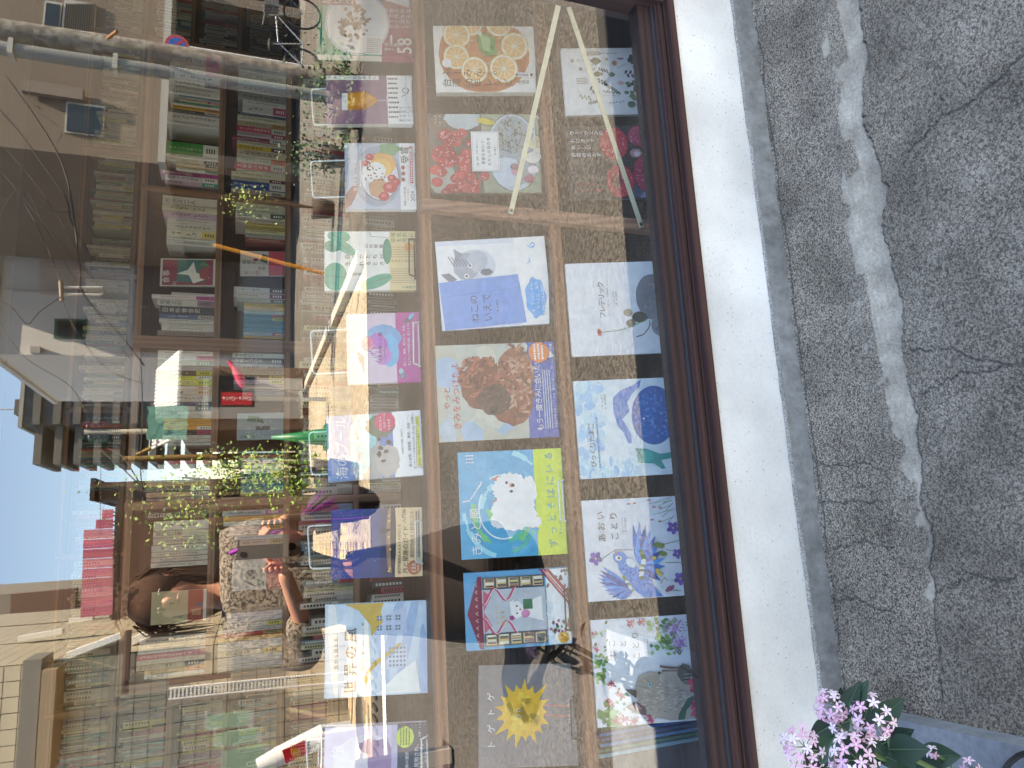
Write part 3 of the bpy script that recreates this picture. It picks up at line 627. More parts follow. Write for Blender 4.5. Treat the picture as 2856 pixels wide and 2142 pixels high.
c = Cov('fumin', 'cookbook with lemon slices in brown broth and black title', '#dad6d0', (858, 1524, 612, 173), spine='#cfcabf', thick=.022)
c.ell(1185, 360, 300, 262, '#b06e40', jag=.01); c.ell(1185, 360, 285, 248, '#a45c34'); c.ell(1180, 380, 200, 180, '#b8764a', jag=.05)
for i in range(46): x, y = rnd.uniform(1030, 1360), rnd.uniform(240, 480); c.line([(x, y), (x+rnd.uniform(-50, 50), y+rnd.uniform(-60, 60))], 4, rnd.choice(['#d8b490', '#c89870', '#e0c4a0']))
def lemon(x, y, r):
    c.ell(x, y, r, r, '#d8a548'); c.ell(x, y, r*.93, r*.93, '#efe2cc'); c.ell(x, y, r*.80, r*.80, '#dba668')
    for i in range(10): a = 6.283*i/10+.2; c.line([(x, y), (x+r*.8*math.cos(a), y+r*.8*math.sin(a))], r*.045, '#f0dcc0')
    c.ell(x, y, r*.09, r*.09, '#f0e2cc')
for q in ((1105, 165, 78), (1290, 160, 88), (1010, 235, 92), (1388, 310, 93), (1000, 382, 86), (1308, 460, 96), (1115, 470, 90)): lemon(*q)
c.poly([(1145, 250), (1165, 215), (1260, 255), (1270, 370), (1190, 378), (1150, 330)], '#4f8a48'); c.poly([(1160, 235), (1230, 260), (1225, 350), (1180, 340)], '#8cb880'); c.poly([(1150, 210), (1175, 215), (1175, 245), (1150, 240)], '#c4d8b0')
c.p.w += .0001; c.ell(937, 425, 32, 30, '#f0eeea'); c.h('おうちでつくれる', 934, 450, 6, '#333336'); 
c.v('ふーみん', 898, 492, 64, '#2a2624', 66); c.v('さんの', 1165, 492, 32, '#2a2624', 33); c.v('台湾', 898, 556, 60, '#2a2624', 62); c.h('50', 1098, 590, 64, '#2a2624', 32); c.v('年レシピ', 1100, 556, 60, '#2a2624', 64); c.v('斉風瑞', 1392, 550, 26, '#2a2624', 27)
c.poly([(1375, 500), (1400, 488), (1480, 490), (1500, 505), (1480, 522), (1395, 518)], '#f0f0ee'); c.poly([(1385, 503), (1405, 494), (1470, 496), (1470, 514), (1400, 512)], '#9a9ca8'); c.ell(1392, 503, 9, 9, '#5a463c'); c.ell(1488, 503, 10, 10, '#2c2c30'); c.close()

c = Cov('hozon', 'large cookbook with frozen strawberries, a bowl of herbs and framed title', '#5d5550', (820, 1556, 1277, 753), spine='#8c7c78', thick=.014)
c.ell(950, 830, 130, 90, '#6c5c50', jag=.06); c.ell(900, 1180, 90, 110, '#98a098', jag=.08); c.rect(1170, 753, 1556, 1277, '#8c9684'); c.ell(1050, 780, 120, 80, '#a8b4b8', jag=.05)
for i in range(54):
    x, y = rnd.uniform(850, 1180), rnd.uniform(860, 1275); r = rnd.uniform(26, 46)
    if x > 1095 and 870 < y < 1150: continue
    col = rnd.choice(['#a02834', '#b4343c', '#8c2030', '#c04448', '#a83c44']); c.ell(x, y, r, r*.85, col, 14, .08, w=.0003+i*.000004)
    for j in range(4): c.ell(x+rnd.uniform(-r, r)*.5, y+rnd.uniform(-r, r)*.5, 6, 5, rnd.choice(['#c06a70', '#cc8084', '#8c2834', '#d8a4a8']), 7, .2, w=.0006)
c.p.w = .0007; c.ell(1375, 1010, 182, 262, '#5e6e5c'); c.ell(1375, 1010, 177, 255, '#a9b9c6'); c.ell(1375, 1000, 160, 235, '#8d9ba4'); c.ell(1330, 1140, 90, 100, '#b8c6d6', jag=.05)
for i in range(150): 
    a, r = rnd.random()*6.28, math.sqrt(rnd.random()); x, y = 1370+r*100*math.cos(a), 900+r*110*math.sin(a)*1.1; c.line([(x, y), (x+rnd.uniform(-16, 16), y+rnd.uniform(-20, 20))], 5, rnd.choice(['#4a5240', '#5c664c', '#6f7858', '#3c4434', '#8a9070']))
for x, y, rr, col in ((1515, 960, 44, '#cdbf9c'), (1530, 930, 30, '#c8b490'), (1500, 1050, 50, '#d8ccc4'), (1395, 1140, 40, '#b8909c'), (1500, 1130, 36, '#d6ccd0'), (1470, 1190, 34, '#a05c74'), (1380, 1110, 30, '#8c6474'), (1540, 1010, 34, '#d8d0c4')): c.ell(x, y, rr, rr*.75, col, jag=.06)
c.ell(1200, 810, 60, 20, '#c0b038', rot=.2); c.rect(1098, 877, 1280, 1140, '#e9ebee'); c.line([(1106, 885), (1272, 885), (1272, 1132), (1106, 1132), (1106, 885)], 2, '#8c94a0')
c.h('季節を味わう', 1184, 1096, 26, BK, 27); c.h('わたしの保存食', 1222, 1104, 25, BK, 27); c.h('少量、簡単、お店で買えない', 1140, 1112, 13, BK, 14); c.h('若山曜子', 1258, 1035, 14, BK); 
for i in range(4): c.v(('果実・野菜', '肉・魚', '保存びん', 'レシピ')[i], 850, 778+i*20, 13, '#d8d0cc', 28)
c.close()

c = Cov('iede', 'tilted white and blue picture book with a grey kitten behind a blue panel', '#c3c7d3', (885, 1610, 742, 157), spine='#6c98d0', thick=.012)
c.rect(885, 190, 1410, 430, '#d9dbe2'); c.rect(1400, 157, 1610, 742, '#e4e6ea')
c.ell(1090, 250, 30, 60, '#eceef2'); c.ell(1140, 330, 130, 110, '#b9bfcb', jag=.03); c.ell(1075, 330, 84, 92, '#8f98a8', jag=.04); c.poly([(1000, 210), (1060, 250), (1010, 300)], '#7c8494'); c.poly([(905, 375), (960, 370), (1010, 415), (960, 435)], '#6c7484'); c.ell(1150, 300, 70, 70, '#a3abb8', jag=.08)
for y in (327, 395): c.ell(1100 if y < 350 else 1072, y, 16, 15, '#e8eaee'); c.ell(1100 if y < 350 else 1072, y, 9, 9, '#5c6474')
for i in range(6): c.line([(960+i*22, 260+i*5), (1000+i*20, 330)], 6, '#5f6878')
for i in range(5): c.line([(1120, 350+i*5), (1160, 300+i*22)], 2, '#eef0f4')
c.ell(1205, 375, 40, 22, '#5c6472', jag=.1)
c.poly([(887, 430), (1410, 402), (1440, 722), (905, 740)], '#5f8cca'); c.line([(893, 525), (1418, 490)], 3, '#4a74b0')
c.h('ねこの', 1128, 702, 62, '#2c3848', 60); c.h('いえで', 1212, 702, 62, '#2c3848', 62); c.h('高橋和枝', 1264, 642, 18, '#2c3848', 21)
c.ell(1515, 565, 68, 132, '#2f93d2', n=60, lob=7, amp=.06)
for i, t in enumerate(('いま どこにいるの?', 'ちーこに もう', 'あえないかもしれない。')): c.h(t, 1500+36*i, (685, 640, 680)[i], 24, WH, (24, 26, 22)[i])
c.ell(1525, 212, 16, 16, '#2f93d2'); c.ell(1525, 212, 9, 9, '#e4e6ea'); c.line([(1490, 215), (1512, 235), (1530, 228)], 5, '#2f93d2'); c.line([(1490, 300), (1500, 320), (1478, 335)], 4, '#2f93d2'); c.close()

c = Cov('yatto', 'picture book with a curly reddish brown dog and blue band', '#a9a99c', (1221, 1553, 1232, 958), spine='#8c2f2c', thick=.012)
for i in range(26): c.ell(rnd.uniform(1225, 1460), rnd.uniform(965, 1228), rnd.uniform(20, 50), rnd.uniform(25, 55), rnd.choice(['#a8aca4', '#b9b8aa', '#9cacba', '#8fa8c0', '#b4b4a8', '#a4b2bc']), 16, .12, w=.0002+i*.000004)
c.p.w = .00035
def fur(cx, cy, rx, ry, n, cols, L=16, w0=.0004):
    for i in range(n):
        a, r = rnd.random()*6.283, math.sqrt(rnd.random()); x, y = cx+rx*r*math.cos(a), cy+ry*r*math.sin(a)
        c.ell(x, y, rnd.uniform(.3, 1)*L, rnd.uniform(.2, .5)*L, rnd.choice(cols), 7, .15, rnd.random()*3.14, w=w0+i*.0000015)
c.ell(1350, 1075, 66, 74, '#6c3a2c', jag=.06); c.ell(1425, 1105, 62, 88, '#7a4434', jag=.06); c.ell(1440, 1040, 50, 70, '#8c5040', jag=.06)
fur(1340, 1055, 58, 66, 150, ['#8a4a38', '#74382c', '#a05c48', '#5c2e26'], 13); fur(1440, 1070, 50, 110, 150, ['#8a5040', '#a0705c', '#74443a', '#b08878', '#5c3830'], 13, .0007)
c.p.w = .00095; c.ell(1378, 1120, 46, 44, '#4a3430', jag=.08); fur(1378, 1120, 40, 40, 50, ['#503a34', '#3c2a28', '#5c443c'], 11, .001); c.p.w = .0012; c.ell(1372, 1150, 10, 12, '#241c1c')
c.h('やっと', 1256, 1142, 22, '#b23838', 22); c.h('きみをみつけたよ', 1281, 1200, 24, '#b23838', 24); c.h('ジャンヌ・ウィリス', 1424, 1030, 8, '#a04840', 8)
c.band(1469, '#24509c'); c.h('もう一度きみに会いたい', 1508, 1214, 21, WH, 19.2); c.h('大切な存在に会いたくなる、静かで優しい、犬と人との絆の物語', 1547, 1208, 8.4, WH, 8.4); c.dash(1512, 1208, 1538, 1040, 4, '#c8d4e8', th=.4)
c.ell(1509, 988, 29, 30, '#cf7440'); c.dash(1492, 1008, 1524, 966, 3, WH, th=.5); c.poly([(1536, 1005), (1552, 1000), (1540, 985)], '#ece8e4'); c.close()

c = Cov('kimi', 'turquoise picture book with a fluffy white dog and lime green band', '#3f9cc2', (1281, 1574, 1553, 1256), spine='#3c8cb4', thick=.012)
for i in range(30):
    r = rnd.uniform(40, 190); a0 = rnd.uniform(0, 6.28); col = rnd.choice(['#5cb0cc', '#3c94bc', '#4fae9a', '#68b878', '#54a4d0', '#8cc8d8', '#c8e0e4'])
    pts = [(1400+r*math.cos(a0+.16*k)*.8, 1420+r*math.sin(a0+.16*k)) for k in range(9)]
    w = .0002+i*.000006
    for (x0, y0), (x1, y1) in zip(pts[:-1], pts[1:]):
        t = 3+6*rnd.random() if col != '#c8e0e4' else 2
        L = math.hypot(x1-x0, y1-y0); nx, ny = -(y1-y0)/L*t, (x1-x0)/L*t
        if all(1282 < q < 1492 for q in (x0, x1)) and all(1257 < q < 1552 for q in (y0, y1)): c.poly([(x0+nx, y0+ny), (x1+nx, y1+ny), (x1-nx, y1-ny), (x0-nx, y0-ny)], col, w)
c.p.w = .0006; c.poly([(1372, 1400), (1392, 1385), (1398, 1402)], '#c86c50'); c.poly([(1374, 1337), (1390, 1325), (1396, 1345)], '#c86c50')
c.ell(1425, 1366, 50, 46, '#eaeaec', n=60, jag=.09); c.ell(1430, 1430, 62, 52, '#e4e5ea', n=60, jag=.09); c.ell(1480, 1460, 26, 16, '#e6e7ec', n=30, jag=.1); c.ell(1476, 1372, 22, 40, '#e8e8ea', n=30, jag=.1); c.ell(1390, 1455, 26, 18, '#e4e6ea', n=30, jag=.12)
c.ell(1426, 1372, 5, 4, '#2a2626'); c.ell(1414, 1347, 4, 4, '#2a2626'); c.ell(1427, 1355, 6, 6, '#c88080'); c.ell(1431, 1355, 5, 5, '#2c2424')
c.h('きみと風', 1336, 1547, 34, '#eef4f4', 34); c.line([(1290, 1395), (1310, 1392), (1340, 1350), (1345, 1340)], 3, '#eef4f4'); c.dash(1303, 1290, 1325, 1262, 3, '#e0ecf0', True, .4)
c.band(1493, '#bccb44'); c.h('ずっとそばにいる', 1546, 1540, 27, '#2f90ac', 35); c.h('愛犬への想いに満ちた絵本', 1561, 1500, 7, '#2f90ac', 10); c.close()

c = Cov('lib', 'light blue book with a maroon roofed bookshelf house and pink spine', '#5395bd', (1297, 1590, 1805, 1590), spine='#ae4488', thick=.022)
for i in range(40): x, y = rnd.uniform(1300, 1560), rnd.uniform(1592, 1800); c.line([(x, y), (x, y-rnd.uniform(8, 30))], 1.4, rnd.choice(['#6cabd0', '#4484ac']))
c.poly([(1303, 1705), (1335, 1602), (1345, 1602), (1345, 1802), (1335, 1802)], '#722642')
for y in range(1620, 1800, 20): c.line([(1333, y), (1326, y+4), (1333, y+9)], 2, '#c09c98')
for y0, y1 in ((1606, 1638), (1762, 1796)):
    c.rect(1348, y0, 1520, y1, '#5a4e46')
    for k in range(5):
        x0 = 1352+k*34; c.rect(x0, y0+3, x0+28, y1-3, '#b8ac94'); 
        y = y0+4
        while y < y1-5: q = rnd.uniform(2, 5); c.poly([(x0+4, y), (x0+27, y), (x0+27, y+q), (x0+4, y+q)], rnd.choice(['#74382c', '#3c5c50', '#c8b070', '#40404c', '#a0705c', '#d8d0c0'])); y += q+.6
c.rect(1345, 1640, 1522, 1760, '#a9b0b8'); c.poly([(1348, 1640), (1370, 1660), (1348, 1700), (1370, 1740), (1348, 1760)], '#b85c74')
for s_ in (1, -1):
    yc = 1700; pts = [(1345+i*7, yc+s_*(18+40*math.sin(i*.33)**2+i*1.0)) for i in range(14)]; c.line(pts, 6, '#b44c68'); c.line([(x+4, y) for x, y in pts], 1.6, '#ecd8dc')
for i, t in enumerate(('みさきの', '図書室')): c.h(t, 1388+i*16, 1742, 11, '#c0a050', 15)
c.poly([(1420, 1678), (1432, 1672), (1436, 1690), (1434, 1722), (1420, 1728), (1424, 1710)], '#e8e6e4'); c.ell(1440, 1700, 18, 24, '#f4f2ee', jag=.03); c.ell(1440, 1710, 3, 2.5, '#28282c'); c.ell(1440, 1690, 3, 2.5, '#28282c'); c.ell(1449, 1700, 3, 3, '#c06c78'); c.ell(1425, 1722, 7, 7, '#8c3c78', jag=.2)
c.poly([(1458, 1718), (1458, 1682), (1510, 1665), (1512, 1735)], '#e6dedc'); c.rect(1458, 1672, 1484, 1700, '#3c6c4c'); c.ell(1463, 1712, 12, 12, '#c07ca0', jag=.1)
for i in range(30): c.ell(rnd.uniform(1464, 1506), rnd.uniform(1682, 1724), 1.8, 1.8, rnd.choice(['#8c3448', '#4c6c4c']), 6, w=.0012)
c.p.w = .0013
for y in (1682, 1716): c.line([(1510, y), (1545, y+3)], 8, '#e8e4e2'); c.ell(1550, y+3, 6, 8, '#c8707c')
c.rect(1524, 1592, 1588, 1803, '#c2ccd6')
for i in range(46): c.ell(rnd.uniform(1528, 1586), rnd.choice([rnd.uniform(1594, 1645), rnd.uniform(1738, 1770)]), 4, 5, rnd.choice(['#4f6c50', '#3c5844', '#9c4c68', '#6c8464', '#7a3858']), 8, .2, w=.0016)
c.p.w = .0017; c.poly([(1508, 1590), (1535, 1590), (1590, 1660), (1590, 1700)], '#84223e'); c.line([(1518, 1592), (1586, 1684)], 1.6, '#d8b8bc'); c.line([(1530, 1600), (1580, 1665)], 2.4, '#e0c8cc')
c.ell(1566, 1786, 16, 16, '#cc9c44'); c.h('33', 1566, 1795, 14, '#7a2c1c', 8.6); c.h('万部', 1564, 1779, 5, '#7a2c1c'); c.h('突破!', 1575, 1796, 7, '#7a2c1c'); c.close()

c = Cov('toge', 'grey picture book with a spiky yellow ball on pink legs', '#6d6c70', (1335, 1607, 2139, 1855), spine='#5c5c60', thick=.010)
c.line([(1515, 1972), (1590, 1976), (1592, 1960)], 4, '#b86c5c'); c.line([(1515, 2000), (1590, 2004), (1592, 1988)], 4, '#b86c5c')
pts = []; rr = random.Random(4)
for i in range(17):
    a = 6.283*i/17; a2 = a+6.283/34; R1 = rr.uniform(92, 122) if i % 2 else rr.uniform(78, 100); pts += [(1458+R1*.82*math.cos(a), 1990+R1*math.sin(a)), (1458+52*math.cos(a2), 1990+60*math.sin(a2))]
for a_, b_, c_ in [(pts[i], pts[(i+1) % 34], pts[i-1]) for i in range(0, 34, 2)]: c.poly([c_, a_, b_], '#cda326', w=.0003)
c.ell(1458, 1990, 58, 66, '#cda326', w=.00031)
for i in range(24): a, r = rr.random()*6.28, rr.random()*46; c.ell(1458+r*math.cos(a), 1990+r*math.sin(a), 10, 14, rr.choice(['#d8b23a', '#c29a22', '#dcb848']), 9, .2, w=.00036)
c.p.w = .0005
for y in (1984, 2001): c.ell(1446, y, 4.2, 4.2, '#ece8dc'); c.ell(1446, y, 2.6, 2.6, '#18181a')
c.h('トゲトゲ', 1378, 2098, 26, '#e4e4e6', 44); c.h('はしもと みお', 1589, 2026, 9.5, '#e0e0e2', 10); c.close()
c = Cov('herb', 'white herb book scattered with small leaves, roots and petals', '#d2d6da', (170, 812, 765, 317), spine='#c8c8c4', thick=.012)
GR = ['#3c4a3c', '#4a5c48', '#2f3c34', '#5c7058', '#38463c', '#4c4438']
def leaf(x, y, L, W, a, col, w=None):
    pts = [(x+L*t*math.cos(a)-s*W*math.sin(math.pi*t)*math.sin(a), y+L*t*math.sin(a)+s*W*math.sin(math.pi*t)*math.cos(a)) for t, s in [(0, 1), (.2, 1), (.5, 1), (.8, 1), (1, 0), (.8, -1), (.5, -1), (.2, -1)]]
    c.poly(pts, col, w)
def sprig(x, y, a, L, n, col, ll=18, lw=5):
    x1, y1 = x+L*math.cos(a), y+L*math.sin(a); c.line([(x, y), (x1, y1)], 1.8, col); w = c.p.lay()
    for i in range(n):
        t = (i+.5)/n; leaf(x+(x1-x)*t, y+(y1-y)*t, ll, lw, a+(1.0 if i % 2 else -1.0), col, w)
sprig(430, 350, 3.1, 110, 16, GR[2], 20, 5); sprig(545, 352, 3.14, 130, 5, GR[5], 8, 3); leaf(355, 400, 75, 26, .1, GR[1]); c.ell(465, 393, 10, 10, '#b88468'); c.ell(515, 420, 17, 17, '#b8805c'); leaf(530, 390, 55, 7, 0, '#8c6474')
sprig(400, 455, .3, 70, 8, GR[0], 14, 6); leaf(360, 492, 75, 19, 0, GR[0]); leaf(465, 495, 50, 17, .05, '#5c7458'); sprig(570, 490, .1, 90, 6, '#3c3444', 30, 9); c.ell(645, 450, 11, 11, '#3c4448'); c.ell(560, 440, 40, 6, '#b8bcc0', rot=-.5)
for x, y in ((630, 380), (650, 400), (620, 400), (640, 415), (655, 385)): c.ell(x, y, 18, 16, GR[2], 12, .15)
for i in range(16): c.ell(625+rnd.uniform(-45, 45), 585+rnd.uniform(-36, 36), 16, 12, rnd.choice(GR[:4]), 9, .2, w=c.p.w+.00002+i*.000003)
c.p.w += .0001
for i in range(5): leaf(590+i*3, 650, 50, 9, -.6+i*.3, '#5c7c54')
sprig(330, 600, 0, 60, 4, '#44404a', 34, 9); sprig(440, 560, .6, 110, 14, GR[1], 12, 6); sprig(420, 610, .1, 120, 10, GR[1], 12, 4); sprig(260, 640, .2, 80, 6, GR[3], 20, 5); sprig(320, 690, -.2, 80, 10, GR[1], 12, 6); sprig(450, 690, -.1, 110, 5, '#6c7464', 10, 3); c.ell(545, 555, 22, 14, '#c8a4a4', jag=.2); sprig(390, 530, .5, 60, 6, GR[0], 18, 6)
c.ell(605, 700, 24, 24, '#4a604c', lob=2, amp=.1); c.line([(625, 700), (690, 715)], 2, '#8c7c80'); c.ell(665, 530, 16, 12, '#a8b0b4')
for i in range(6): c.line([(665, 655), (690, 640+i*9)], 1.5, GR[1])
c.v('和ハーブ', 214, 402, 24, BK, 38); c.v('のある', 335, 430, 15, BK, 20); c.v('暮らし', 262, 458, 26, BK, 42)
c.v('食べること、飲むこと', 420, 640, 9, BK, 11); c.dash(255, 515, 330, 562, 4, '#55565a', True, .35); c.v('身体と心', 690, 460, 15, BK, 22); c.dash(700, 330, 712, 760, 1, '#55565a', th=.9); c.dash(722, 330, 734, 760, 1, '#55565a', th=.9); c.close()

c = Cov('wu', 'dark cookbook with roasted red beets and white handwritten title', '#2f2c2e', (200, 872, 1310, 832), spine='#8c8884', thick=.014)
c.ell(650, 1230, 120, 90, '#3c4860', jag=.06)
def beet(x, y, a, b, col, hole=None):
    c.ell(x, y, a, b, '#6c1c30', jag=.03); c.ell(x, y, a*.95, b*.95, col, jag=.03)
    for i in range(70): t, r = rnd.random()*6.28, math.sqrt(rnd.random())*.9; c.ell(x+a*r*math.cos(t), y+b*r*math.sin(t), rnd.uniform(3, 10), rnd.uniform(2, 5), rnd.choice(['#c85c74', '#a02c44', '#d88c98', '#8c2440', '#b84460']), 7, .3, t, w=c.p.w+.00002+i*.0000008)
    c.p.w += .0001
    if hole: c.ell(hole[0], hole[1], 34, 44, '#4c1420', jag=.06); c.ell(hole[0]-4, hole[1]-6, 24, 32, '#641a2c', jag=.06)
beet(720, 900, 105, 76, '#a83058'); beet(520, 950, 98, 112, '#b4303c'); beet(545, 1200, 96, 112, '#b02c3a', (520, 1195)); beet(735, 1150, 100, 130, '#a42c50', (735, 1130)); beet(840, 1000, 70, 60, '#9c2c50')
c.ell(665, 1015, 40, 30, '#b0828c', jag=.08); c.ell(670, 1020, 22, 18, '#d8c0c4', jag=.1); c.poly([(690, 1280), (872, 1180), (872, 1310), (670, 1310)], '#6878b0')
for i, t in enumerate(('ウー・ウェンの', 'わけあって', 'おいしい', '野菜のおかず')): c.v(t, 224, (880, 930, 974, 1024)[i], 31, WH, (31, 33, 34, 33)[i])
c.v('作り続けている', 245, 1218, 22, '#a8383c', 24); c.v('定番レシピ厳選', 245, 1256, 22, '#a8383c', 24); c.close()

c = Cov('fred', 'white picture book with grey boulders and a red flower', '#ccced4', (204, 938, 800, 193), thick=.010)
def stone(x, y, a, b, base):
    c.ell(x, y, a, b, base, 40, .012)
    for i in range(34): t, r = rnd.random()*6.28, math.sqrt(rnd.random())*.72; c.ell(x+a*r*math.cos(t), y+b*r*math.sin(t), a*rnd.uniform(.1, .26), b*rnd.uniform(.08, .2), rnd.choice(['#77777c', '#85858a', '#6e6e74', '#8f8e92', '#7d7a7c']), 12, .2, t, w=c.p.w+.00002+i*.000002)
    c.p.w += .0001
stone(762, 430, 112, 152, '#7c7c82'); stone(815, 620, 78, 74, '#838388')
c.ell(665, 560, 52, 36, '#5a5548', 24, .05); c.ell(590, 528, 30, 24, '#857b6a', 20, .03); c.ell(604, 598, 32, 26, '#7c7262', 20, .03)
c.line([(410, 650), (520, 642), (600, 622), (680, 590), (720, 572)], 5, '#5c9468'); c.poly([(378, 645), (385, 625), (400, 630), (412, 650), (402, 672), (385, 672)], '#b82c3c'); c.ell(392, 648, 9, 9, '#3c1420')
c.line([(632, 690), (680, 675), (715, 640), (730, 610), (728, 585)], 7, '#6c5c4c')
c.h('フレデリック', 440, 558, 47, '#2c2c30', 40); c.h('ちょっと かわった のねずみの はなし', 470, 548, 12, '#38383c', 12.6); c.h('レオ=レオニ', 508, 474, 14, '#38383c', 16); c.h('訳 谷川俊太郎', 525, 474, 13, '#38383c', 13); c.close()

c = Cov('egg', 'pale blue picture book with a giant blue oval and teal shape', '#c6d4e4', (258, 1026, 1605, 964), spine='#c8d8e4', thick=.010)
for i in range(60): c.ell(rnd.uniform(262, 420), rnd.uniform(975, 1600), rnd.uniform(15, 44), rnd.uniform(20, 60), rnd.choice(['#8fb8dc', '#a2c4e2', '#b8d0e6', '#7cacd8', '#b0cce6']), 16, .15, w=.0002+i*.000003)
for i in range(30): c.ell(rnd.uniform(400, 640), rnd.uniform(1500, 1600), rnd.uniform(10, 30), rnd.uniform(15, 40), rnd.choice(['#9cc4e4', '#b4d0e8', '#88b4dc']), 16, .15, w=.0004+i*.000003)
c.p.w = .0006
c.poly([(510, 1085), (560, 1040), (640, 1010), (705, 972), (690, 1020), (640, 1060), (600, 1120), (610, 1180), (560, 1230), (608, 1330), (606, 1392), (585, 1390), (560, 1320), (525, 1270), (505, 1180)][::-1], '#3d78b8')
c.ell(770, 1212, 148, 196, '#35609e', 60, 0, rot=.12)
for i in range(150): t, r = rnd.random()*6.28, math.sqrt(rnd.random())*.9; c.ell(770+146*r*math.cos(t), 1212+190*r*math.sin(t), rnd.uniform(5, 16), rnd.uniform(4, 10), rnd.choice(['#3f6cab', '#4a7ab8', '#2f5894', '#5c88c0']), 8, .2, t, w=.0008+i*.000001)
c.p.w = .001; c.ell(700, 1232, 7, 7, '#e8f0f8'); c.poly([(628, 1425), (700, 1432), (790, 1470), (925, 1455), (945, 1470), (940, 1490), (790, 1510), (815, 1565), (790, 1568), (740, 1530), (640, 1520)][::-1], '#2f8f88'); c.ell(690, 1480, 50, 40, '#38a096', jag=.04); c.line([(640, 1430), (680, 1505)], 4, '#1c4c50')
for i in range(44): c.ell(rnd.uniform(890, 940), 970+i*14.2, 24, 18, rnd.choice(['#6c8cc0', '#86a4d0', '#5070a8', '#9cb4d8']), 10, .15, w=.0012+i*.000002)
c.p.w = .0014
for i in range(44): c.ell(rnd.uniform(935, 1010), 970+i*14.2, 26, 17, rnd.choice(['#5c7cb4', '#86a4d0', '#4464a0', '#7c98c8']), 10, .15, w=.0014+i*.000002)
c.p.w = .0016; c.h('びっくりたまご', 365, 1534, 44, '#26282e', 41); c.h('レオ=レオニ', 440, 1162, 16, '#26282e', 17); c.h('訳 谷川俊太郎', 460, 1160, 14, '#44484e', 14); c.dash(382, 1540, 396, 1215, 1, '#4c7ca8', th=.7); c.close()

c = Cov('aoi', 'white picture book with a blue bird in flight and violets', '#c9ccd4', (259, 907, 724, 174), spine='#d4d6dc', thick=.012)
B1, B2, B3 = '#2f6cb4', '#3f80c4', '#1f4f94'
def flower(x, y, r, col):
    for i in range(5): a = 6.28*i/5+.3; c.ell(x+r*.55*math.cos(a), y+r*.55*math.sin(a), r*.5, r*.38, col if i % 2 else '#5c4490', 10, .1, a)
    c.ell(x, y, r*.15, r*.15, '#e0c050')
for y0, a, L in ((700, -.3, 90), (640, -.15, 60), (250, .3, 120), (200, .1, 130), (290, .5, 100), (220, .5, 90), (180, .35, 100)):
    c.line([(760, y0), (760-L*math.cos(a), y0+L*math.sin(a)*.6)], 2.5, '#587858'); c.line([(762, y0-8), (762-L*.7*math.cos(a+.3), y0-8+L*.7*math.sin(a+.3))], 3, '#6c8c64')
for x, y in ((690, 235), (655, 230), (640, 300), (680, 310), (518, 205), (550, 203), (630, 190)): c.ell(x, y, 12, 5, '#b07c70', 8, .2)
c.line([(690, 440), (790, 420)], 3, '#4c6c4c'); c.line([(690, 540), (790, 545)], 3, '#4c6c4c'); c.line([(700, 470), (785, 485)], 3, '#4c6c4c'); c.line([(420, 455), (520, 460)], 3, '#6c5c44'); c.line([(345, 500), (420, 455)], 3, '#4c6c4c')
flower(313, 495, 36, '#6c4ca0'); flower(750, 352, 36, '#6c4ca0'); flower(760, 495, 28, '#6c4ca0'); flower(762, 632, 36, '#7450a8')
def wing(px, py, tips, wd_):
    for i, (x, y) in enumerate(tips):
        L = math.hypot(x-px, y-py); a = math.atan2(y-py, x-px); w = c.p.w+.00001*i
        pts = [(px+L*t*math.cos(a)-s*wd_*math.sin(math.pi*min(1, t*.9+.1))*math.sin(a), py+L*t*math.sin(a)+s*wd_*math.sin(math.pi*min(1, t*.9+.1))*math.cos(a)) for t, s in [(0, 1), (.3, 1), (.65, 1), (.9, .8), (1, 0), (.9, -.8), (.65, -1), (.3, -1)]]
        c.poly(pts, (B1, B2, B3, '#4c90d0')[i % 4], w)
    c.p.w += .0003
wing(500, 680, [(318, 578), (315, 600), (320, 622), (330, 645), (345, 668), (362, 690), (382, 708), (402, 716), (425, 722), (345, 540), (328, 558)], 15)
wing(545, 560, [(530, 320), (565, 305), (598, 325), (625, 355), (648, 390), (668, 430), (682, 470), (690, 515), (688, 560), (678, 600), (655, 635), (545, 400)], 19)
c.poly([(430, 500), (460, 475), (500, 510), (540, 560), (585, 600), (600, 640), (640, 700), (660, 718), (560, 720), (520, 690), (470, 620), (430, 560)][::-1], B2)
for i in range(60): t = rnd.random(); c.ell(450+t*150, 540+t*130+rnd.uniform(-35, 35), rnd.uniform(4, 10), 5, rnd.choice([B1, B3, '#5c9cd4', '#3c74b4']), 8, .2, w=c.p.w+i*.000002)
c.p.w += .0002; c.ell(440, 495, 34, 32, B2, jag=.03); c.ell(436, 500, 18, 14, '#d8d0cc'); c.ell(437, 500, 7, 7, '#18181c'); c.poly([(412, 460), (432, 470), (425, 482)], '#b87448'); c.ell(500, 530, 30, 20, '#c8d8e8', rot=.8)
for i in range(12): c.ell(560+10*math.sin(i*.5), 470+i*13, 14, 9, rnd.choice(['#4c6840', '#6c8450', '#d0d8dc']), 8, .2); c.ell(455+i*3.5, 600+i*7, 10, 6, rnd.choice(['#5c7450', '#8c9458', '#d0d8dc']), 8, .2)
for x, y in ((630, 512), (642, 590), (655, 600), (640, 578)): c.ell(x, y, 11, 10, '#d8b03c')
for x, y in ((672, 445), (680, 490), (650, 440)): c.ell(x, y, 22, 14, '#6c7c38', jag=.2)
c.ell(700, 680, 30, 12, '#8c4c6c', jag=.2, rot=-.5); c.line([(650, 650), (675, 620), (690, 640)], 4, '#a08468')
c.band(778, '#9fabcc'); c.p.w = max(c.p.w, .0005); c.ell(818, 248, 46, 48, '#2f78c0'); c.h('累計80万部', 815, 285, 15, WH, 14); c.dash(790, 275, 805, 225, 2, WH, th=.4)
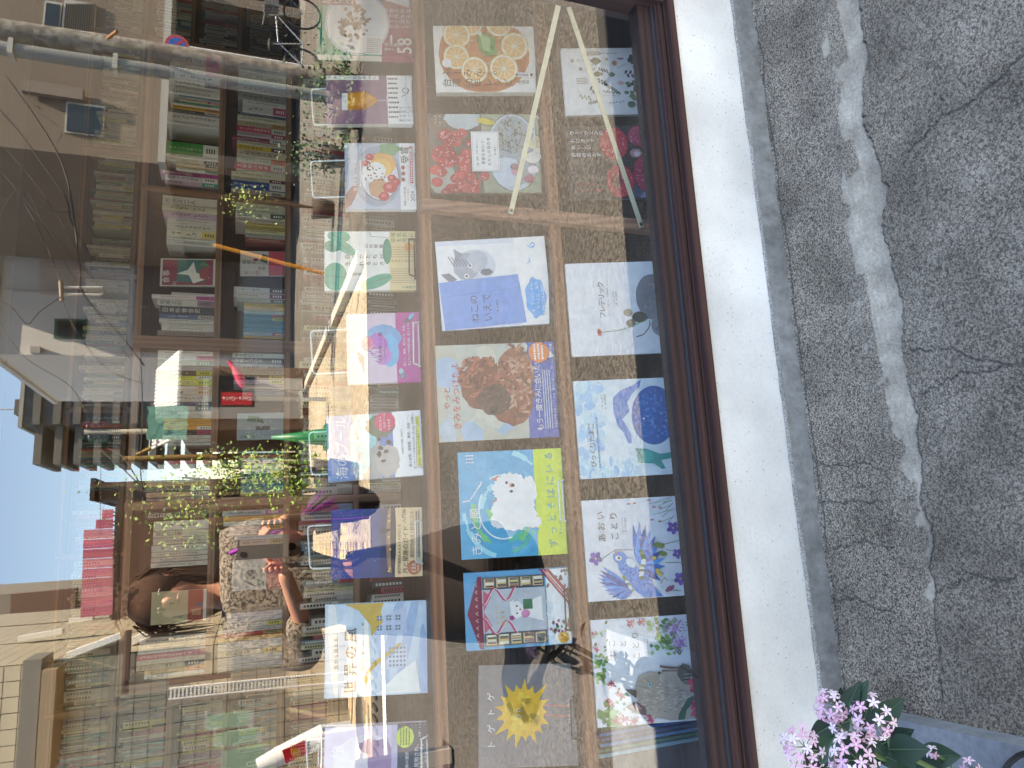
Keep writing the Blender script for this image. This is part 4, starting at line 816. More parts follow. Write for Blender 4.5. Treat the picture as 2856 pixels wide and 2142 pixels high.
c.h('日本絵本賞受賞作', 828, 560, 24, '#3c4488', 25.5); c.h('『ねことことり』と響きあう', 858, 590, 23, '#3c4488', 24)
c.h('あおい', 372, 415, 50, '#28292e', 61); c.h('ことり', 442, 408, 50, '#28292e', 56); c.h('作 たてのひろし', 476, 362, 11, '#38383c', 11.5); c.h('絵 なかの真実', 491, 360, 11, '#38383c', 11.5); c.close()

c = Cov('neko', 'white picture book with a pale cat profile under leaves', '#c5cad4', (309, 970, 1410, 830), spine='#c8ccd0', thick=.012)
LG = ['#4c7840', '#5f8c4c', '#3c6438', '#7ca060', '#86a870', '#48703c']
def leaves(x0, x1, y0, y1, n, s=26):
    for i in range(n):
        x, y, a = rnd.uniform(x0, x1), rnd.uniform(y0, y1), rnd.random()*6.28; leaf(x, y, rnd.uniform(.6, 1.3)*s, rnd.uniform(.25, .42)*s, a, rnd.choice(LG), c.p.w+.00001+i*.000002)
    c.p.w += .0002
def reds(x, y, r, n, cols):
    for i in range(n): a = rnd.random()*6.28; q = rnd.uniform(0, r); c.ell(x+q*math.cos(a), y+q*math.sin(a), rnd.uniform(5, 12), rnd.uniform(2, 4), rnd.choice(cols), 7, .2, a, w=c.p.w+.00001+i*.000001)
    c.p.w += .0001
leaves(315, 370, 1040, 1180, 30, 34); leaves(330, 400, 1280, 1400, 26, 50); leaves(320, 390, 850, 1040, 14, 20); leaves(400, 520, 1180, 1400, 22, 22); leaves(630, 790, 835, 1020, 44, 34); leaves(680, 770, 960, 1040, 20, 28)
RD = ['#a02c4c', '#b8405c', '#8c2444', '#c85c74']
for q in ((310, 900), (325, 985), (395, 1190), (385, 1280), (440, 1245), (410, 1380), (450, 1380), (505, 1390), (580, 1370), (600, 1390), (530, 855), (585, 850)): reds(q[0], q[1], 26, 18, RD)
reds(770, 900, 60, 70, ['#a87cb8', '#9464a8', '#b890c4']); reds(790, 990, 50, 60, ['#a87cb8', '#9464a8', '#b890c4']); reds(860, 870, 30, 20, ['#6c4c34', '#8c3c3c'])
c.ell(770, 1290, 120, 105, '#a8a096', jag=.02); c.ell(720, 1190, 90, 60, '#9c948c', jag=.03, rot=.2); c.poly([(545, 1150), (610, 1128), (660, 1140), (672, 1165), (700, 1200), (860, 1230), (872, 1400), (700, 1400), (600, 1370), (530, 1280), (522, 1200)], '#9d958d'); c.ell(620, 1230, 92, 82, '#948c84', jag=.03)
c.poly([(465, 1215), (530, 1225), (525, 1270)], '#584c48'); c.poly([(462, 1310), (520, 1285), (570, 1310), (575, 1365), (510, 1345)], '#6c5c5c'); c.poly([(485, 1312), (525, 1298), (550, 1325), (520, 1335)], '#a88c88')
for i in range(130): t, r = rnd.random()*6.28, math.sqrt(rnd.random()); c.ell(690+150*r*math.cos(t), 1275+75*r*math.sin(t), rnd.uniform(6, 16), 3, rnd.choice(['#a89e94', '#8c847c', '#b8b0a6', '#7c736c']), 7, .2, rnd.uniform(-.4, .4), w=c.p.w+.00001+i*.000001)
c.p.w += .0002; c.ell(602, 1202, 9, 11, '#8cb4cc'); c.ell(602, 1202, 4, 7, '#2c3840'); c.ell(660, 1140, 8, 8, '#4c403c')
for i in range(5): c.line([(660, 1160+i*4), (690, 1150+i*14)], 1.5, '#d8d4cc')
c.poly([(740, 1400), (745, 1370), (800, 1290), (835, 1275), (842, 1300), (790, 1350), (775, 1400)], '#3c5c4c'); c.ell(800, 1150, 40, 52, '#5c5850', jag=.08); c.line([(665, 1105), (720, 1115), (780, 1120)], 12, '#6c5c4c'); c.line([(675, 1130), (760, 1135)], 9, '#7c6c5c')
for i in range(7): c.line([(790, 1160+i*9), (850, 1155+i*10)], 5, '#34322f' if i % 2 else '#8c8478')
for i in range(40): c.ell(rnd.uniform(820, 872), rnd.uniform(1180, 1405), 14, 12, rnd.choice(['#b03044', '#c04458', '#982838']), 9, .2, w=c.p.w+.00001+i*.000001)
c.band(872, '#a3aabb'); c.p.w = max(c.p.w+.0002, .0012); c.ell(884, 905, 42, 60, '#2f78c0'); c.h('80万部', 884, 935, 14, WH, 13)
c.h('ねこ', 430, 1050, 46, '#28292e', 58); c.h('と', 490, 990, 42, '#28292e'); c.h('ことり', 560, 1066, 48, '#28292e', 56); c.h('作 たてのひろし', 596, 1030, 11, '#38383c', 11.5); c.h('絵 なかの真実', 612, 1030, 11, '#38383c', 11.5)
c.h('親子で読んでほしい絵本', 928, 1390, 26, '#2c2e3c', 27); c.h('日本絵本賞', 902, 1052, 26, '#2c2e3c', 27); c.h('第5回', 893, 1250, 14, '#2c2e3c', 14); c.h('第28回', 870, 1012, 15, '#2c2e3c', 13)
for y in (1100, 1115, 1395): 
    for i in range(6): c.ell(868+i*7, y-5+abs(i-3), 4, 2, '#3c3e4c', 7)
c.close()

# thin picture books standing on edge beside the last face-out book
for i, (col, w_, h_) in enumerate((('#5c7c54', .006, .262), ('#3c6434', .005, .250), ('#2f5c9c', .006, .264), ('#24487c', .005, .258), ('#3c74a4', .006, .262), ('#2c6c50', .005, .27), ('#6c98a8', .007, .275))):
    x = at(1780, 2004+i*14.5, .215).x; mb = MB(); m_ = pm(col, .4, .08, 30); z0 = ZC+.003
    mb.box((x-w_/2, .215, z0), (x+w_/2, .40, z0+h_), m_); o = mb.build('thin_book', loc=(x, .215, z0))
    tag(o, ('thin grass green', 'thin dark green', 'thin bright blue', 'thin navy', 'thin sky blue', 'thin emerald', 'thin pale blue')[i]+' picture book standing edge-on beside the cat cover', 'book', 'thin picture books standing edge-on on the lowest step')

# ------------------------------------------------------------ white wire book stands on the top step
wire = pm('#d4dcdc', .35, .03); wblack = pm('#1c1e20', .4, .03)
def stand(px0, py0, py1, shelf_z, y0, m_, label, tall=True, foot=.018):
    """px0: picture x of the loop's top, py0..py1 its two sides"""
    zt = at(px0, (py0+py1)/2, y0+.105).z; xl, xr = at(px0+40, py1, y0+.09).x, at(px0+40, py0, y0+.09).x
    r_ = .0021; s = .012
    def rounded(P, rad=.010):
        out = [P[0]]
        for a, b_, c_ in zip(P[:-2], P[1:-1], P[2:]):
            a, b_, c_ = Vector(a), Vector(b_), Vector(c_); u = (a-b_).normalized()*rad; v = (c_-b_).normalized()*rad
            for k in range(5): t = k/4; out.append(tuple((b_+u)*(1-t)**2+b_*2*t*(1-t)+(b_+v)*t*t))
        return out+[P[-1]]
    yb, yt = y0+.026, y0+.105; z0 = shelf_z+r_+.0005
    t = empty('wire_book_stand', ((xl+xr)/2, y0, shelf_z), label, 'book stand', 'wire book stands on the display steps')
    mb = MB(); mb.tube(rounded([(xl, yb, z0), (xl, yt, zt-.004), (xr, yt, zt+.002), (xr, yb, z0)]), r_, m_, 8); rel(t, mb.build('back_loop'))
    for x in (xl, xr):
        mb = MB(); mb.tube(rounded([(x, yb, z0), (x, y0-.012, z0), (x+(.004 if x == xl else -.004), y0-.016, z0+foot)], .006), r_, m_, 8); rel(t, mb.build('foot'))
    mb = MB(); mb.tube([(xl, y0+.0, z0), (xr, y0+.0, z0)], r_, m_, 8); rel(t, mb.build('cross_wire'))
    mb = MB(); mb.tube(rounded([(xl+.004, y0-.016, z0+foot), (xr-.004, y0-.016, z0+foot-.002)], .004), r_*.9, m_, 8); rel(t, mb.build('front_lip'))
yA = .262
for q in ((870, 245, 345, 'wire stand behind the mauve beer guide', 'beer'), (868, 447, 548, 'wire stand behind the fruit and cream cookbook', 'asa'), (866, 690, 795, 'dark thin wire stand behind the book with green leaves', 'niwa'),
          (868, 920, 1040, 'wire stand behind the blue and violet bird book', 'tori'), (864, 1203, 1322, 'wire stand behind the sea pool book', 'pool'), (860, 1465, 1585, 'wire stand behind the night sky book', 'moon'), (856, 2062, 2200, 'wire stand behind the lilac banded book', 'tabi')):
    dark = q[3].startswith('dark'); stand(q[0], q[1], q[2], ZA, F_[q[4]][3], wblack if dark else wire, ('' if dark else 'white ')+q[3])
for q in ((1300, 1640, 1755, 'black wire stand behind the maroon roofed house book', wblack, 'lib'), (1300, 1350, 1460, 'white wire stand under the white dog book', wire, 'kimi'), (1250, 375, 480, 'white wire stand under the frozen strawberry cookbook', wire, 'hozon'), (1345, 1930, 2040, 'black wire stand behind the spiky yellow ball book', wblack, 'toge')):
    stand(q[0]+110, q[1], q[2], ZBk, F_[q[5]][3], q[4], q[3])

# ------------------------------------------------------------ bookcases
SH = wood('#8e6a52', '#6c4e3c', 0, .5, .7, 'bookcase_board'); SV = wood('#8e6a52', '#6c4e3c', 2, .5, .7, 'bookcase_upright'); BKp = pm('#5c4638', .7, .1, 8, stretch=(1, 1, 20))
YB = 1.56
case = empty('bookcase', (.6, YB+.13, 0), 'long brown wooden bookcase full of upright books in the middle of the shop', 'bookcase')
Zt = lambda px: at(px, 1071, YB).z
zAB, zB = Zt(592), Zt(793); pitch = zAB-zB
rows = [zAB+pitch+.012, zAB, zB, zB-pitch, zB-2*pitch, zB-3*pitch]
XRc, XLc = at(500, 128, YB).x, at(500, 1908, YB).x
dv = [at(615, 545, YB).x, at(600, 960, YB).x, at(590, 1404, YB).x]
for i, z_ in enumerate(rows):
    part('shelf', (XLc+.012, YB, z_-.022), (XRc-.012, YB+.24, z_), SH, case)
for x, w_ in ((XRc, .03), (dv[0], .022), (dv[1], .046), (dv[2], .026), (XLc, .03)):
    part('upright', (x-w_/2, YB-.003, 0), (x+w_/2, YB+.245, rows[0]+.003), SV, case)
part('back_board', (XLc, YB+.246, 0), (XRc, YB+.256, rows[0]), BKp, case)
COLN = [('white', '#dcdcd8'), ('cream', '#cfc4a4'), ('beige', '#b8a68c'), ('pale grey', '#b4b4b4'), ('grey', '#808084'), ('charcoal', '#3a3a3e'), ('black', '#1c1c20'), ('brown', '#7c5c44'), ('red', '#b03038'), ('maroon', '#703040'), ('crimson', '#b03c5c'), ('pink', '#c87c98'), ('magenta', '#b03c8c'),
        ('purple', '#6c4c84'), ('lilac', '#b4a4c0'), ('navy', '#2c3858'), ('blue', '#3468a8'), ('slate blue', '#607490'), ('sky blue', '#70a8c4'), ('teal', '#2c7c80'), ('green', '#3c8c50'), ('pale green', '#a4b898'), ('dark green', '#2c4c3c'), ('yellow', '#c8c030'), ('ochre', '#c09038'), ('orange', '#c8703c'), ('tan', '#c49c74'), ('mint', '#84bca8')]
def cname(h):
    c_ = [int(h[i:i+2], 16) for i in (1, 3, 5)]
    def dist(k):
        d_ = [int(k[i:i+2], 16) for i in (1, 3, 5)]; mc, md = sum(c_)/3, sum(d_)/3
        return sum(((a-mc)-(b_-md))**2 for a, b_ in zip(c_, d_))*2.2+(mc-md)**2
    return min(COLN, key=lambda k: dist(k[1]))[0]
ORD = ['first', 'second', 'third', 'fourth', 'fifth', 'sixth', 'seventh', 'eighth', 'ninth', 'tenth', 'eleventh', 'twelfth', 'thirteenth', 'fourteenth', 'fifteenth', 'sixteenth', 'seventeenth', 'eighteenth', 'nineteenth', 'twentieth', 'twenty-first', 'twenty-second', 'twenty-third', 'twenty-fourth', 'twenty-fifth', 'twenty-sixth', 'twenty-seventh', 'twenty-eighth', 'twenty-ninth', 'thirtieth', 'thirty-first', 'thirty-second', 'thirty-third', 'thirty-fourth', 'thirty-fifth', 'thirty-sixth', 'thirty-seventh', 'thirty-eighth', 'thirty-ninth', 'fortieth', 'forty-first', 'forty-second', 'forty-third', 'forty-fourth', 'forty-fifth', 'forty-sixth', 'forty-seventh', 'forty-eighth', 'forty-ninth', 'fiftieth']
PG2 = pm('#c4bcac', .8, .08, 40)
def spine_book(x0, x1, y, z0, h, col, band=None, title=None, dep=.13, name='book'):
    mb = MB(); m_ = pm(col, .5, .07, 35); e = .0012; x0 += .0004; x1 -= .0004; q = min(.002, (x1-x0)/3)
    pr = [(x0, y+dep), (x0, y+q), (x0+q, y), (x1-q, y), (x1, y+q), (x1, y+dep)]
    n = len(pr); vs = [(a, b_, z0) for a, b_ in pr]+[(a, b_, z0+h) for a, b_ in pr]
    mb.add(vs, [(i, (i+1) % n, (i+1) % n+n, i+n) for i in range(n)][::1], m_); mb.add(vs, [tuple(range(n))[::-1]], m_); mb.add(vs, [tuple(range(n, 2*n))], PG2)
    o = mb.build(name, loc=((x0+x1)/2, y, z0))
    bh = 0
    if band:
        bh = h*.30; mb = MB(); mb.box((x0+q*.6, y-.0004, z0+.0005), (x1-q*.6, y-.0001, z0+bh), pm(band, .5, .05, 35)); rel(o, mb.build('paper_band'))
    lum = sum(int(col[i:i+2], 16) for i in (1, 3, 5))/3; ink = pm('#26262a' if lum > 110 else '#d8d4cc', .6, 0)
    t = x1-x0; mb = MB(); w = y-.0007; xc = (x0+x1)/2
    if t > .006:
        if title:
            s = min(t*.74, (h-bh-.012)/len(title)/1.04, .021); tc_ = INK(title[1]) if isinstance(title, tuple) else ink; tt = title[0] if isinstance(title, tuple) else title
            s = min(t*.74, (h-bh-.012)/len(tt)/1.04, .021)
            for i, ch in enumerate(tt):
                g = glyph(ch); zz = z0+h-.008-(i+1)*s*1.04+s*.15
                r90 = ch == 'ー'
                mb.add([((xc+(b_-.36 if r90 else a)*s), w, zz+((.36-a) if r90 else b_)*s) for a, b_ in g[0]], g[1], tc_)
        else:
            zz = z0+h-rnd.uniform(.010, .03); s = t*rnd.uniform(.42, .6); zend = z0+bh+h*rnd.uniform(.08, .25)
            while zz > zend:
                if rnd.random() < .1: zz -= s*.9; continue
                for k in range(3): 
                    a = rnd.uniform(-.5, .1)*s; b_ = a+rnd.uniform(.3, .5)*s; zk = zz-s*(.15+.28*k); mb.add([(xc+a, w, zk), (xc+b_, w, zk), (xc+b_, w, zk-s*.10), (xc+a, w, zk-s*.10)], [(0, 3, 2, 1)], ink)
                a = rnd.uniform(-.3, .2)*s; mb.add([(xc+a, w-.0001, zz-s*.05), (xc+a+s*.11, w-.0001, zz-s*.05), (xc+a+s*.11, w-.0001, zz-s*.85), (xc+a, w-.0001, zz-s*.85)], [(0, 3, 2, 1)], ink)
                zz -= s*1.12
        if bh and t > .008:
            for k in range(4):
                zk = z0+bh-.012-k*.009; mb.add([(xc-t*.2, w, zk), (xc+t*.2, w, zk), (xc+t*.2, w, zk-.005), (xc-t*.2, w, zk-.005)], [(0, 3, 2, 1)], pm('#4c4c50', .6, 0) if sum(int(band[i:i+2], 16) for i in (1, 3, 5)) > 330 else pm('#d8d4cc', .6, 0))
        if mb.v: rel(o, mb.build('spine_print'))
    return o
# compartments: picture y ranges; (y0, y1, height factor, colour, band, title)
T = {}
T['A1'] = [(158,190,.96,'#8a7468','#a84070'),(190,214,1,'#a79d97','#a04870'),(214,234,.9,'#cfcac6'),(234,250,1,'#d6d2cc','#9a8a98'),(250,262,1,'#cfc9c2'),(262,276,1,'#d8d2ca'),(276,284,.8,'#8d9aa0','#7f9396'),(284,291,.8,'#c9a68a','#a83058'),(291,299,.8,'#5fae9a'),(299,306,.9,'#e0dccf'),(306,316,.92,'#c9963a','#c27a4a'),(316,325,.97,'#4a4a45','#b8b8b0'),(325,346,1,'#d8d0cc'),(346,358,1,'#cfc9c4'),
 (405,440,1,'#2f8f44','#d6d8cf','アメリカは食べる'),(440,450,1,'#d8d4ca'),(450,460,.93,'#cfc9bd','#4a4a4a'),(460,470,.8,'#c8b89c','#444444'),(470,478,.8,'#c2b285'),(478,486,.8,'#d0d4cc','#4f9078'),(486,498,1.1,'#8c3f66','#b84a90','中国食グルメ紀行'),(498,512,1,'#c8bcc8','#d8d4d0','世界グルメ巡礼'),(512,524,1,'#bda6b8','#2a9a80','歴史物語')]
T['A2'] = [(545,559,1.03,'#d6d0c8'),(559,580,1.03,'#cfcac2',None,'ガラス二人'),(580,598,1.03,'#c9c0ac'),(598,614,1,'#c3a8bc'),(614,628,.93,'#cfc8c6'),(628,648,.93,'#d0ccc0'),(648,668,.93,'#d8d4c4','#dcc878'),(668,676,.93,'#c9c9c4'),(676,688,.93,'#c8c4c0'),
 (820,828,.8,'#c9c0c0'),(828,840,1.15,'#cfc4c4','#b84a94'),(840,858,1.05,'#bdb9b4','#8a6a80','旬風土記'),(858,880,1,'#45424a',None,'日本外食全史'),(880,893,1,'#50618a','#a8a09a'),(893,905,1,'#c0c0bc'),(905,915,.95,'#c8c4b8'),(915,926,.95,'#cfccc8'),(926,942,1.02,'#94857a')]
T['A3'] = [(978,992,1,'#d8cfc4'),(992,1006,1,'#d2cec8','#d05874'),(1006,1022,1,'#a8b09a','#5a8a50'),(1022,1034,1,'#c0bcc0'),(1034,1049,1,'#36363c','#bcbc28'),(1049,1060,1,'#c8d050','#d0d0cc'),(1060,1076,1,'#d0d48a','#c0d038','人間がつづらない'),(1076,1088,1,'#cfcac4','#e0b8a0','弁当研究所'),(1088,1102,1,'#c8c4bc','#d8b890','ごはん研究所'),(1102,1121,1,'#c8c4c0'),(1121,1132,1,'#2f4070','#606a7c'),(1132,1146,1,'#c8c8c4','#3a7a80'),(1146,1157,1,'#d0ccc8',None,'イタリア料理'),(1157,1166,1,'#c4c4c0'),(1166,1176,.85,'#d09a40'),(1176,1187,.85,'#d09a40'),(1187,1198,.85,'#d89a48','#c8dcd8'),(1198,1205,.85,'#3a3a40','#b83a78'),(1205,1212,.85,'#302c34','#c03a70'),(1212,1223,.86,'#c8c4bc'),(1223,1232,.86,'#c4c0bc'),(1232,1241,.86,'#b8b8b4'),
 (1282,1292,.8,'#c85a6a'),(1292,1306,.92,'#c8c8c4','#8a7aa8'),(1306,1316,1.1,'#d0d0cc'),(1316,1330,1.1,'#c8c8a8'),(1330,1342,1.1,'#c8ccc4'),(1342,1353,1.1,'#c4a878'),(1353,1368,1.1,'#24443c','#c8c8c8'),(1368,1382,1.1,'#c8a080','#a8a8a4'),(1382,1392,1.1,'#b09aa8','#b8b8b8')]
T['A4'] = [(1421,1441,1.1,'#2b3030',None,'野口百夜'),(1447,1474,.95,'#d0cec8'),(1474,1492,.95,'#c8c4b8',None,'自炊の風景'),(1492,1512,.95,'#bcb6ac'),(1512,1531,.97,'#c0c0be'),(1531,1545,.97,'#c8c4ba'),(1545,1560,.97,'#c0bcb8'),(1560,1574,.97,'#c8c6c2'),
 (1762,1780,1.1,'#c8c4c0'),(1780,1793,1.12,'#d0ccc8'),(1793,1806,1.12,'#c8c4c4'),(1806,1822,1.14,'#b03a5c'),(1822,1835,1.14,'#d0c4b4'),(1835,1850,1.14,'#c8b898','#1f2848','私のおいしい味噌汁'),(1850,1862,1,'#d0b070','#c85c30','しあわせの味'),(1862,1874,1,'#cfcfcf',None,'料理と物語'),(1874,1888,.9,'#c4b8a4')]
T['B1'] = [(160,178,.95,'#9a9a98'),(178,200,.95,'#8a8a8c'),(200,216,1,'#a8a4a0'),(216,232,1,'#b8b4b0'),(232,250,1,'#7fa09c'),(250,270,1,'#7c7a7a'),(270,290,1,'#8c8886'),(290,304,.9,'#c8c4bc'),(304,326,.9,'#c4bcb8','#a83060'),(326,334,1,'#2c3850'),(334,349,1,'#b8b09c'),(349,364,1,'#a49478','#a87c34'),(364,380,1,'#b03050','#bcb4ac','オールド台湾食卓記'),(380,392,1,'#a89898','#9c3a5c'),(392,404,1.1,'#7a3048','#bcb8b4'),(404,415,1,'#b4b09c'),(415,428,1,'#ccb010','#5c2c4c','カズ中華移民'),(428,448,1,'#c8b8a0',None,'七福浪漫大勢食'),(448,465,1,'#b8b8a8','#c86428'),(465,482,1.04,'#bc343c','#b8b4ac','北朝鮮の食卓'),(482,490,1,'#b8b4a4'),(490,503,1.1,'#c0bc9c'),(503,514,1.1,'#b8b4a8','#6c2c44'),(514,536,1.1,'#24488c','#c4c4c0'),(536,550,1.1,'#c0a0a8','#c0bcb0')]
T['B2'] = [(566,578,1,'#c0bca8'),(578,590,1,'#b8b4a8'),(590,600,1,'#b4b4a8'),(600,616,1,'#c4c4bc','#40584a','料理と人間'),(616,628,1,'#b8a8a0'),(628,636,.8,'#b8a860'),(636,646,.8,'#a8985c'),(646,656,.8,'#c0b890'),(656,668,.8,'#a8a8a4'),(668,680,.8,'#8c5048'),
 (806,822,1,'#b8bcbc','#3c3c44'),(822,836,1,'#c0bcb8','#6c3460'),(836,847,.93,'#a8aca4','#4c5448'),(848,858,.8,'#c0a848','#d0b030'),(858,868,.8,'#d0b890'),(868,878,.8,'#a8c0c0'),(878,886,.8,'#3c7c94','#b85c5c'),(886,896,.8,'#4488a4','#b8b84c'),(896,906,.8,'#3f7f98'),(906,917,.8,'#4888a0'),(917,928,.8,'#4c8ca8'),(928,938,.8,'#8ca8b4','#a03c4c'),(938,946,.8,'#c8a430')]
T['B3'] = [(986,1000,1,'#b4b8ac',None,'寄せ場のグルメ'),(1000,1016,1,'#303034','#404048','酒場とコロナ'),(1016,1034,1,'#b0b0ac'),(1034,1047,1,'#b8bcb0'),(1047,1060,1,'#2c2c34','#b8b870'),(1060,1072,.97,'#b8a0b0','#b8b85c'),(1072,1082,.8,'#b8a0a0'),(1082,1092,.8,'#b8a4a4'),(1092,1103,.8,'#b0a8a8'),
 (1256,1266,.8,'#108080'),(1266,1275,.8,'#b85868'),(1275,1284,.8,'#c0c0c0'),(1284,1293,.8,'#803048'),(1293,1303,.8,'#c0c0a0'),(1303,1312,.8,'#c8c8c8'),(1312,1322,.8,'#207878','#c0b040'),(1322,1331,.8,'#207070','#c8c840'),(1331,1341,.8,'#a8a8a0'),(1341,1350,.8,'#307888'),(1350,1360,.8,'#4090a0'),(1360,1369,.8,'#6898a8'),(1369,1376,.8,'#c8b0a0'),(1376,1382,.8,'#b0905c'),(1382,1394,1.15,'#b8b8bc','#185868','食卓一期一会')]
T['B4'] = [(1418,1434,1.12,'#b0acb0','#7a4c7c'),(1434,1447,1.1,'#cf9c34'),(1447,1460,1.1,'#c0c4bc'),(1462,1475,1,'#c0a0a0','#d0a050'),(1475,1487,1,'#b8a0a0'),(1487,1500,.9,'#c4b8b8'),(1500,1516,.8,'#c8a090','#b8903c'),
 (1698,1712,1,'#b8b4c0'),(1712,1726,1,'#b0b4c0'),(1726,1740,1,'#b0b0b4','#c0bc50'),(1740,1753,1.15,'#bcb4b4'),(1753,1764,1.15,'#b83030','#a09060'),(1764,1776,1.15,'#c89c48'),(1776,1788,1.15,'#c0c0c4'),(1788,1800,1.15,'#c8c8c4'),(1800,1816,1.15,'#c4bca4','#d0b050','日本の肉じゃが'),(1816,1826,1.15,'#c0c0c0'),(1826,1838,1.15,'#b8b8bc'),(1838,1852,1.15,'#b0b0b8'),(1852,1864,1.15,'#c0bca8',None,'これさえあれば')]
NM = {'A': 'upper', 'B': 'second'}; BAY = {'1': 'rightmost', '2': 'centre right', '3': 'centre left', '4': 'leftmost'}
lim = {'1': (dv[0]+.012, XRc-.016), '2': (dv[1]+.024, dv[0]-.012), '3': (dv[2]+.014, dv[1]-.024), '4': (XLc+.016, dv[2]-.014)}
for key, L in T.items():
    rz = zAB if key[0] == 'A' else zB; pxb = 592 if key[0] == 'A' else 790; N = len(L)
    for i, b_ in enumerate(L):
        y0, y1, hf, col = b_[:4]; band = b_[4] if len(b_) > 4 else None; title = b_[5] if len(b_) > 5 else None
        xa, xb = at(pxb, y1, YB+.012).x, at(pxb, y0, YB+.012).x
        lo, hi = lim[key[1]]; xa, xb = max(xa, lo), min(xb, hi)
        if xb-xa < .004: continue
        fromleft = N-1-i
        o = spine_book(xa, xb, YB+.010+rnd.uniform(0, .008), rz+.0006, min(.188*hf, .222), col, band, title)
        tt = xb-xa; th = 'thick ' if tt > .024 else 'slim ' if tt < .014 else ''
        bandtxt = ' with '+cname(band)+' band' if band and cname(band) != cname(col) else ''
        tag(o, th+cname(col)+' book'+bandtxt+', '+ORD[fromleft]+' from left, '+NM[key[0]]+' row, '+BAY[key[1]]+' bay', 'book', 'books standing in the brown bookcase')
# face-out books in the bookcase
def face(px0, px1, py0, py1, rz, base, label, draw, lean=10):
    pb = at(px1, py1, YB+.03); pr_ = at(px1, py0, YB+.03); w = pr_.x-pb.x; h = (px1-px0)/ (FOC/(YB+1.28+.02))*1.04
    r = empty('displayed_book', ((pb.x+pr_.x)/2, YB+.03, rz+.0008), label, 'book', 'books facing out in the bookcase')
    r.matrix_world = Matrix.Translation(((pb.x+pr_.x)/2, YB+.03, rz+.001)) @ Matrix.Rotation(-math.radians(lean), 4, 'X')
    mb = MB(); mb.box((-w/2, 0, 0), (w/2, .001, h), pm(base, .45, .06)); mb.box((-w/2, .011, 0), (w/2, .012, h), pm(base, .45, .06)); mb.box((-w/2, .001, 0), (-w/2+.001, .011, h), pm(base, .45, .06)); mb.build('cover', r)
    mb = MB(); mb.box((-w/2+.0012, .0011, .002), (w/2-.002, .0109, h-.002), PAGE); mb.build('pages', r)
    p = Print(w, h); draw(p, w, h); o = p.done(r); o.location = (-w/2, 0, 0)
def R_(p, a, b_, c_, d_, col, w, h): p.poly([(a*w, b_*h), (c_*w, b_*h), (c_*w, d_*h), (a*w, d_*h)], col)
def f1(p, w, h):
    R_(p, .04, .04, .96, .96, '#84384c', w, h); R_(p, .15, .2, .96, .7, '#3c6c68', w, h); p.poly([(.3*w, .1*h), (.5*w, .35*h), (.9*w, .4*h), (.6*w, .5*h), (.45*w, .7*h), (.4*w, .48*h), (.1*w, .4*h)], '#d8d4cc'); p.poly([(.2*w, .12*h), (.7*w, .15*h), (.6*w, .3*h), (.3*w, .28*h)], '#8c4044'); p.poly([(.7*w, .1*h), (.9*w, .2*h), (.8*w, .3*h)], '#4c8c5c')
    p.text('食事', .1*w, .84*h, .24*w, WH, vert=False); p.text('川', .1*w, .78*h, .16*w, WH, vert=True)
face(486, 620, 724, 800, zAB, '#cfcac4', 'white bordered book with a maroon and green painting facing out, upper row', f1)
def f2(p, w, h):
    R_(p, 0, 0, 1, .36, '#b84c60', w, h); p.text('昭和の', .55*w, .96*h, .17*w, BK, vert=True); p.text('女と食', .12*w, .92*h, .2*w, '#a82c48', vert=True); p.poly([(.5*w, .4*h), (.8*w, .36*h), (.9*w, .5*h), (.6*w, .55*h)], '#2c4c3c'); p.poly([(.6*w, .6*h), (.7*w, .6*h), (.7*w, .7*h), (.6*w, .7*h)], '#8c3040'); p.text('随筆', .3*w, .6*h, .14*w, BK, vert=True)
face(684, 798, 702, 770, zB, '#c4c0bc', 'white and rose red paperback facing out in the second row', f2)
def f3(p, w, h):
    p.poly([(.35*w, .3*h), (.5*w, .28*h), (.5*w, .6*h), (.35*w, .6*h)], '#2c4c50'); p.poly([(.62*w, .4*h), (.85*w, .5*h), (.9*w, .75*h), (.7*w, .8*h)], '#4c7c5c'); p.text('にぎやか', .12*w, .95*h, .14*w, BK, vert=True)
    for i in range(30): a, b_ = rnd.uniform(.1, .9)*w, rnd.uniform(.2, .8)*h; q = .03*w; p.poly([(a, b_), (a+q, b_), (a+q, b_+q), (a, b_+q)], '#dfe4e4')
face(676, 790, 1150, 1224, zB, '#98acb0', 'pale grey green dotted book facing out in the second row', f3)
def f4(p, w, h): R_(p, 0, 0, 1, .34, '#8c3420', w, h); R_(p, 0, 0, 1, .06, '#d8d4cc', w, h); p.poly([(.2*w, .1*h), (.42*w, .1*h), (.4*w, .28*h), (.22*w, .26*h)], '#b07c5c'); p.poly([(.42*w, .08*h), (.6*w, .08*h), (.55*w, .22*h)], '#244c6c'); p.text('一汁一菜で', .62*w, .84*h, .085*w, BK, vert=True); p.text('よい', .45*w, .84*h, .085*w, BK, vert=True); p.text('土井善晴', .2*w, .62*h, .08*w, BK, vert=True)
face(452, 574, 1642, 1732, zAB, '#b8b494', 'square cream book with brick red band and small figures facing out, upper row', f4, 8)
def f5(p, w, h):
    R_(p, 0, 0, 1, .32, '#a42c34', w, h); pts = [(.5*w+.16*w*math.cos(a*.4), .62*h+.13*h*math.sin(a*.4)) for a in range(16)]; p.poly(pts, '#4c5058'); p.poly([(.12*w, .5*h), (.34*w, .75*h), (.3*w, .78*h), (.1*w, .55*h)], '#38383c'); p.poly([(.1*w, .36*h), (.34*w, .36*h), (.34*w, .5*h), (.1*w, .5*h)], '#64806c'); p.text('料理', .42*w, .38*h, .12*w, BK)
    for i in range(4): p.text('料理人の手'[i], .55*w, (.26-.055*i)*h, .07*w, '#e8d8d4')
face(668, 786, 1555, 1640, zB, '#b8b4b0', 'white book with emblem, spoons and crimson band facing out, second row', f5, 8)
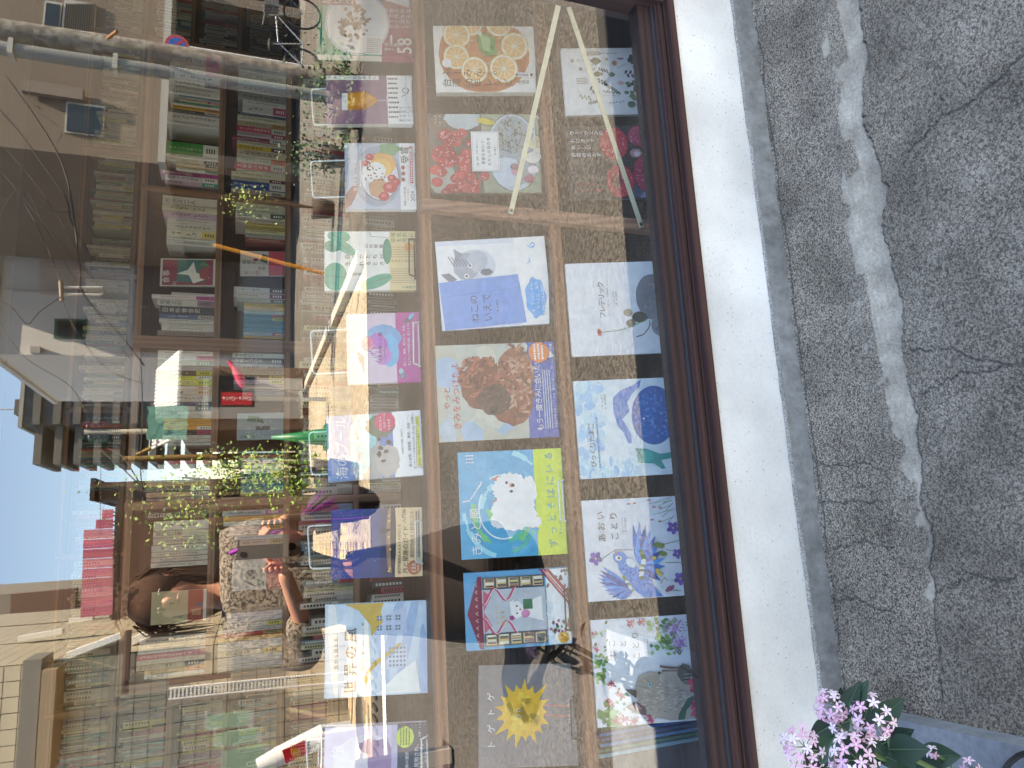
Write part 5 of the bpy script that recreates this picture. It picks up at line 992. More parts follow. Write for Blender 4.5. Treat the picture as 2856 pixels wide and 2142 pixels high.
# lower rows of the middle bookcase, seen dimly between the display books
def fill(x0, x1, y, z0, pal, label, hmax=.205, gap=.03, cap=None, stuff=None, names='book', group=None):
    x = x0+.003; k = 0
    while x < x1-.012:
        t = rnd.uniform(.009, .026)
        if rnd.random() < gap: x += rnd.uniform(.02, .06); continue
        if x+t > x1: break
        col = rnd.choice(pal); band = rnd.choice(pal) if rnd.random() < .35 else None; h = rnd.choice([.150, .188, .188, .19, .21])*rnd.uniform(.96, 1.03); h = min(h, hmax)
        if stuff is None:
            o = spine_book(x, x+t, y+rnd.uniform(0, .012), z0+.0006, h, col, band); k += 1
            tag(o, ('thick ' if t > .021 else 'slim ' if t < .013 else '')+cname(col)+' book, '+ORD[min(k-1, 49)]+' from left, '+label, 'book', group)
        else:
            yy = y+rnd.uniform(0, .012); stuff.box((x+.0004, yy, z0+.0006), (x+t-.0004, yy+.13, z0+h), pm(col, .5, .07, 35))
            if band: stuff.box((x+.0008, yy-.0006, z0+.001), (x+t-.0008, yy-.0001, z0+h*.3), pm(band, .5, .05, 35))
            ink = pm('#26262a', .6, 0) if int(col[1:3], 16) > 110 else pm('#d8d4cc', .6, 0); zz = z0+h-.012
            while zz > z0+h*.42: s = t*.45; stuff.add([(x+t*.3, yy-.0005, zz), (x+t*.7, yy-.0005, zz), (x+t*.7, yy-.0005, zz-s*.8), (x+t*.3, yy-.0005, zz-s*.8)], [(0, 3, 2, 1)], ink); zz -= s*1.2
        x += t
    return k
PALC = ['#a8a8a4', '#b8b4ac', '#c4c0b8', '#8c9490', '#3c7468', '#a03c50', '#b8b890', '#5c7c90', '#3c3c44', '#b4a488', '#80887c', '#c8c4bc', '#c0b8b4']
st_books = MB()
for b_ in '1234': fill(*lim[b_], YB+.01, rows[3], PALC, '', .2, .02, stuff=st_books)
for b_ in '1234': fill(*lim[b_], YB+.01, rows[4], PALC, '', .2, stuff=st_books)
# shelving along the back wall
YW_ = 2.92; bw = empty('wall_shelving', (.8, YW_+.1, 0), 'tall wooden wall shelving filled with books behind the middle bookcase', 'bookcase')
z0w = at(359, 797, YW_).z
wr = [z0w+.262*k for k in (0, -1, -2, -3, -4)]
XA, XB = -3.0, 4.4
for z_ in wr+[z0w+.262]: part('shelf', (XA, YW_, z_-.024), (XB, YW_+.25, z_), SH, bw)
for x in np.arange(XA+.0, XB+.01, .74): part('upright', (x-.014, YW_-.002, 0), (x+.014, YW_+.252, z0w+.262), SV, bw)
part('back_board', (XA, YW_+.253, 0), (XB, YW_+.262, z0w+.262), BKp, bw)
zz_ = z0w
PALT = ['#c4c0b8', '#b8b8b4', '#cfcac4', '#a8b4a4', '#b8c4c4', '#c8c078', '#8c5c70', '#3c4048', '#5c7c68', '#c0b49c', '#d0ccc8', '#c8c4bc']
PALB = ['#3c5c8c', '#b84438', '#2f3c50', '#4c7c98', '#a8a090', '#c0bcb0', '#2c7078', '#8c3c64', '#1f3058', '#b8b4a8']
PALM = ['#3c78a8', '#6cb0c0', '#705888', '#c0c038', '#c8ccc4', '#c0c868', '#4c4468', '#b0b0ac', '#b04868', '#8c8c90', '#c8c0a8', '#6c98a8', '#c8c8c4']
ups = list(np.arange(XA, XB+.01, .74))
cnt = 0
for r_i, z_ in enumerate(wr):
    for xa, xb in zip(ups[:-1], ups[1:]):
        a, b_ = xa+.016, xb-.016; mid = (a+b_)/2
        pal = PALT if z_ >= z0w-.01 and mid > .45 else PALB if z_ >= z0w-.01 and mid > -.1 else PALM if mid < -.5 else PALC
        if abs(z_-z0w) < .01 and .2 < mid < 2.6:
            nm = ORD[int(round((xa-XA)/.74))]
            cnt += fill(a, b_, YW_+.01, z_, pal, 'back wall shelf, '+nm+' bay', .215, .02, group='books on the back wall shelving')
        else:
            fill(a, b_, YW_+.01, z_, pal, '', .225, .03, stuff=st_books)
o = st_books.build('shelved_books'); tag(o, 'rows of small dim books filling the remaining shelves', 'books', kind='stuff')
# ------------------------------------------------------------ the street opposite, seen mirrored in the glass
def fx(px, py, d): return ref(px, py, d).x
def fz(px, py, d): return ref(px, py, d).z
def yy_(d): return -(d+CAMP.y)
# paving blocks of the side street and its far pavement
pal_p = [pm(c_, .85, .10, 12) for c_ in ('#b09a7c', '#8c7c68', '#c8b494', '#75695a', '#a08c70', '#bca888')]
pr_ = random.Random(9); blocks = empty('block_paving', (-2.5, -8, -.03), kind='structure')
def mproj(P):
    v = Vector((P[0], -P[1], P[2]))-CAMP; zc = v.dot(FWD); return (1428-FOC*v.dot(UPV)/zc, 1071-FOC*v.dot(RGT)/zc) if zc > .1 else (-9, -9)
def seen(P, mg=10): a, b_ = mproj(P); return -mg < a < 2856+mg and -mg < b_ < 2142+mg
bmesh_ = []
for c_ in pal_p:
    mb = MB(); mb.box((-.106, -.054, -.03), (.106, .054, .026), c_); o = mb.build('paving_block'); bmesh_.append(o.data); bpy.data.objects.remove(o)
pst = MB(); nb = 0
for j in range(60):
    y = -6.0-j*.115
    x = -4.6+(j % 2)*.11
    while x < -.2:
        zt = -.004+pr_.uniform(-.002, .002); k_ = pr_.randrange(6)
        if nb < 300 and seen((x+.106, y-.054, zt)):
            o = bpy.data.objects.new('paving_block', bmesh_[k_]); C.objects.link(o); o.parent = blocks; o.location = Vector((x+.106, y-.054, zt-.026))-blocks.location; nb += 1
        else: pst.box((x, y-.108, -.06), (x+.212, y, zt), pal_p[k_])
        x += .22
o = rel(blocks, pst.build('far_paving_blocks')); o['kind'] = 'stuff'
pale_pave = grain('#8f816d', '#b4a790', 14, bump=.8, dist=.02, big=.4, name='pale_paving')
flat('pavement', -.2, -16, 2.9, -5.9, -.012, pale_pave)
flat('pavement_far', 2.9, -30, 12, -5.9, -.016, grain('#4c4843', '#716b62', 30, bump=.4, name='dark_pave'))
km = pm('#b4aea2', .85, .12, 10); kb = empty('kerb', (2.87, -6, 0), kind='structure')
for i in range(24): mb = MB(); mb.box((2.80, -6.0-i*.6-.585, -.05), (2.95, -6.0-i*.6, .07), km); rel(kb, mb.build('kerb_stone'))
gr = MB(); gm = pm('#3c3a38', .6, .1)
for i in range(40): gr.box((-4.4+i*.1, -5.92, -.012), (-4.36+i*.1, -5.70, .002), gm)
tag(gr.build('drain_grating'), 'dark steel drain grating along the road edge opposite the shop', 'grating')
mh = MB(); mh.lathe([(0, .004), (.28, .004), (.28, -.02)], tuple(ground(1002, 2012, 0)*1.0), gm, 24)
p_ = at(1002, 2012, CAMP.y+1); r0 = ray(1002, 2012); q_ = CAMP+r0*((0-CAMZ)/r0.z)
mh = MB(); mh.lathe([(0.001, .0), (.27, .0), (.27, -.02)], (q_.x, -q_.y, .004), gm, 24); tag(mh.build('manhole_cover'), 'round dark iron manhole cover in the block paving', 'manhole cover')

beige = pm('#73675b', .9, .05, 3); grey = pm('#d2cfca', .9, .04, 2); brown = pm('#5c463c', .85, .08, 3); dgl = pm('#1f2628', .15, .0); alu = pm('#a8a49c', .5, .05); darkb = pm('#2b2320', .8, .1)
def frontal(t, name, x0, x1, yr, yl, d, dep, m_, py=None, px=None):
    py = py if py is not None else (yr+yl)/2; px = px if px is not None else (x0+x1)/2
    za_, zb_ = fz(x1, py, d), fz(x0, py, d); xa, xb = fx(px, yl, d), fx(px, yr, d); Y = yy_(d)
    return rel(t, boxob(name, (min(xa, xb), Y-dep, max(za_, -.05)), (max(xa, xb), Y, zb_), m_))
def bld(label, d, x): return empty('building', (x, yy_(d), 0), label, 'building')
# near right beige house with louvre and dark ground floor
d = 17.0; b1 = bld('beige house with louvred vent and a dark open ground floor', d, 8)
X0 = fx(150, 422, d); H1 = 11.0
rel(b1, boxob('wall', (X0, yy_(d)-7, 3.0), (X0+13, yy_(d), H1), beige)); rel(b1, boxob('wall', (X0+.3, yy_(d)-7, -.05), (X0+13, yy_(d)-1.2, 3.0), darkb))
for q in (X0+.1, X0+4.5, X0+9): rel(b1, boxob('pillar', (q, yy_(d)-.4, -.05), (q+.3, yy_(d)-.02, 3.0), beige))
lv = frontal(b1, 'louvre_frame', 172, 262, 5, 118, d-.05, .05, alu)
for i in range(14): frontal(b1, 'louvre_slat', 178+i*6, 180.5+i*6, 10, 112, d-.08, .03, darkb)
for (x0, x1, yr, yl) in ((180, 290, 285, 372), (120, 168, 5, 110)):
    wn_ = frontal(b1, 'window', x0, x1, yr, yl, d-.04, .05, alu); wn_2 = frontal(b1, 'window_pane', x0+5, x1-5, yr+6, yl-6, d-.07, .03, dgl)
rel(b1, boxob('balcony_slab', (X0-.4, yy_(d)+.0, 2.9), (X0+5, yy_(d)+.9, 3.05), alu)); rel(b1, boxob('eave', (X0-.5, yy_(d)-7.4, H1), (X0+13.4, yy_(d)+.5, H1+.25), brown))
frontal(b1, 'box_sign', 60, 230, 230, 262, d-.2, .15, pm('#7a6e64', .8)); 
# grey building across the street
d = 25.0; b2 = bld('plain grey building with green framed window closing the view', d, 3)
xa, xb = fx(150, 990, d), fx(150, 425, d); ztop = fz(28, 500, d)
rel(b2, boxob('wall', (xa, yy_(d)-8, -.05), (xb+3, yy_(d), ztop), grey)); rel(b2, boxob('parapet', (xa-.1, yy_(d)-8.1, ztop), (xb+3.1, yy_(d)+.12, ztop+.15), pm('#c4c2bc', .7)))
frontal(b2, 'green_window', 150, 240, 890, 945, d-.05, .06, pm('#4c6c58', .6)); frontal(b2, 'window_pane', 158, 230, 897, 938, d-.09, .04, dgl); frontal(b2, 'vent_hood', 84, 112, 965, 982, d-.2, .2, alu)
for i in range(6): frontal(b2, 'wall_panel', 110, 230, 600+i*38, 635+i*38, d-.04, .04, pm('#c4b4a8', .85, .04))
frontal(b2, 'drain_pipe', 10, 330, 812, 817, d-.15, .08, pm('#b4b2ac', .5))
frontal(b2, 'downstairs_wall', 380, 660, 430, 980, d-.3, .3, pm('#80766e', .85, .1, 1.2))
# tiled roof house with a white sunlit roof
d = 14.0; b3 = bld('low house with a sunlit corrugated white roof and wooden walls', d, 2)
xr_, xl_ = fx(450, 1008, d), fx(450, 1195, d); zr, ze = fz(422, 1080, d), fz(492, 1080, d)
rel(b3, boxob('wall', (xl_, yy_(d)-4, -.05), (xr_, yy_(d)-.3, ze), pm('#6e5848', .85, .1, 2)))
rf = MB(); rm = pm('#d6d4d0', .45, .06, 6); n_ = 22
for i in range(n_):
    x = xl_-.2+(xr_-xl_+.4)*i/n_; w_ = (xr_-xl_+.4)/n_
    rf.tube([(x+w_/2, yy_(d)+.15, ze-.05), (x+w_/2, yy_(d)-1.6, zr+.1)], w_*.46, rm, 6)
rel(b3, rf.build('corrugated_roof')); rel(b3, boxob('shutter', (xl_+.2, yy_(d)-.3, .1), (xl_+1.0, yy_(d)-.25, 1.9), alu)); rel(b3, boxob('window', (xr_-.8, yy_(d)-.3, 1.0), (xr_-.2, yy_(d)-.24, 1.8), dgl))
tp = MB(); q0 = ref(455, 1180, 13.7); pts = []
for i in range(6):
    for j in range(5): pts.append((q0.x-.3+i*.12, yy_(13.7)+.06*math.sin(i*2+j*1.3), q0.z+.25-j*.16+.04*math.sin(i*3)))
tp.add(pts, [(i*5+j, i*5+j+1, (i+1)*5+j+1, (i+1)*5+j) for i in range(5) for j in range(4)], pm('#5c9488', .7, .1, 9), True); tag(tp.build('tarpaulin'), 'crumpled teal tarpaulin hanging below the white roof', 'tarpaulin')
# apartment tower
d = 140.0; b4 = bld('tall grey apartment block with rows of balconies against the sky', d, 8)
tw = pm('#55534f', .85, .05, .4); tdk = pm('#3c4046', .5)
xl_, xr_ = fx(200, 1184, d), fx(200, 985, d); zt = fz(74, 1080, d); Y = yy_(d)
rel(b4, boxob('wall', (xl_, Y-14, -.05), (xr_+5, Y, zt), tw)); rel(b4, boxob('roof_slab', (xl_-.4, Y-14, zt), (xr_+5, Y+.5, zt+.6), pm('#8f8d86', .8)))
pp = [fz(q, 1130, d) for q in (38, 70)]; rel(b4, boxob('stair_tower', (fx(50, 1150, d), Y-8, zt+.6), (fx(50, 1108, d), Y-1, pp[0]), tw))
mb = MB(); qx = fx(50, 1128, d); mb.tube([(qx, Y-4, pp[0]), (qx, Y-4, pp[0]+7)], .12, alu, 6); rel(b4, mb.build('antenna'))
fl = 2.9; k = 0; zf = zt-1.6
while zf > 2:
    rel(b4, boxob('balcony', (xl_, Y+.02, zf-1.1), (xr_+5, Y+1.3, zf), pm('#5c5a56', .85))); rel(b4, boxob('balcony_shade_band', (xl_+.6, Y+.0, zf+.02), (xr_+4.6, Y+.06, zf+1.5), tdk))  # dark band proud of the wall, its colour standing for recess shade
    rel(b4, boxob('side_balcony', (xl_-6.6, Y-16, zf-1.1), (xl_-.02, Y-1, zf), pm('#605e59', .85)))
    if k < 16:
        for i in range(5): rel(b4, boxob('window', (xl_+1.4+i*3.2, Y+.07, zf+.05), (xl_+3.2+i*3.2, Y+.11, zf+1.4), dgl))
    zf -= fl; k += 1
# brown house with pink curtains hung along its rail
d = 13.0; b5 = bld('narrow brown house with flat dark eaves behind the pink cloths', d, -1)
xl_, xr_ = fx(300, 1735, d), fx(300, 1395, d); zt = fz(262, 1560, d); Y = yy_(d)
rel(b5, boxob('wall', (xl_, Y-5, -.05), (xr_, Y-.4, zt-.2), brown)); rel(b5, boxob('wall', (fx(300, 1392, 16), yy_(16)-3, -.05), (fx(300, 1345, 16), yy_(16), fz(275, 1370, 16)), pm('#5c5048', .85)))
rel(b5, boxob('eave', (fx(280, 1398, 16), yy_(16)-3.3, fz(275, 1370, 16)), (fx(280, 1338, 16), yy_(16)+.4, fz(262, 1370, 16)), darkb))
rel(b5, boxob('rail', (xl_, Y-.1, fz(322, 1560, d)-.06), (xr_, Y, fz(322, 1560, d)+.02), darkb))
rel(b5, boxob('doorway_shade_panel', (xl_+.4, Y-.42, 0), (xl_+1.3, Y-.38, 2.0), darkb)); rel(b5, boxob('window', (xl_+1.6, Y-.42, .9), (xr_-.3, Y-.38, 1.8), dgl))  # flat dark slab on the wall, doorway shade put into its colour
pink = [pm(c_, .8, .05, 5) for c_ in ('#b4607a', '#a8566c', '#bc7888')]
for i in range(11):
    y0, y1 = 1422+i*27.2, 1422+(i+1)*27.2-1.6
    xt = 285 if i == 0 else 268 if i == 1 else 236-i*.9
    z1_, z0_ = fz(xt, y0, d-.1), fz(316, y0, d-.1); xa, xb = fx(275, y1, d-.1), fx(275, y0, d-.1)
    mb = MB(); mb.box((xa, yy_(d-.1)-.012, z0_), (xb, yy_(d-.1), z1_), pink[i % 3]); o = mb.build('pink_cloth', loc=((xa+xb)/2, yy_(d-.1), z1_))
    tag(o, 'pink cloth panel hanging on the brown house, '+ORD[i]+' from the low end', 'cloth', 'pink cloth panels on the brown house')
    for q in (.3, .7): mb = MB(); mb.tube([(xa+(xb-xa)*q, yy_(d-.1), z0_), (xa+(xb-xa)*q, yy_(d-.1)+.01, z0_-.07)], .012, darkb, 5); rel(o, mb.build('tie'))
# pale rendered building left of the sky
d = 19.0; b6 = bld('pale rendered building with a brown beam at the top left of the street', d, -3)
rel(b6, boxob('wall', (fx(100, 1760, d)-3, yy_(d)-6, -.05), (fx(100, 1652, d), yy_(d), 14), pm('#8f8678', .85, .05, 2)))
mb = MB(); mb.bar(ref(38, 1690, d-.3), ref(215, 1672, d-.3), .5, .3, pm('#7a5c4c', .7), up=(0, 1, 0)); rel(b6, mb.build('beam'))
# beige tiled apartment entrance with stepped masses and sunlit sloping copings
def tilemat():
    m = bpy.data.materials.new('beige_tile'); m.use_nodes = True; nt = m.node_tree; n = nt.nodes; l = nt.links; b = n['Principled BSDF']
    tc = n.new('ShaderNodeTexCoord'); no = n.new('ShaderNodeTexNoise'); no.inputs['Scale'].default_value = 3; l.new(tc.outputs['Object'], no.inputs[0])
    r = n.new('ShaderNodeValToRGB'); r.color_ramp.elements[0].color = (*lin('#b3a488'), 1); r.color_ramp.elements[1].color = (*lin('#d0c2a6'), 1); l.new(no.outputs[0], r.inputs[0]); l.new(r.outputs[0], b.inputs['Base Color']); b.inputs['Roughness'].default_value = .45; return m
TM = tilemat(); grout = pm('#4c443a', .9, .05)
tb = bld('beige tiled apartment building with stepped walls and white sloping copings', 11, -3)
NT = [0]; mb = MB(); mb.box((-.071, -.001, -.071), (.071, .004, .071), TM); o = mb.build('wall_tile'); tile_me = o.data; bpy.data.objects.remove(o)
def tiled(px_e, d, dep, xtop, tw_, zbot=-.05):
    """frontal tiled mass whose right edge is at picture y=px_e; real tiles stand proud of dark joints"""
    X1 = fx(300, px_e, d); Y = yy_(d); H = 9.5 if xtop is None else fz(xtop, px_e+40, d); X0_ = X1-4.5
    rel(tb, boxob('wall', (X0_, Y-dep, zbot), (X1, Y, H), grout))
    mb = MB(); z_ = zbot
    while z_ < min(H, 6.5):
        x = X1
        while x > max(X0_, X1-2.6):
            if NT[0] < 290 and seen((x-tw_/2, Y, z_+tw_/2), 0):
                o = bpy.data.objects.new('wall_tile', tile_me); C.objects.link(o); o.parent = tb; o.location = Vector((x-tw_/2, Y+.002, z_+tw_/2))-tb.location; NT[0] += 1
            else: mb.add([(x-tw_+.004, Y+.004, z_+.004), (x-.004, Y+.004, z_+.004), (x-.004, Y+.004, z_+tw_-.004), (x-tw_+.004, Y+.004, z_+tw_-.004)], [(0, 1, 2, 3)], TM)
            x -= tw_
        y = Y
        while y > Y-min(dep, 3): mb.add([(X1+.004, y-.004, z_+.004), (X1+.004, y-tw_+.004, z_+.004), (X1+.004, y-tw_+.004, z_+tw_-.004), (X1+.004, y-.004, z_+tw_-.004)], [(0, 1, 2, 3)], TM); y -= tw_
        z_ += tw_
    o = mb.build('wall_tiles'); o['kind'] = 'stuff'; rel(tb, o); return X1, Y, H
tiled(1830, 9.0, 1.9, None, .15); tiled(1772, 11.0, 2.4, None, .15); tiled(1724, 13.5, 2.5, None, .15)
wc = pm('#dcd8d0', .6, .04)
for (x0, y0), (x1, y1), d, w_ in (((192, 1828), (340, 1774), 8.9, .06), ((362, 1795), (456, 1748), 9.6, .08), ((54, 1782), (178, 1760), 10.9, .06), ((196, 1732), (262, 1724), 13.3, .06)):
    mb = MB(); mb.bar(ref(x0, y0, d), ref(x1, y1, d), w_, .14, wc, up=(0, 1, 0)); rel(tb, mb.build('sloping_coping'))
    if d < 10: 
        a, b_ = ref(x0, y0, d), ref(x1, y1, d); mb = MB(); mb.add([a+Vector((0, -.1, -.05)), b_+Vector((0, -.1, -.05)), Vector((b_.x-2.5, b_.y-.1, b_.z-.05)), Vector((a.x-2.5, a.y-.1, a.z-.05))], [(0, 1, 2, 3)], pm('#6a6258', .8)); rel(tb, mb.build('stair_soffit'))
frontal(tb, 'awning_box', 53, 106, 1842, 2160, 8.6, .5, pm('#7c766c', .7, .04)); frontal(tb, 'awning_underside', 108, 150, 1870, 2160, 8.5, .4, pm('#9a8468', .7, .06)); frontal(tb, 'door_frame', 470, 640, 1890, 1902, 8.7, .1, brown); frontal(tb, 'door_frame', 345, 362, 1762, 1935, 8.7, .1, brown)
for i, (x0, x1, yr, yl, dd) in enumerate(((575, 690, 1992, 2030, 8.2), (600, 715, 2040, 2078, 7.7), (620, 735, 2088, 2150, 7.2))):
    g = frontal(tb, 'glazed_screen', x0, x1, yr, yl, dd, .05, pm('#8fa48c', .3, .04)); frontal(tb, 'screen_frame', x1, x1+14, yr-3, yl+3, dd, .09, alu); frontal(tb, 'screen_frame', x0-6, x0, yr-3, yl+3, dd, .09, alu)
# slatted white drain guard, a louvred upright
d = 8.4; a, b_ = ref(470, 1936, d), ref(826, 1906, d); wsl = pm('#d8d4cc', .5); la = empty('slatted_rack', (b_.x, b_.y, 0), 'upright white slatted rack standing before the tiled building', 'rack')
for s_ in (-.05, .05): mb = MB(); mb.tube([a+Vector((s_, 0, 0)), Vector((b_.x+s_, b_.y, 0))], .012, wsl, 6); rel(la, mb.build('rail'))
for i in range(34): p = a.lerp(b_, (i+.5)/34); rel(la, boxob('slat', (p.x-.05, p.y-.008, p.z-.009), (p.x+.05, p.y+.008, p.z+.009), wsl))
# utility poles
conc = grain('#6c665e', '#9c958a', 12, bump=.1, name='pole_concrete', big=1.2)
def pole(px, d, r, ztop, m_, label, name='utility_pole', tilt=0, group='poles along the street'):
    X = fx(px[0], px[1], d); mb = MB(); mb.tube([(X, yy_(d), -.05), (X+tilt, yy_(d), ztop)], [r*1.15, r*.85], m_, 14); o = mb.build(name, loc=(X, yy_(d), 0)); tag(o, label, 'pole', group); return o, X
pl_, PX = pole((600, 182), 8.6, .13, 9.5, conc, 'thick weathered concrete utility pole in front of the beige house')
mb = MB(); X_ = fx(600, 225, 8.45); mb.tube([(X_, yy_(8.45), .0), (X_, yy_(8.45), 9)], .075, pm('#82827e', .7, .05), 12); o = mb.build('cable_conduit', loc=(X_, yy_(8.45), 0)); tag(o, 'smooth light grey conduit pipe strapped beside the thick concrete pole', 'pipe')
for zz in (2.6, 3.6, 4.6): mb = MB(); mb.box((X_-.09, yy_(8.45)-.09, zz), (X_+.09, yy_(8.45)+.09, zz+.05), alu); rel(o, mb.build('strap'))
mb = MB(); zb_ = fz(300, 175, 8.5); mb.tube([(PX-.05, yy_(8.5)+.14, zb_), (PX-.05, yy_(8.5)+.3, zb_-.12)], .02, pm('#8c5c38', .6), 6); rel(pl_, mb.build('step_bolt'))
p2, X2 = pole((400, 1204), 15, .055, fz(235, 1204, 15), pm('#b0a898', .6), 'slim pale pole carrying insulators below the tower')
for zz in range(8): mb = MB(); mb.lathe([(.001, 0), (.09, .02), (.05, .06), (.001, .07)], (X2+(-.1 if zz % 2 else .1), yy_(15), fz(250+zz*7, 1204, 15)), pm('#3c3a44', .3), 8); rel(p2, mb.build('insulator'))
p3, X3 = pole((450, 1279), 17, .07, fz(341, 1273, 17), pm('#8a6c38', .7), 'brown wooden pole with slanted brace beyond the brown house')
mb = MB(); mb.tube([ref(380, 1270, 17), ref(464, 1232, 17)], .045, pm('#9a7c40', .7), 6); rel(p3, mb.build('brace'))
mb = MB(); yl_ = pm('#d08a24', .5, .05); mb.tube([ref(592, 684, 7.6), ref(905, 764, 7.6)], .022, yl_, 8); tag(mb.build('guy_wire_guard'), 'orange yellow tubular guard on a slanting guy wire', 'cable guard')
fr_ = MB(); sm_ = pm('#b8b4ac', .5)
for y in (802, 822): fr_.tube([ref(172, y, 12), ref(285, y, 12)], .02, sm_, 6)
fr_.tube([ref(170, 785, 12), ref(172, 840, 12)], .035, pm('#7a6a58', .6), 6); tag(fr_.build('wall_bracket'), 'pale two-armed steel bracket holding cables before the grey building', 'bracket')
# no parking sign
d = 13.5; sg = empty('no_parking_sign', (fx(900, 200, d), yy_(d), 0), 'round blue and red no parking sign on a white post', 'sign')
c0 = ref(491, 128, d); mb = MB(); mb.tube([(c0.x+.02, c0.y-.03, 0), (c0.x, c0.y-.03, c0.z+.2)], .032, pm('#d0cec8', .4), 10); rel(sg, mb.build('post'))
def disc(name, r, m_, off, t=.006): mb = MB(); mb.tube([c0+Vector((0, off-t, 0)), c0+Vector((0, off, 0))], r, m_, 32, smooth=False); rel(sg, mb.build(name))
disc('sign_plate', .215, pm('#9aa0a8', .5), 0, .01); disc('red_ring', .210, pm('#b02028', .4), .003, .0025); disc('blue_disc', .160, pm('#1c4c9c', .4), .006, .0025)
mb = MB(); mb.bar(c0+Vector((-.115, .0075, .115)), c0+Vector((.115, .0075, -.115)), .04, .002, pm('#b02028', .4), up=(0, 1, 0)); rel(sg, mb.build('red_bar'))
# cables
cm_ = pm('#18161a', .6, 0)
def cable(pts, r, label, d0=9.5, d1=9.5):
    n_ = len(pts); P = [ref(x, y, d0+(d1-d0)*i/max(1, n_-1)) for i, (x, y) in enumerate(pts)]; Q = []
    for i in range(n_-1):
        p0, p1, p2_, p3_ = P[max(i-1, 0)], P[i], P[i+1], P[min(i+2, n_-1)]
        for k in range(6):
            t = k/6; Q.append(.5*((2*p1)+(-p0+p2_)*t+(2*p0-5*p1+4*p2_-p3_)*t*t+(-p0+3*p1-3*p2_+p3_)*t**3))
    Q.append(P[-1]); mb = MB(); mb.tube(Q, r, cm_, 6); tag(mb.build('overhead_cable'), label, 'cable', 'overhead cables above the street')
W = [([(20, 215), (95, 320), (165, 440), (200, 560), (222, 740), (232, 820), (330, 930), (400, 1020)], .016, 'thickest black cable, running from the concrete pole past the grey wall'),
([(0, 305), (60, 375), (120, 460), (185, 555), (200, 620), (245, 700)], .014, 'black cable below the top of the beige house wall'),
([(45, 218), (90, 270), (112, 300), (95, 290)], .006, 'loose looped thin wire end near the concrete pole'),
([(100, 310), (150, 340), (170, 370), (158, 395)], .006, 'thin wire sagging in an arc over the beige wall'),
([(0, 548), (70, 565), (150, 590), (220, 602), (290, 700), (330, 800)], .007, 'thin wire crossing from the top edge to the shelf top'),
([(70, 570), (110, 640), (145, 720), (170, 785)], .010, 'twisted black wire ending at the steel bracket'),
([(0, 840), (35, 860), (75, 903), (110, 870), (170, 828)], .011, 'kinked black cable dipping in a V to the bracket'),
([(0, 600), (60, 520), (130, 640), (240, 830), (360, 1000)], .006, 'fine wire falling diagonally across the grey wall'),
([(0, 470), (80, 570), (190, 700), (330, 860), (390, 960)], .006, 'long fine wire parallel to the thick cable'),
([(0, 395), (120, 540), (240, 740), (300, 860)], .006, 'long fine wire nearest the beige house corner'),
([(175, 840), (215, 930), (300, 1030), (400, 1070)], .008, 'wire leaving the bracket towards the white roof'),
([(260, 860), (300, 900), (345, 860), (410, 855)], .008, 'wire curling over the shelf top to the right'),
([(265, 1240), (330, 1300), (345, 1310), (395, 1360)], .012, 'dark cable descending to the brown house eave'),
([(300, 1250), (342, 1275), (385, 1340), (420, 1390)], .012, 'dark cable from the wooden pole to the brown house'),
([(280, 1250), (281, 1320), (279, 1500)], .005, 'very thin horizontal wire against the blue sky'),
([(0, 900), (40, 960), (90, 1010), (200, 1080), (250, 1180)], .006, 'fine wire in front of the apartment tower'),
([(390, 1000), (396, 1150), (392, 1300), (400, 1400)], .010, 'dark wire running along past the slim pole')]
for i, (p, r, lb) in enumerate(W): cable(p, r*.65, lb, 9.5+i*.05)
# red drinks sign, parasol
d = 11; zc1, zc0 = fz(616, 1113, d), fz(703, 1113, d); xa, xb = fx(660, 1131, d), fx(660, 1096, d)
sg2 = empty('drinks_sign', ((xa+xb)/2, yy_(d), 0), 'red upright drinks sign with white script lettering', 'sign')
rel(sg2, boxob('panel', (xa, yy_(d)-.04, zc0), (xb, yy_(d), zc1), pm('#a81c24', .4))); mb = MB()
s_ = (zc1-zc0)/6.0; z_ = zc0+s_*.2
for i, ch in enumerate('Coca-Cola'):
    g = glyph(ch); 
    # letters run up the panel, read from the street side
    mb.add([((xa+xb)/2+(.30-b_)*s_*1.15, yy_(d)+.004, z_+(a+.3)*s_*1.15) for a, b_ in g[0]], g[1], pm('#e8e4e0', .4)); z_ += s_*.62
rel(sg2, mb.build('lettering')); mb = MB(); mb.box(((xa+xb)/2-.03, yy_(d)-.03, 0), ((xa+xb)/2+.03, yy_(d)-.01, zc0), alu); rel(sg2, mb.build('post'))
mb = MB(); mb.tube([ref(636, 1008, 10.6), ref(655, 1030, 10.6), ref(668, 1056, 10.6), ref(676, 1082, 10.6)], [.02, .05, .07, .03], pm('#b8284c', .6), 8); mb.tube([ref(676, 1082, 10.6), ref(850, 1090, 10.6)], .015, alu, 6); tag(mb.build('closed_parasol'), 'folded crimson parasol leaning beside the red drinks sign', 'parasol')
# green cone
d = 11.0; r0 = ray(905, 1226); q_ = ref(755, 1222, d); cn = empty('traffic_cone', (q_.x, q_.y, 0), 'green plastic traffic cone standing on the pale paving', 'cone')
mb = MB(); gcm = pm('#0f7040', .4, .05); H_ = q_.z; mb.lathe([(.001, H_), (.022, H_), (.13, .03)], (q_.x, q_.y, 0), gcm, 24); rel(cn, mb.build('cone_body')); rel(cn, boxob('base', (q_.x-.18, q_.y-.18, -.012), (q_.x+.18, q_.y+.18, .03), gcm))
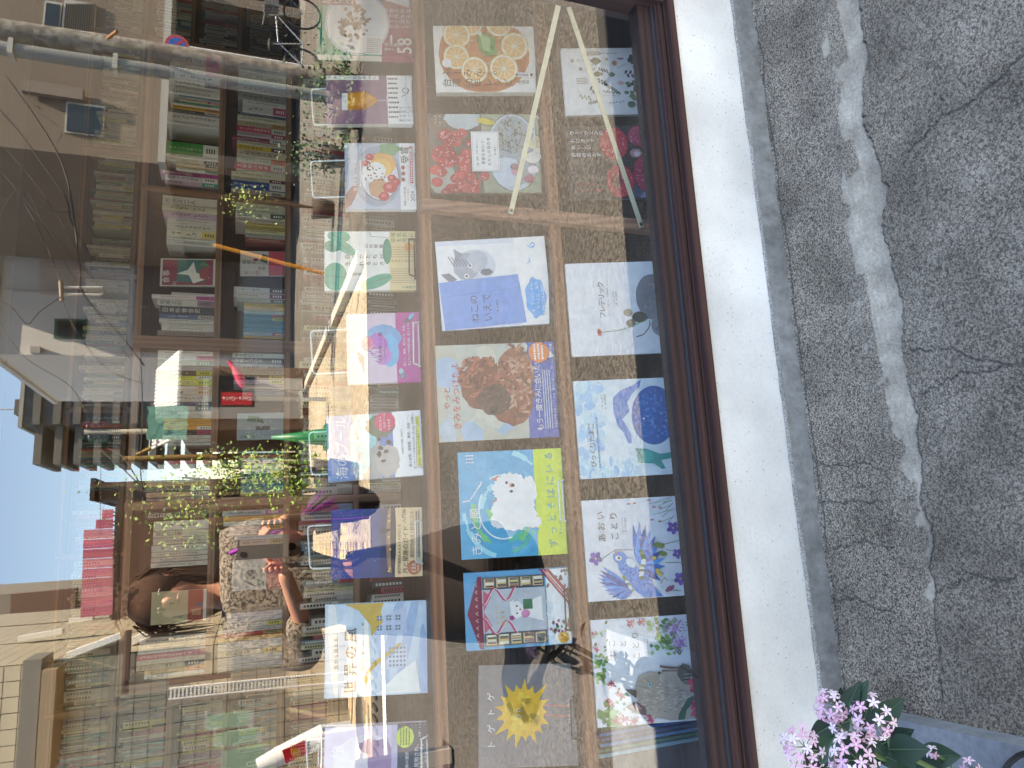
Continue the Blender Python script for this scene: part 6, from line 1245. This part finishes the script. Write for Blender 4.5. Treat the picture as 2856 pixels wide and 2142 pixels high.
# potted shrubs opposite
def shrub(px, py, d, rx, rz, n_, cols, label, pot=True):
    c_ = ref(px, py, d); t = empty('potted_shrub', (c_.x, c_.y, 0), label, 'plant', 'shrubs along the opposite pavement'); mb = MB(); r_ = random.Random(int(px+py))
    ms = [pm(k_, .6, .1, 9) for k_ in cols]
    for i in range(n_):
        u = r_.gauss(0, .42), r_.gauss(0, .42), r_.gauss(0, .42); p = Vector((c_.x+u[0]*rx, c_.y+u[1]*rx, max(.12, c_.z+u[2]*rz+.1*math.sin(u[0]*9)))); a = r_.random()*6.28; e = r_.uniform(-.6, 1.2); L = r_.uniform(.03, .07)
        dv_ = Vector((math.cos(a)*math.cos(e), math.sin(a)*math.cos(e), math.sin(e)))*L; sd = dv_.cross(Vector((r_.random(), r_.random(), 1))).normalized()*L*.3
        mb.add([p, p+dv_*.5+sd, p+dv_, p+dv_*.5-sd], [(0, 1, 2, 3)], r_.choice(ms))
    o = mb.build('foliage'); rel(t, o); mb = MB()
    for i in range(5): mb.tube([(c_.x, c_.y, .2), (c_.x+r_.uniform(-.4, .4)*rx, c_.y+r_.uniform(-.3, .3)*rx, c_.z+r_.uniform(-.2, .4)*rz)], .012, pm('#4c3c2c', .8), 5)
    rel(t, mb.build('stem')); mb = MB(); mb.lathe([(.001, .0), (.12, 0), (.17, .28), (.15, .28), (.001, .24)], (c_.x, c_.y, 0), pm('#463a32', .8, .1), 16); rel(t, mb.build('pot'))
LGs = ['#5c7c2c', '#7c9438', '#46682c', '#94a84c']; DGs = ['#2c4824', '#3c5c2c', '#4c6c34', '#24381c']
shrub(520, 1380, 9.5, .6, .85, 480, LGs, 'tall loose yellow green shrub before the brown house'); shrub(560, 1470, 9.6, .4, .6, 360, LGs, 'trailing light green shrub beside the photographer'); shrub(655, 1320, 9.8, .35, .42, 500, LGs, 'small round lime green bush near the cone'); shrub(790, 1325, 8.0, .35, .5, 700, ['#6c8c24', '#86a430', '#587820'], 'bright green bush low on the pale paving')
shrub(960, 235, 7.6, .5, .5, 900, DGs, 'grassy dark green clump at the foot of the pole'); shrub(1000, 330, 7.4, .4, .4, 600, DGs, 'low green clump left of the pole foot'); shrub(870, 430, 8.6, .35, .4, 500, DGs, 'feathery green plant beside the rack of paving'); shrub(700, 560, 10, .3, .4, 300, LGs, 'thin yellow flowering plant across the road')
# parked bicycle by the dark ground floor
d = 11.5; bc = empty('parked_bicycle', (fx(900, 110, d), yy_(d), 0), 'silver bicycle parked in front of the dark ground floor', 'bicycle'); bx, by = fx(900, 120, d), yy_(d); tm = pm('#1c1c1e', .7, 0); bm_ = pm('#a8acb0', .3, 0, metal=.6)
for s_ in (-.52, .52):
    w_ = MB(); R_w = .31; w_.tube([(bx+s_+R_w*math.cos(a*.3142), by, .32+R_w*math.sin(a*.3142)) for a in range(21)], .018, tm, 6, caps=False)
    for a in range(10): w_.tube([(bx+s_, by, .32), (bx+s_+R_w*math.cos(a*.628), by, .32+R_w*math.sin(a*.628))], .002, bm_, 4)
    rel(bc, w_.build('wheel'))
w_ = MB()
for a, b_ in (((-.52, .32), (-.1, .30)), ((-.1, .30), (.36, .72)), ((-.1, .30), (-.2, .82)), ((-.2, .72), (.36, .76)), ((.36, .88), (.52, .32)), ((-.52, .32), (-.18, .70))): w_.tube([(bx+a[0], by, a[1]), (bx+b_[0], by, b_[1])], .014, bm_, 8)
rel(bc, w_.build('frame')); w_ = MB(); w_.tube([(bx+.34, by-.25, .98), (bx+.36, by, .95), (bx+.34, by+.25, .98)], .012, bm_, 8); rel(bc, w_.build('handlebar')); w_ = MB(); w_.sphere((bx-.22, by, .86), (.13, .07, .04), tm); rel(bc, w_.build('saddle')); w_ = MB(); w_.box((bx+.45, by-.17, .72), (bx+.75, by+.17, .95), pm('#5c5c5e', .5)); rel(bc, w_.build('basket'))
# white slanting sign tube at the lower left of the mirror image
d = 4.4; a, b_ = ref(716, 2136, d), ref(900, 2052, d); st2 = empty('sign_tube', (b_.x, b_.y, 0), 'white slanting tube with a small red label on a rounded white box', 'sign')
mb = MB(); mb.tube([a, a.lerp(b_, .3), b_], [.035, .05, .062], pm('#dcdcda', .35, .03), 16); rel(st2, mb.build('tube')); m1 = a.lerp(b_, .55); mb = MB(); dd_ = (b_-a).normalized(); mb.bar(m1-dd_*.06+Vector((0, .058, 0)), m1+dd_*.06+Vector((0, .058, 0)), .07, .006, pm('#b01c24', .4), up=(0, 1, 0)); rel(st2, mb.build('red_label'))
mb = MB(); g = glyph('画'); mb.add([m1+Vector(((.5-b2_)*-.06+.0, .0625, (.35-0)*0))+Vector((0, 0, 0))+Vector((a2_*-.06, 0, (b2_-.4)*.06))+Vector((.03, 0, 0))*0 for a2_, b2_ in g[0]], g[1], pm('#d8b838', .4)); rel(st2, mb.build('label_character'))
mb = MB(); mb.box((b_.x-.34, b_.y-.12, b_.z-.16), (b_.x+.03, b_.y+.1, b_.z+.02), pm('#dcdcda', .35, .03)); rel(st2, mb.build('white_box')); mb = MB(); mb.box((b_.x-.25, b_.y-.05, 0), (b_.x-.17, b_.y+.03, b_.z-.16), alu); rel(st2, mb.build('post'))

# ------------------------------------------------------------ the photographer, mirrored in the glass
def skin(name, J, E, root, m_, parent=None, sub=2):
    me = bpy.data.meshes.new(name); me.from_pydata([tuple(j[0]) for j in J], E, []); me.materials.append(m_); o = bpy.data.objects.new(name, me); C.objects.link(o)
    s = o.modifiers.new('s', 'SKIN'); s.use_smooth_shade = True
    for i, j in enumerate(J):
        sv = me.skin_vertices[0].data[i]; r = j[1]; sv.radius = (r, r) if not isinstance(r, tuple) else r; sv.use_root = (i == root)
    sb = o.modifiers.new('d', 'SUBSURF'); sb.levels = sb.render_levels = sub
    if parent is not None: o.parent = parent
    return o
Pp = lambda px, py, d: ref(px, py, d)
skinm = pm('#c98f74', .5, .04, 30); knit = grain('#3a322c', '#94887a', 90, bump=.9, dist=.004, name='knit', lo=.44, hi=.54); hairm = pm('#4a3022', .9, .3, 90, stretch=(1, 1, .1)); shirt = pm('#6c5850', .8, .08, 20); skirt = pm('#2f2a2a', .85, .08, 12); purple = pm('#a828b8', .6, .06, 20)
DB = 3.0
hd = Pp(455, 1672, DB+.05); nk = Pp(600, 1660, DB+.08); ch = Pp(760, 1655, DB+.06); pv = Pp(1000, 1650, DB+.05)
sR, sL = Pp(665, 1525, DB+.02), Pp(680, 1792, DB+.02); eR, eL = Pp(868, 1462, DB-.10), Pp(880, 1830, DB-.08)
LENS = CAMP.copy()
phone_c = Vector((-.028, -1.2865, CAMZ-.045))
hR = phone_c+Vector((.047, -.012, -.045)); hL = phone_c+Vector((-.047, -.012, -.05))
person = empty('person', (pv.x, pv.y, 0), 'person in a knitted cardigan and dark skirt holding up a phone with both hands', 'person')
kn = .46; ft = .06
J = [((pv.x, pv.y, pv.z), (.15, .11)), ((ch.x, ch.y, ch.z), (.145, .10)), ((nk.x, nk.y, nk.z-.03), (.055, .055)), ((nk.x, nk.y+.01, nk.z+.05), .048), ((hd.x, hd.y, hd.z), (.082, .098)), ((hd.x, hd.y+.01, hd.z-.07), (.062, .075)), ((hd.x, hd.y-.005, hd.z+.075), (.06, .075)),
     (tuple(sR), .062), (tuple(eR), .042), (tuple(hR+Vector((.035, -.05, -.035))), .025), (tuple(sL), .062), (tuple(eL), .042), (tuple(hL+Vector((-.035, -.05, -.035))), .025),
     ((pv.x+.09, pv.y, pv.z-.12), .10), ((pv.x+.10, pv.y+.01, kn), .062), ((pv.x+.10, pv.y-.02, ft+.03), .04), ((pv.x+.11, pv.y+.13, .03), .035), ((pv.x-.09, pv.y, pv.z-.12), .10), ((pv.x-.10, pv.y+.01, kn), .062), ((pv.x-.10, pv.y-.02, ft+.03), .04), ((pv.x-.11, pv.y+.13, .03), .035)]
E = [(0, 1), (1, 2), (2, 3), (3, 5), (5, 4), (4, 6), (1, 7), (7, 8), (8, 9), (1, 10), (10, 11), (11, 12), (0, 13), (13, 14), (14, 15), (15, 16), (0, 17), (17, 18), (18, 19), (19, 20)]
def shift(o): o.location = -person.location; return o
shift(skin('body', J, E, 0, skinm, person))
# clothing
cd = skin('cardigan', [((pv.x, pv.y, pv.z-.02), (.175, .135)), ((ch.x, ch.y, ch.z), (.172, .125)), ((nk.x, nk.y-.01, nk.z-.06), (.085, .075)), (tuple(sR), .082), (tuple(Vector(sR).lerp(eR, .5)), .075), (tuple(sL), .082), (tuple(Vector(sL).lerp(eL, .95)), .078), (tuple(Vector(eL).lerp(hL, .45)), .06)], [(0, 1), (1, 2), (1, 3), (3, 4), (1, 5), (5, 6), (6, 7)], 0, knit, person); shift(cd)
mb = MB(); mb.lathe([(.16, pv.z+.04), (.19, pv.z-.2), (.24, .30), (.255, .12), (.24, .12), (.15, pv.z)], (pv.x, pv.y, 0), skirt, 28); rel(person, mb.build('skirt'))
for q in (15, 19):
    p = Vector(J[q][0]); mb = MB(); mb.sphere((p.x, p.y+.06, .035), (.05, .13, .045), pm('#2c2420', .5)); rel(person, mb.build('shoe'))
# head details
fy_ = hd.y+.092
mb = MB(); mb.sphere((hd.x, hd.y-.022, hd.z+.022), (.098, .108, .112), hairm, 20, 14); mb.sphere((hd.x, hd.y-.05, hd.z-.10), (.088, .06, .14), hairm, 16, 12)
rr = random.Random(2)
for i in range(150):
    a = rr.uniform(0, math.pi*2); s0 = Vector((hd.x+.09*math.cos(a), hd.y-.02+.07*math.sin(a)*.8, hd.z+rr.uniform(.02, .10))); e0 = s0+Vector((.035*math.cos(a)+rr.uniform(-.02, .02), rr.uniform(-.03, .01), rr.uniform(-.26, -.1))); md = s0.lerp(e0, .5)+Vector((.03*math.cos(a), 0, .02))
    if math.sin(a) > .75: continue
    mb.tube([s0, md, e0], [.003, .0025, .0008], hairm, 4, caps=False)
for i in range(30): a = rr.uniform(-1.2, 1.2); s0 = Vector((hd.x+.05*math.sin(a), hd.y, hd.z+.12)); mb.tube([s0, s0+Vector((rr.uniform(-.05, .05), .04, .03)), s0+Vector((rr.uniform(-.1, .1), .07, -.01))], [.002, .0015, .0006], hairm, 4, caps=False)
rel(person, mb.build('hair'))
for s_ in (-1, 1):
    mb = MB(); mb.sphere((hd.x+.032*s_, fy_-.012, hd.z+.004), (.012, .009, .006), pm('#a89c94', .4)); mb.sphere((hd.x+.032*s_, fy_-.006, hd.z+.003), .0065, pm('#201814', .2)); rel(person, mb.build('eye')); mb = MB(); mb.sphere((hd.x+.084*s_, hd.y+.0, hd.z-.006), (.010, .018, .028), skinm); rel(person, mb.build('ear'))
mb = MB(); mb.sphere((hd.x, fy_+.002, hd.z-.024), (.012, .017, .020), skinm); rel(person, mb.build('nose')); mb = MB(); mb.sphere((hd.x, fy_-.012, hd.z-.058), (.022, .008, .006), pm('#a05c54', .5)); rel(person, mb.build('mouth'))
# hands: palm and five fingers each
for hnd, s_ in ((hR, 1), (hL, -1)):
    base = hnd+Vector((.020*s_, -.028, -.018)); J2 = [(tuple(base+Vector((.016*s_, -.024, -.02))), .022), (tuple(base), (.024, .016))]; E2 = [(0, 1)]
    for k in range(4):
        up_ = Vector((0, 0, -.022+.0185*k)); L = (.8, .95, 1.0, .9)[k]; kx = base+Vector((.006*s_, .010, .006))+up_; f1_ = kx+Vector((.010*s_, .016*L, .003)); f2_ = f1_+Vector((-.016*s_, .006*L, .004)); f2_.y = min(f2_.y, phone_c.y+.0035); f1_.y = min(f1_.y, phone_c.y-.002)
        i0 = len(J2); J2 += [(tuple(kx), .0095), (tuple(f1_), .0085), (tuple(f2_), .0070)]; E2 += [(1, i0), (i0, i0+1), (i0+1, i0+2)]
    i0 = len(J2); t0 = base+Vector((-.012*s_, -.006, .022)); J2 += [(tuple(t0), .011), (tuple(t0+Vector((-.022*s_, .004, .020))), .0095), (tuple(t0+Vector((-.034*s_, .006, .034))), .0075)]; E2 += [(1, i0), (i0, i0+1), (i0+1, i0+2)]
    shift(skin('hand', J2, E2, 1, skinm, person))
ph = empty('mobile_phone', tuple(phone_c), 'dark phone held upright in both hands by the photographer', 'phone'); pmk = pm('#7c7672', .5, 0)
px_, pz_ = phone_c.x, phone_c.z
rel(ph, boxob('case', (px_-.038, -1.293, pz_-.098), (px_+.038, -1.2835, pz_+.062), pmk)); mb = MB(); mb.tube([(px_-.022, -1.2834, pz_+.045), (px_-.022, -1.2822, pz_+.045)], .009, pm('#303038', .2, 0), 16); rel(ph, mb.build('lens_ring'))
# bag with purple cords hanging at her side
bp_ = Pp(820, 1400, DB-.05); bag = empty('cord_bag', tuple(Pp(1050, 1400, DB)), 'dark bag with bright purple straps and cords at the photographer\'s side', 'bag'); mb = MB()
c_ = Pp(960, 1405, DB+.1); mb.sphere(c_, (.08, .07, .15), pm('#3c343c', .7, .08), 16, 12); rel(bag, mb.build('bag_body')); mb = MB()
for i in range(9):
    a, b_ = Pp(745+i*6, 1495-i*4, DB-.12), Pp(900+i*16, 1372+i*9, DB-.02); mb.tube([a, a.lerp(b_, .5)+Vector((0, .03, -.03+.01*i)), b_], .003+.0015*(i % 3), purple if i % 2 == 0 else pm('#4c4450', .6), 6)
rel(bag, mb.build('cord')); mb = MB(); mb.tube([Pp(640, 1545, DB-.09), Pp(735, 1500, DB-.13), Pp(800, 1470, DB-.1), Pp(930, 1400, DB)], .008, purple, 8); rel(bag, mb.build('strap'))

# ------------------------------------------------------------ flowering plant and painted step in the lower left corner
step_m = grain('#6f7276', '#85888b', 60, bump=.25, dist=.001, big=8, name='painted_step', lo=.3, hi=.7)
e0, e1 = ground(2400, 1962), ground(2856, 2056); dr = (e1-e0).normalized(); p0 = e0-dr*.12; p1 = e1+dr*.5; hgt = Vector((0, 0, .012))
nrm = Vector((dr.y, -dr.x, 0)); nrm = nrm if nrm.x < 0 else -nrm
mb = MB(); mb.prism([p0, p1, p1+nrm*.9, p0+nrm*.9], (0, 0, .05), step_m); tag(mb.build('painted_step'), 'smooth grey painted concrete step in the lower corner beside the plant', 'step')
plant = empty('flowering_plant', (-.42, -.62, 0), 'pink star-flowered plant with dark green leaves in the lower left corner', 'plant')
lf = [pm('#1c3524', .6, .14, 14), pm('#22402a', .6, .14, 14), pm('#162c20', .6, .14, 14)]; vein = pm('#50704c', .5, 0)
petm = [pm('#e0bccb', .7, .10, 60), pm('#e8d0da', .7, .10, 60), pm('#d6a6bc', .7, .10, 60)]; stemm = pm('#5c7448', .6, .08)
def near(px, py, dist): r = ray(px, py).normalized(); return CAMP+r*dist
def leafm(base, tip, wid, m_, droop=.15, nrm=None):
    base, tip = Vector(base), Vector(tip); ax = tip-base; L = ax.length; ax.normalize(); view = (CAMP-base).normalized()
    up = (view if nrm is None else Vector(nrm)); up = (up-ax*up.dot(ax)).normalized(); sd = ax.cross(up); mb = MB(); N = 9; vs = []
    for i in range(N+1):
        t = i/N; w_ = wid*math.sin(math.pi*min(1, t**.8*1.0))**.9 if 0 < t < 1 else .0006; c_ = base+ax*L*t-up*(droop*L*(t-.2)**2)
        for s_ in (-1, -.5, 0, .5, 1): vs.append(c_+sd*w_*s_+up*(abs(s_)*w_*.35))
    mb.add(vs, [(i*5+j, i*5+j+1, (i+1)*5+j+1, (i+1)*5+j) for i in range(N) for j in range(4)], m_, True)
    mb.tube([base+up*.0006-up*0, base+ax*L*.5-up*(droop*L*.09)+up*.0007, base+ax*L*.93-up*(droop*L*.5)+up*.0007], [.0009, .0006, .0002], vein, 4, caps=False)
    return rel(plant, mb.build('leaf'))
LV = [((2350, 2005), (2395, 1905), .011, 0), ((2352, 1995), (2418, 1902), .014, 1), ((2400, 2030), (2430, 1950), .012, 0), ((2440, 2020), (2520, 1948), .014, 1), ((2460, 2075), (2546, 2036), .013, 2), ((2480, 2090), (2590, 2090), .018, 0), ((2560, 2105), (2680, 2110), .017, 1), ((2340, 2010), (2255, 2062), .014, 2), ((2390, 2060), (2330, 2130), .016, 0), ((2420, 2040), (2400, 2120), .013, 2), ((2430, 2060), (2490, 2145), .013, 1), ((2330, 2050), (2290, 2130), .015, 1), ((2370, 2010), (2300, 2040), .012, 2), ((2420, 2090), (2370, 2160), .015, 0), ((2310, 2080), (2240, 2150), .015, 2), ((2550, 2120), (2640, 2170), .016, 0), ((2500, 2060), (2560, 2085), .010, 2), ((2350, 1990), (2345, 1925), .010, 2), ((2470, 2110), (2560, 2150), .015, 1), ((2380, 2090), (2450, 2150), .016, 0)]
rl = random.Random(8)
for (a, b_, w_, k_) in LV: dd_ = rl.uniform(1.10, 1.19) if a[0] < 2500 else 1.30; leafm(near(*a, dd_), near(*b_, dd_-rl.uniform(.0, .05)), w_*1.02, lf[k_], .12)
def floret(mb, c_, n_, r_, m_):
    n_ = n_.normalized(); a = n_.cross(Vector((.3, .2, 1))).normalized(); b_ = n_.cross(a); t0 = rl.random()*6.28
    for k in range(5):
        t = t0+6.283*k/5; u = a*math.cos(t)+b_*math.sin(t); v = n_.cross(u)
        mb.add([c_+u*r_*.12-v*r_*.10, c_+u*r_*.12+v*r_*.10, c_+u*r_*.55+v*r_*.24+n_*r_*.06, c_+u*r_*1.0-n_*r_*.06, c_+u*r_*.55-v*r_*.24+n_*r_*.06], [(0, 1, 2), (0, 2, 3), (0, 3, 4)], m_, True)
    mb.sphere(c_+n_*r_*.04, r_*.13, pm('#f0d8e0', .6, 0), 6, 4)
    mb.tube([c_, c_-n_*r_*1.6], [r_*.09, r_*.06], pm('#c8a0a8', .6, 0), 5, caps=False)
def umbel(px, py, dist, R, n_, r_, squash=1.0, tiltpx=(0, 0)):
    c_ = near(px, py, dist); view = (CAMP-c_).normalized(); base = near(px+60+tiltpx[0], py+60+tiltpx[1], dist+.05); up_ = (view*.6+Vector((0, 0, 1))*.8).normalized(); mb = MB()
    for i in range(n_):
        z_ = 1-(i+.5)/n_*1.25; ph_ = i*2.39996; q = math.sqrt(max(0, 1-z_*z_)); a = up_.cross(Vector((1, 0, 0))).normalized(); b2 = up_.cross(a); n2 = (up_*z_+a*q*math.cos(ph_)+b2*q*math.sin(ph_)).normalized(); pos = c_+n2*R*rl.uniform(.82, 1.08)
        floret(mb, pos, (n2+view*.35), r_*rl.uniform(.85, 1.1), rl.choice(petm))
    rel(plant, mb.build('flower_cluster'))
    mb = MB(); mb.tube([c_-up_*R*.2, c_.lerp(base, .5)+Vector((0, 0, -.01)), base, Vector((-.47, -.56, .09))], [.0022, .0024, .003, .004], stemm, 6)
    for i in range(7): 
        ph_ = i*.9; mb.tube([c_-up_*R*.15, c_+Vector((math.cos(ph_)*R*.5, math.sin(ph_)*R*.5, 0))], [.0008, .0006], stemm, 4, caps=False)
    rel(plant, mb.build('stem'))
umbel(2322, 1972, 1.11, .021, 18, .0086); umbel(2432, 2004, 1.10, .027, 20, .0088, tiltpx=(-10, 20)); umbel(2240, 2084, 1.11, .026, 23, .0086); umbel(2388, 2122, 1.08, .030, 25, .0092, tiltpx=(0, 30)); umbel(2342, 2030, 1.10, .011, 4, .0086); umbel(2600, 2098, 1.27, .006, 3, .0088); umbel(2710, 2146, 1.27, .012, 5, .0088)
def in_view(P):
    v = Vector(P)-CAMP; zc = v.dot(FWD); return zc > 0 and -25 < 1428-FOC*v.dot(UPV)/zc < 2890 and -25 < 1071-FOC*v.dot(RGT)/zc < 2165
q0, q1 = Vector((-.47, -.56, .11)), near(2420, 2130, 1.12)
for i in range(26):
    b0 = q0.lerp(q1, (i % 13)/13*.8+.04); a = rl.random()*6.28; tp_ = b0+Vector((math.cos(a)*.065, math.sin(a)*.065, rl.uniform(-.01, .04)))
    if not in_view(b0.lerp(tp_, .6)) and not in_view(tp_): leafm(b0, tp_, .012, lf[i % 3], .12, nrm=(0, 0, 1))
mb = MB(); mb.lathe([(.001, 0), (.065, 0), (.085, .10), (.09, .10), (.09, .11), (.08, .11), (.078, .09), (.001, .09)], (-.47, -.56, .0), pm('#2c2826', .85, .08), 24); rel(plant, mb.build('pot')); mb = MB(); mb.lathe([(.001, .091), (.077, .091)], (-.47, -.56, .0), pm('#2c221c', .95, .1, 60), 20); rel(plant, mb.build('soil'))
mb = MB(); hs = pm('#1c1c1e', .5, 0); pts = [ground(2800, 2150, .05), ground(2815, 2128, .075), ground(2840, 2108, .09), ground(2880, 2095, .085)]; mb.tube(pts, .0042, hs, 10); tag(mb.build('black_cable'), 'short arc of thin black cable over the painted step corner', 'cable')
bpy.context.view_layer.update()
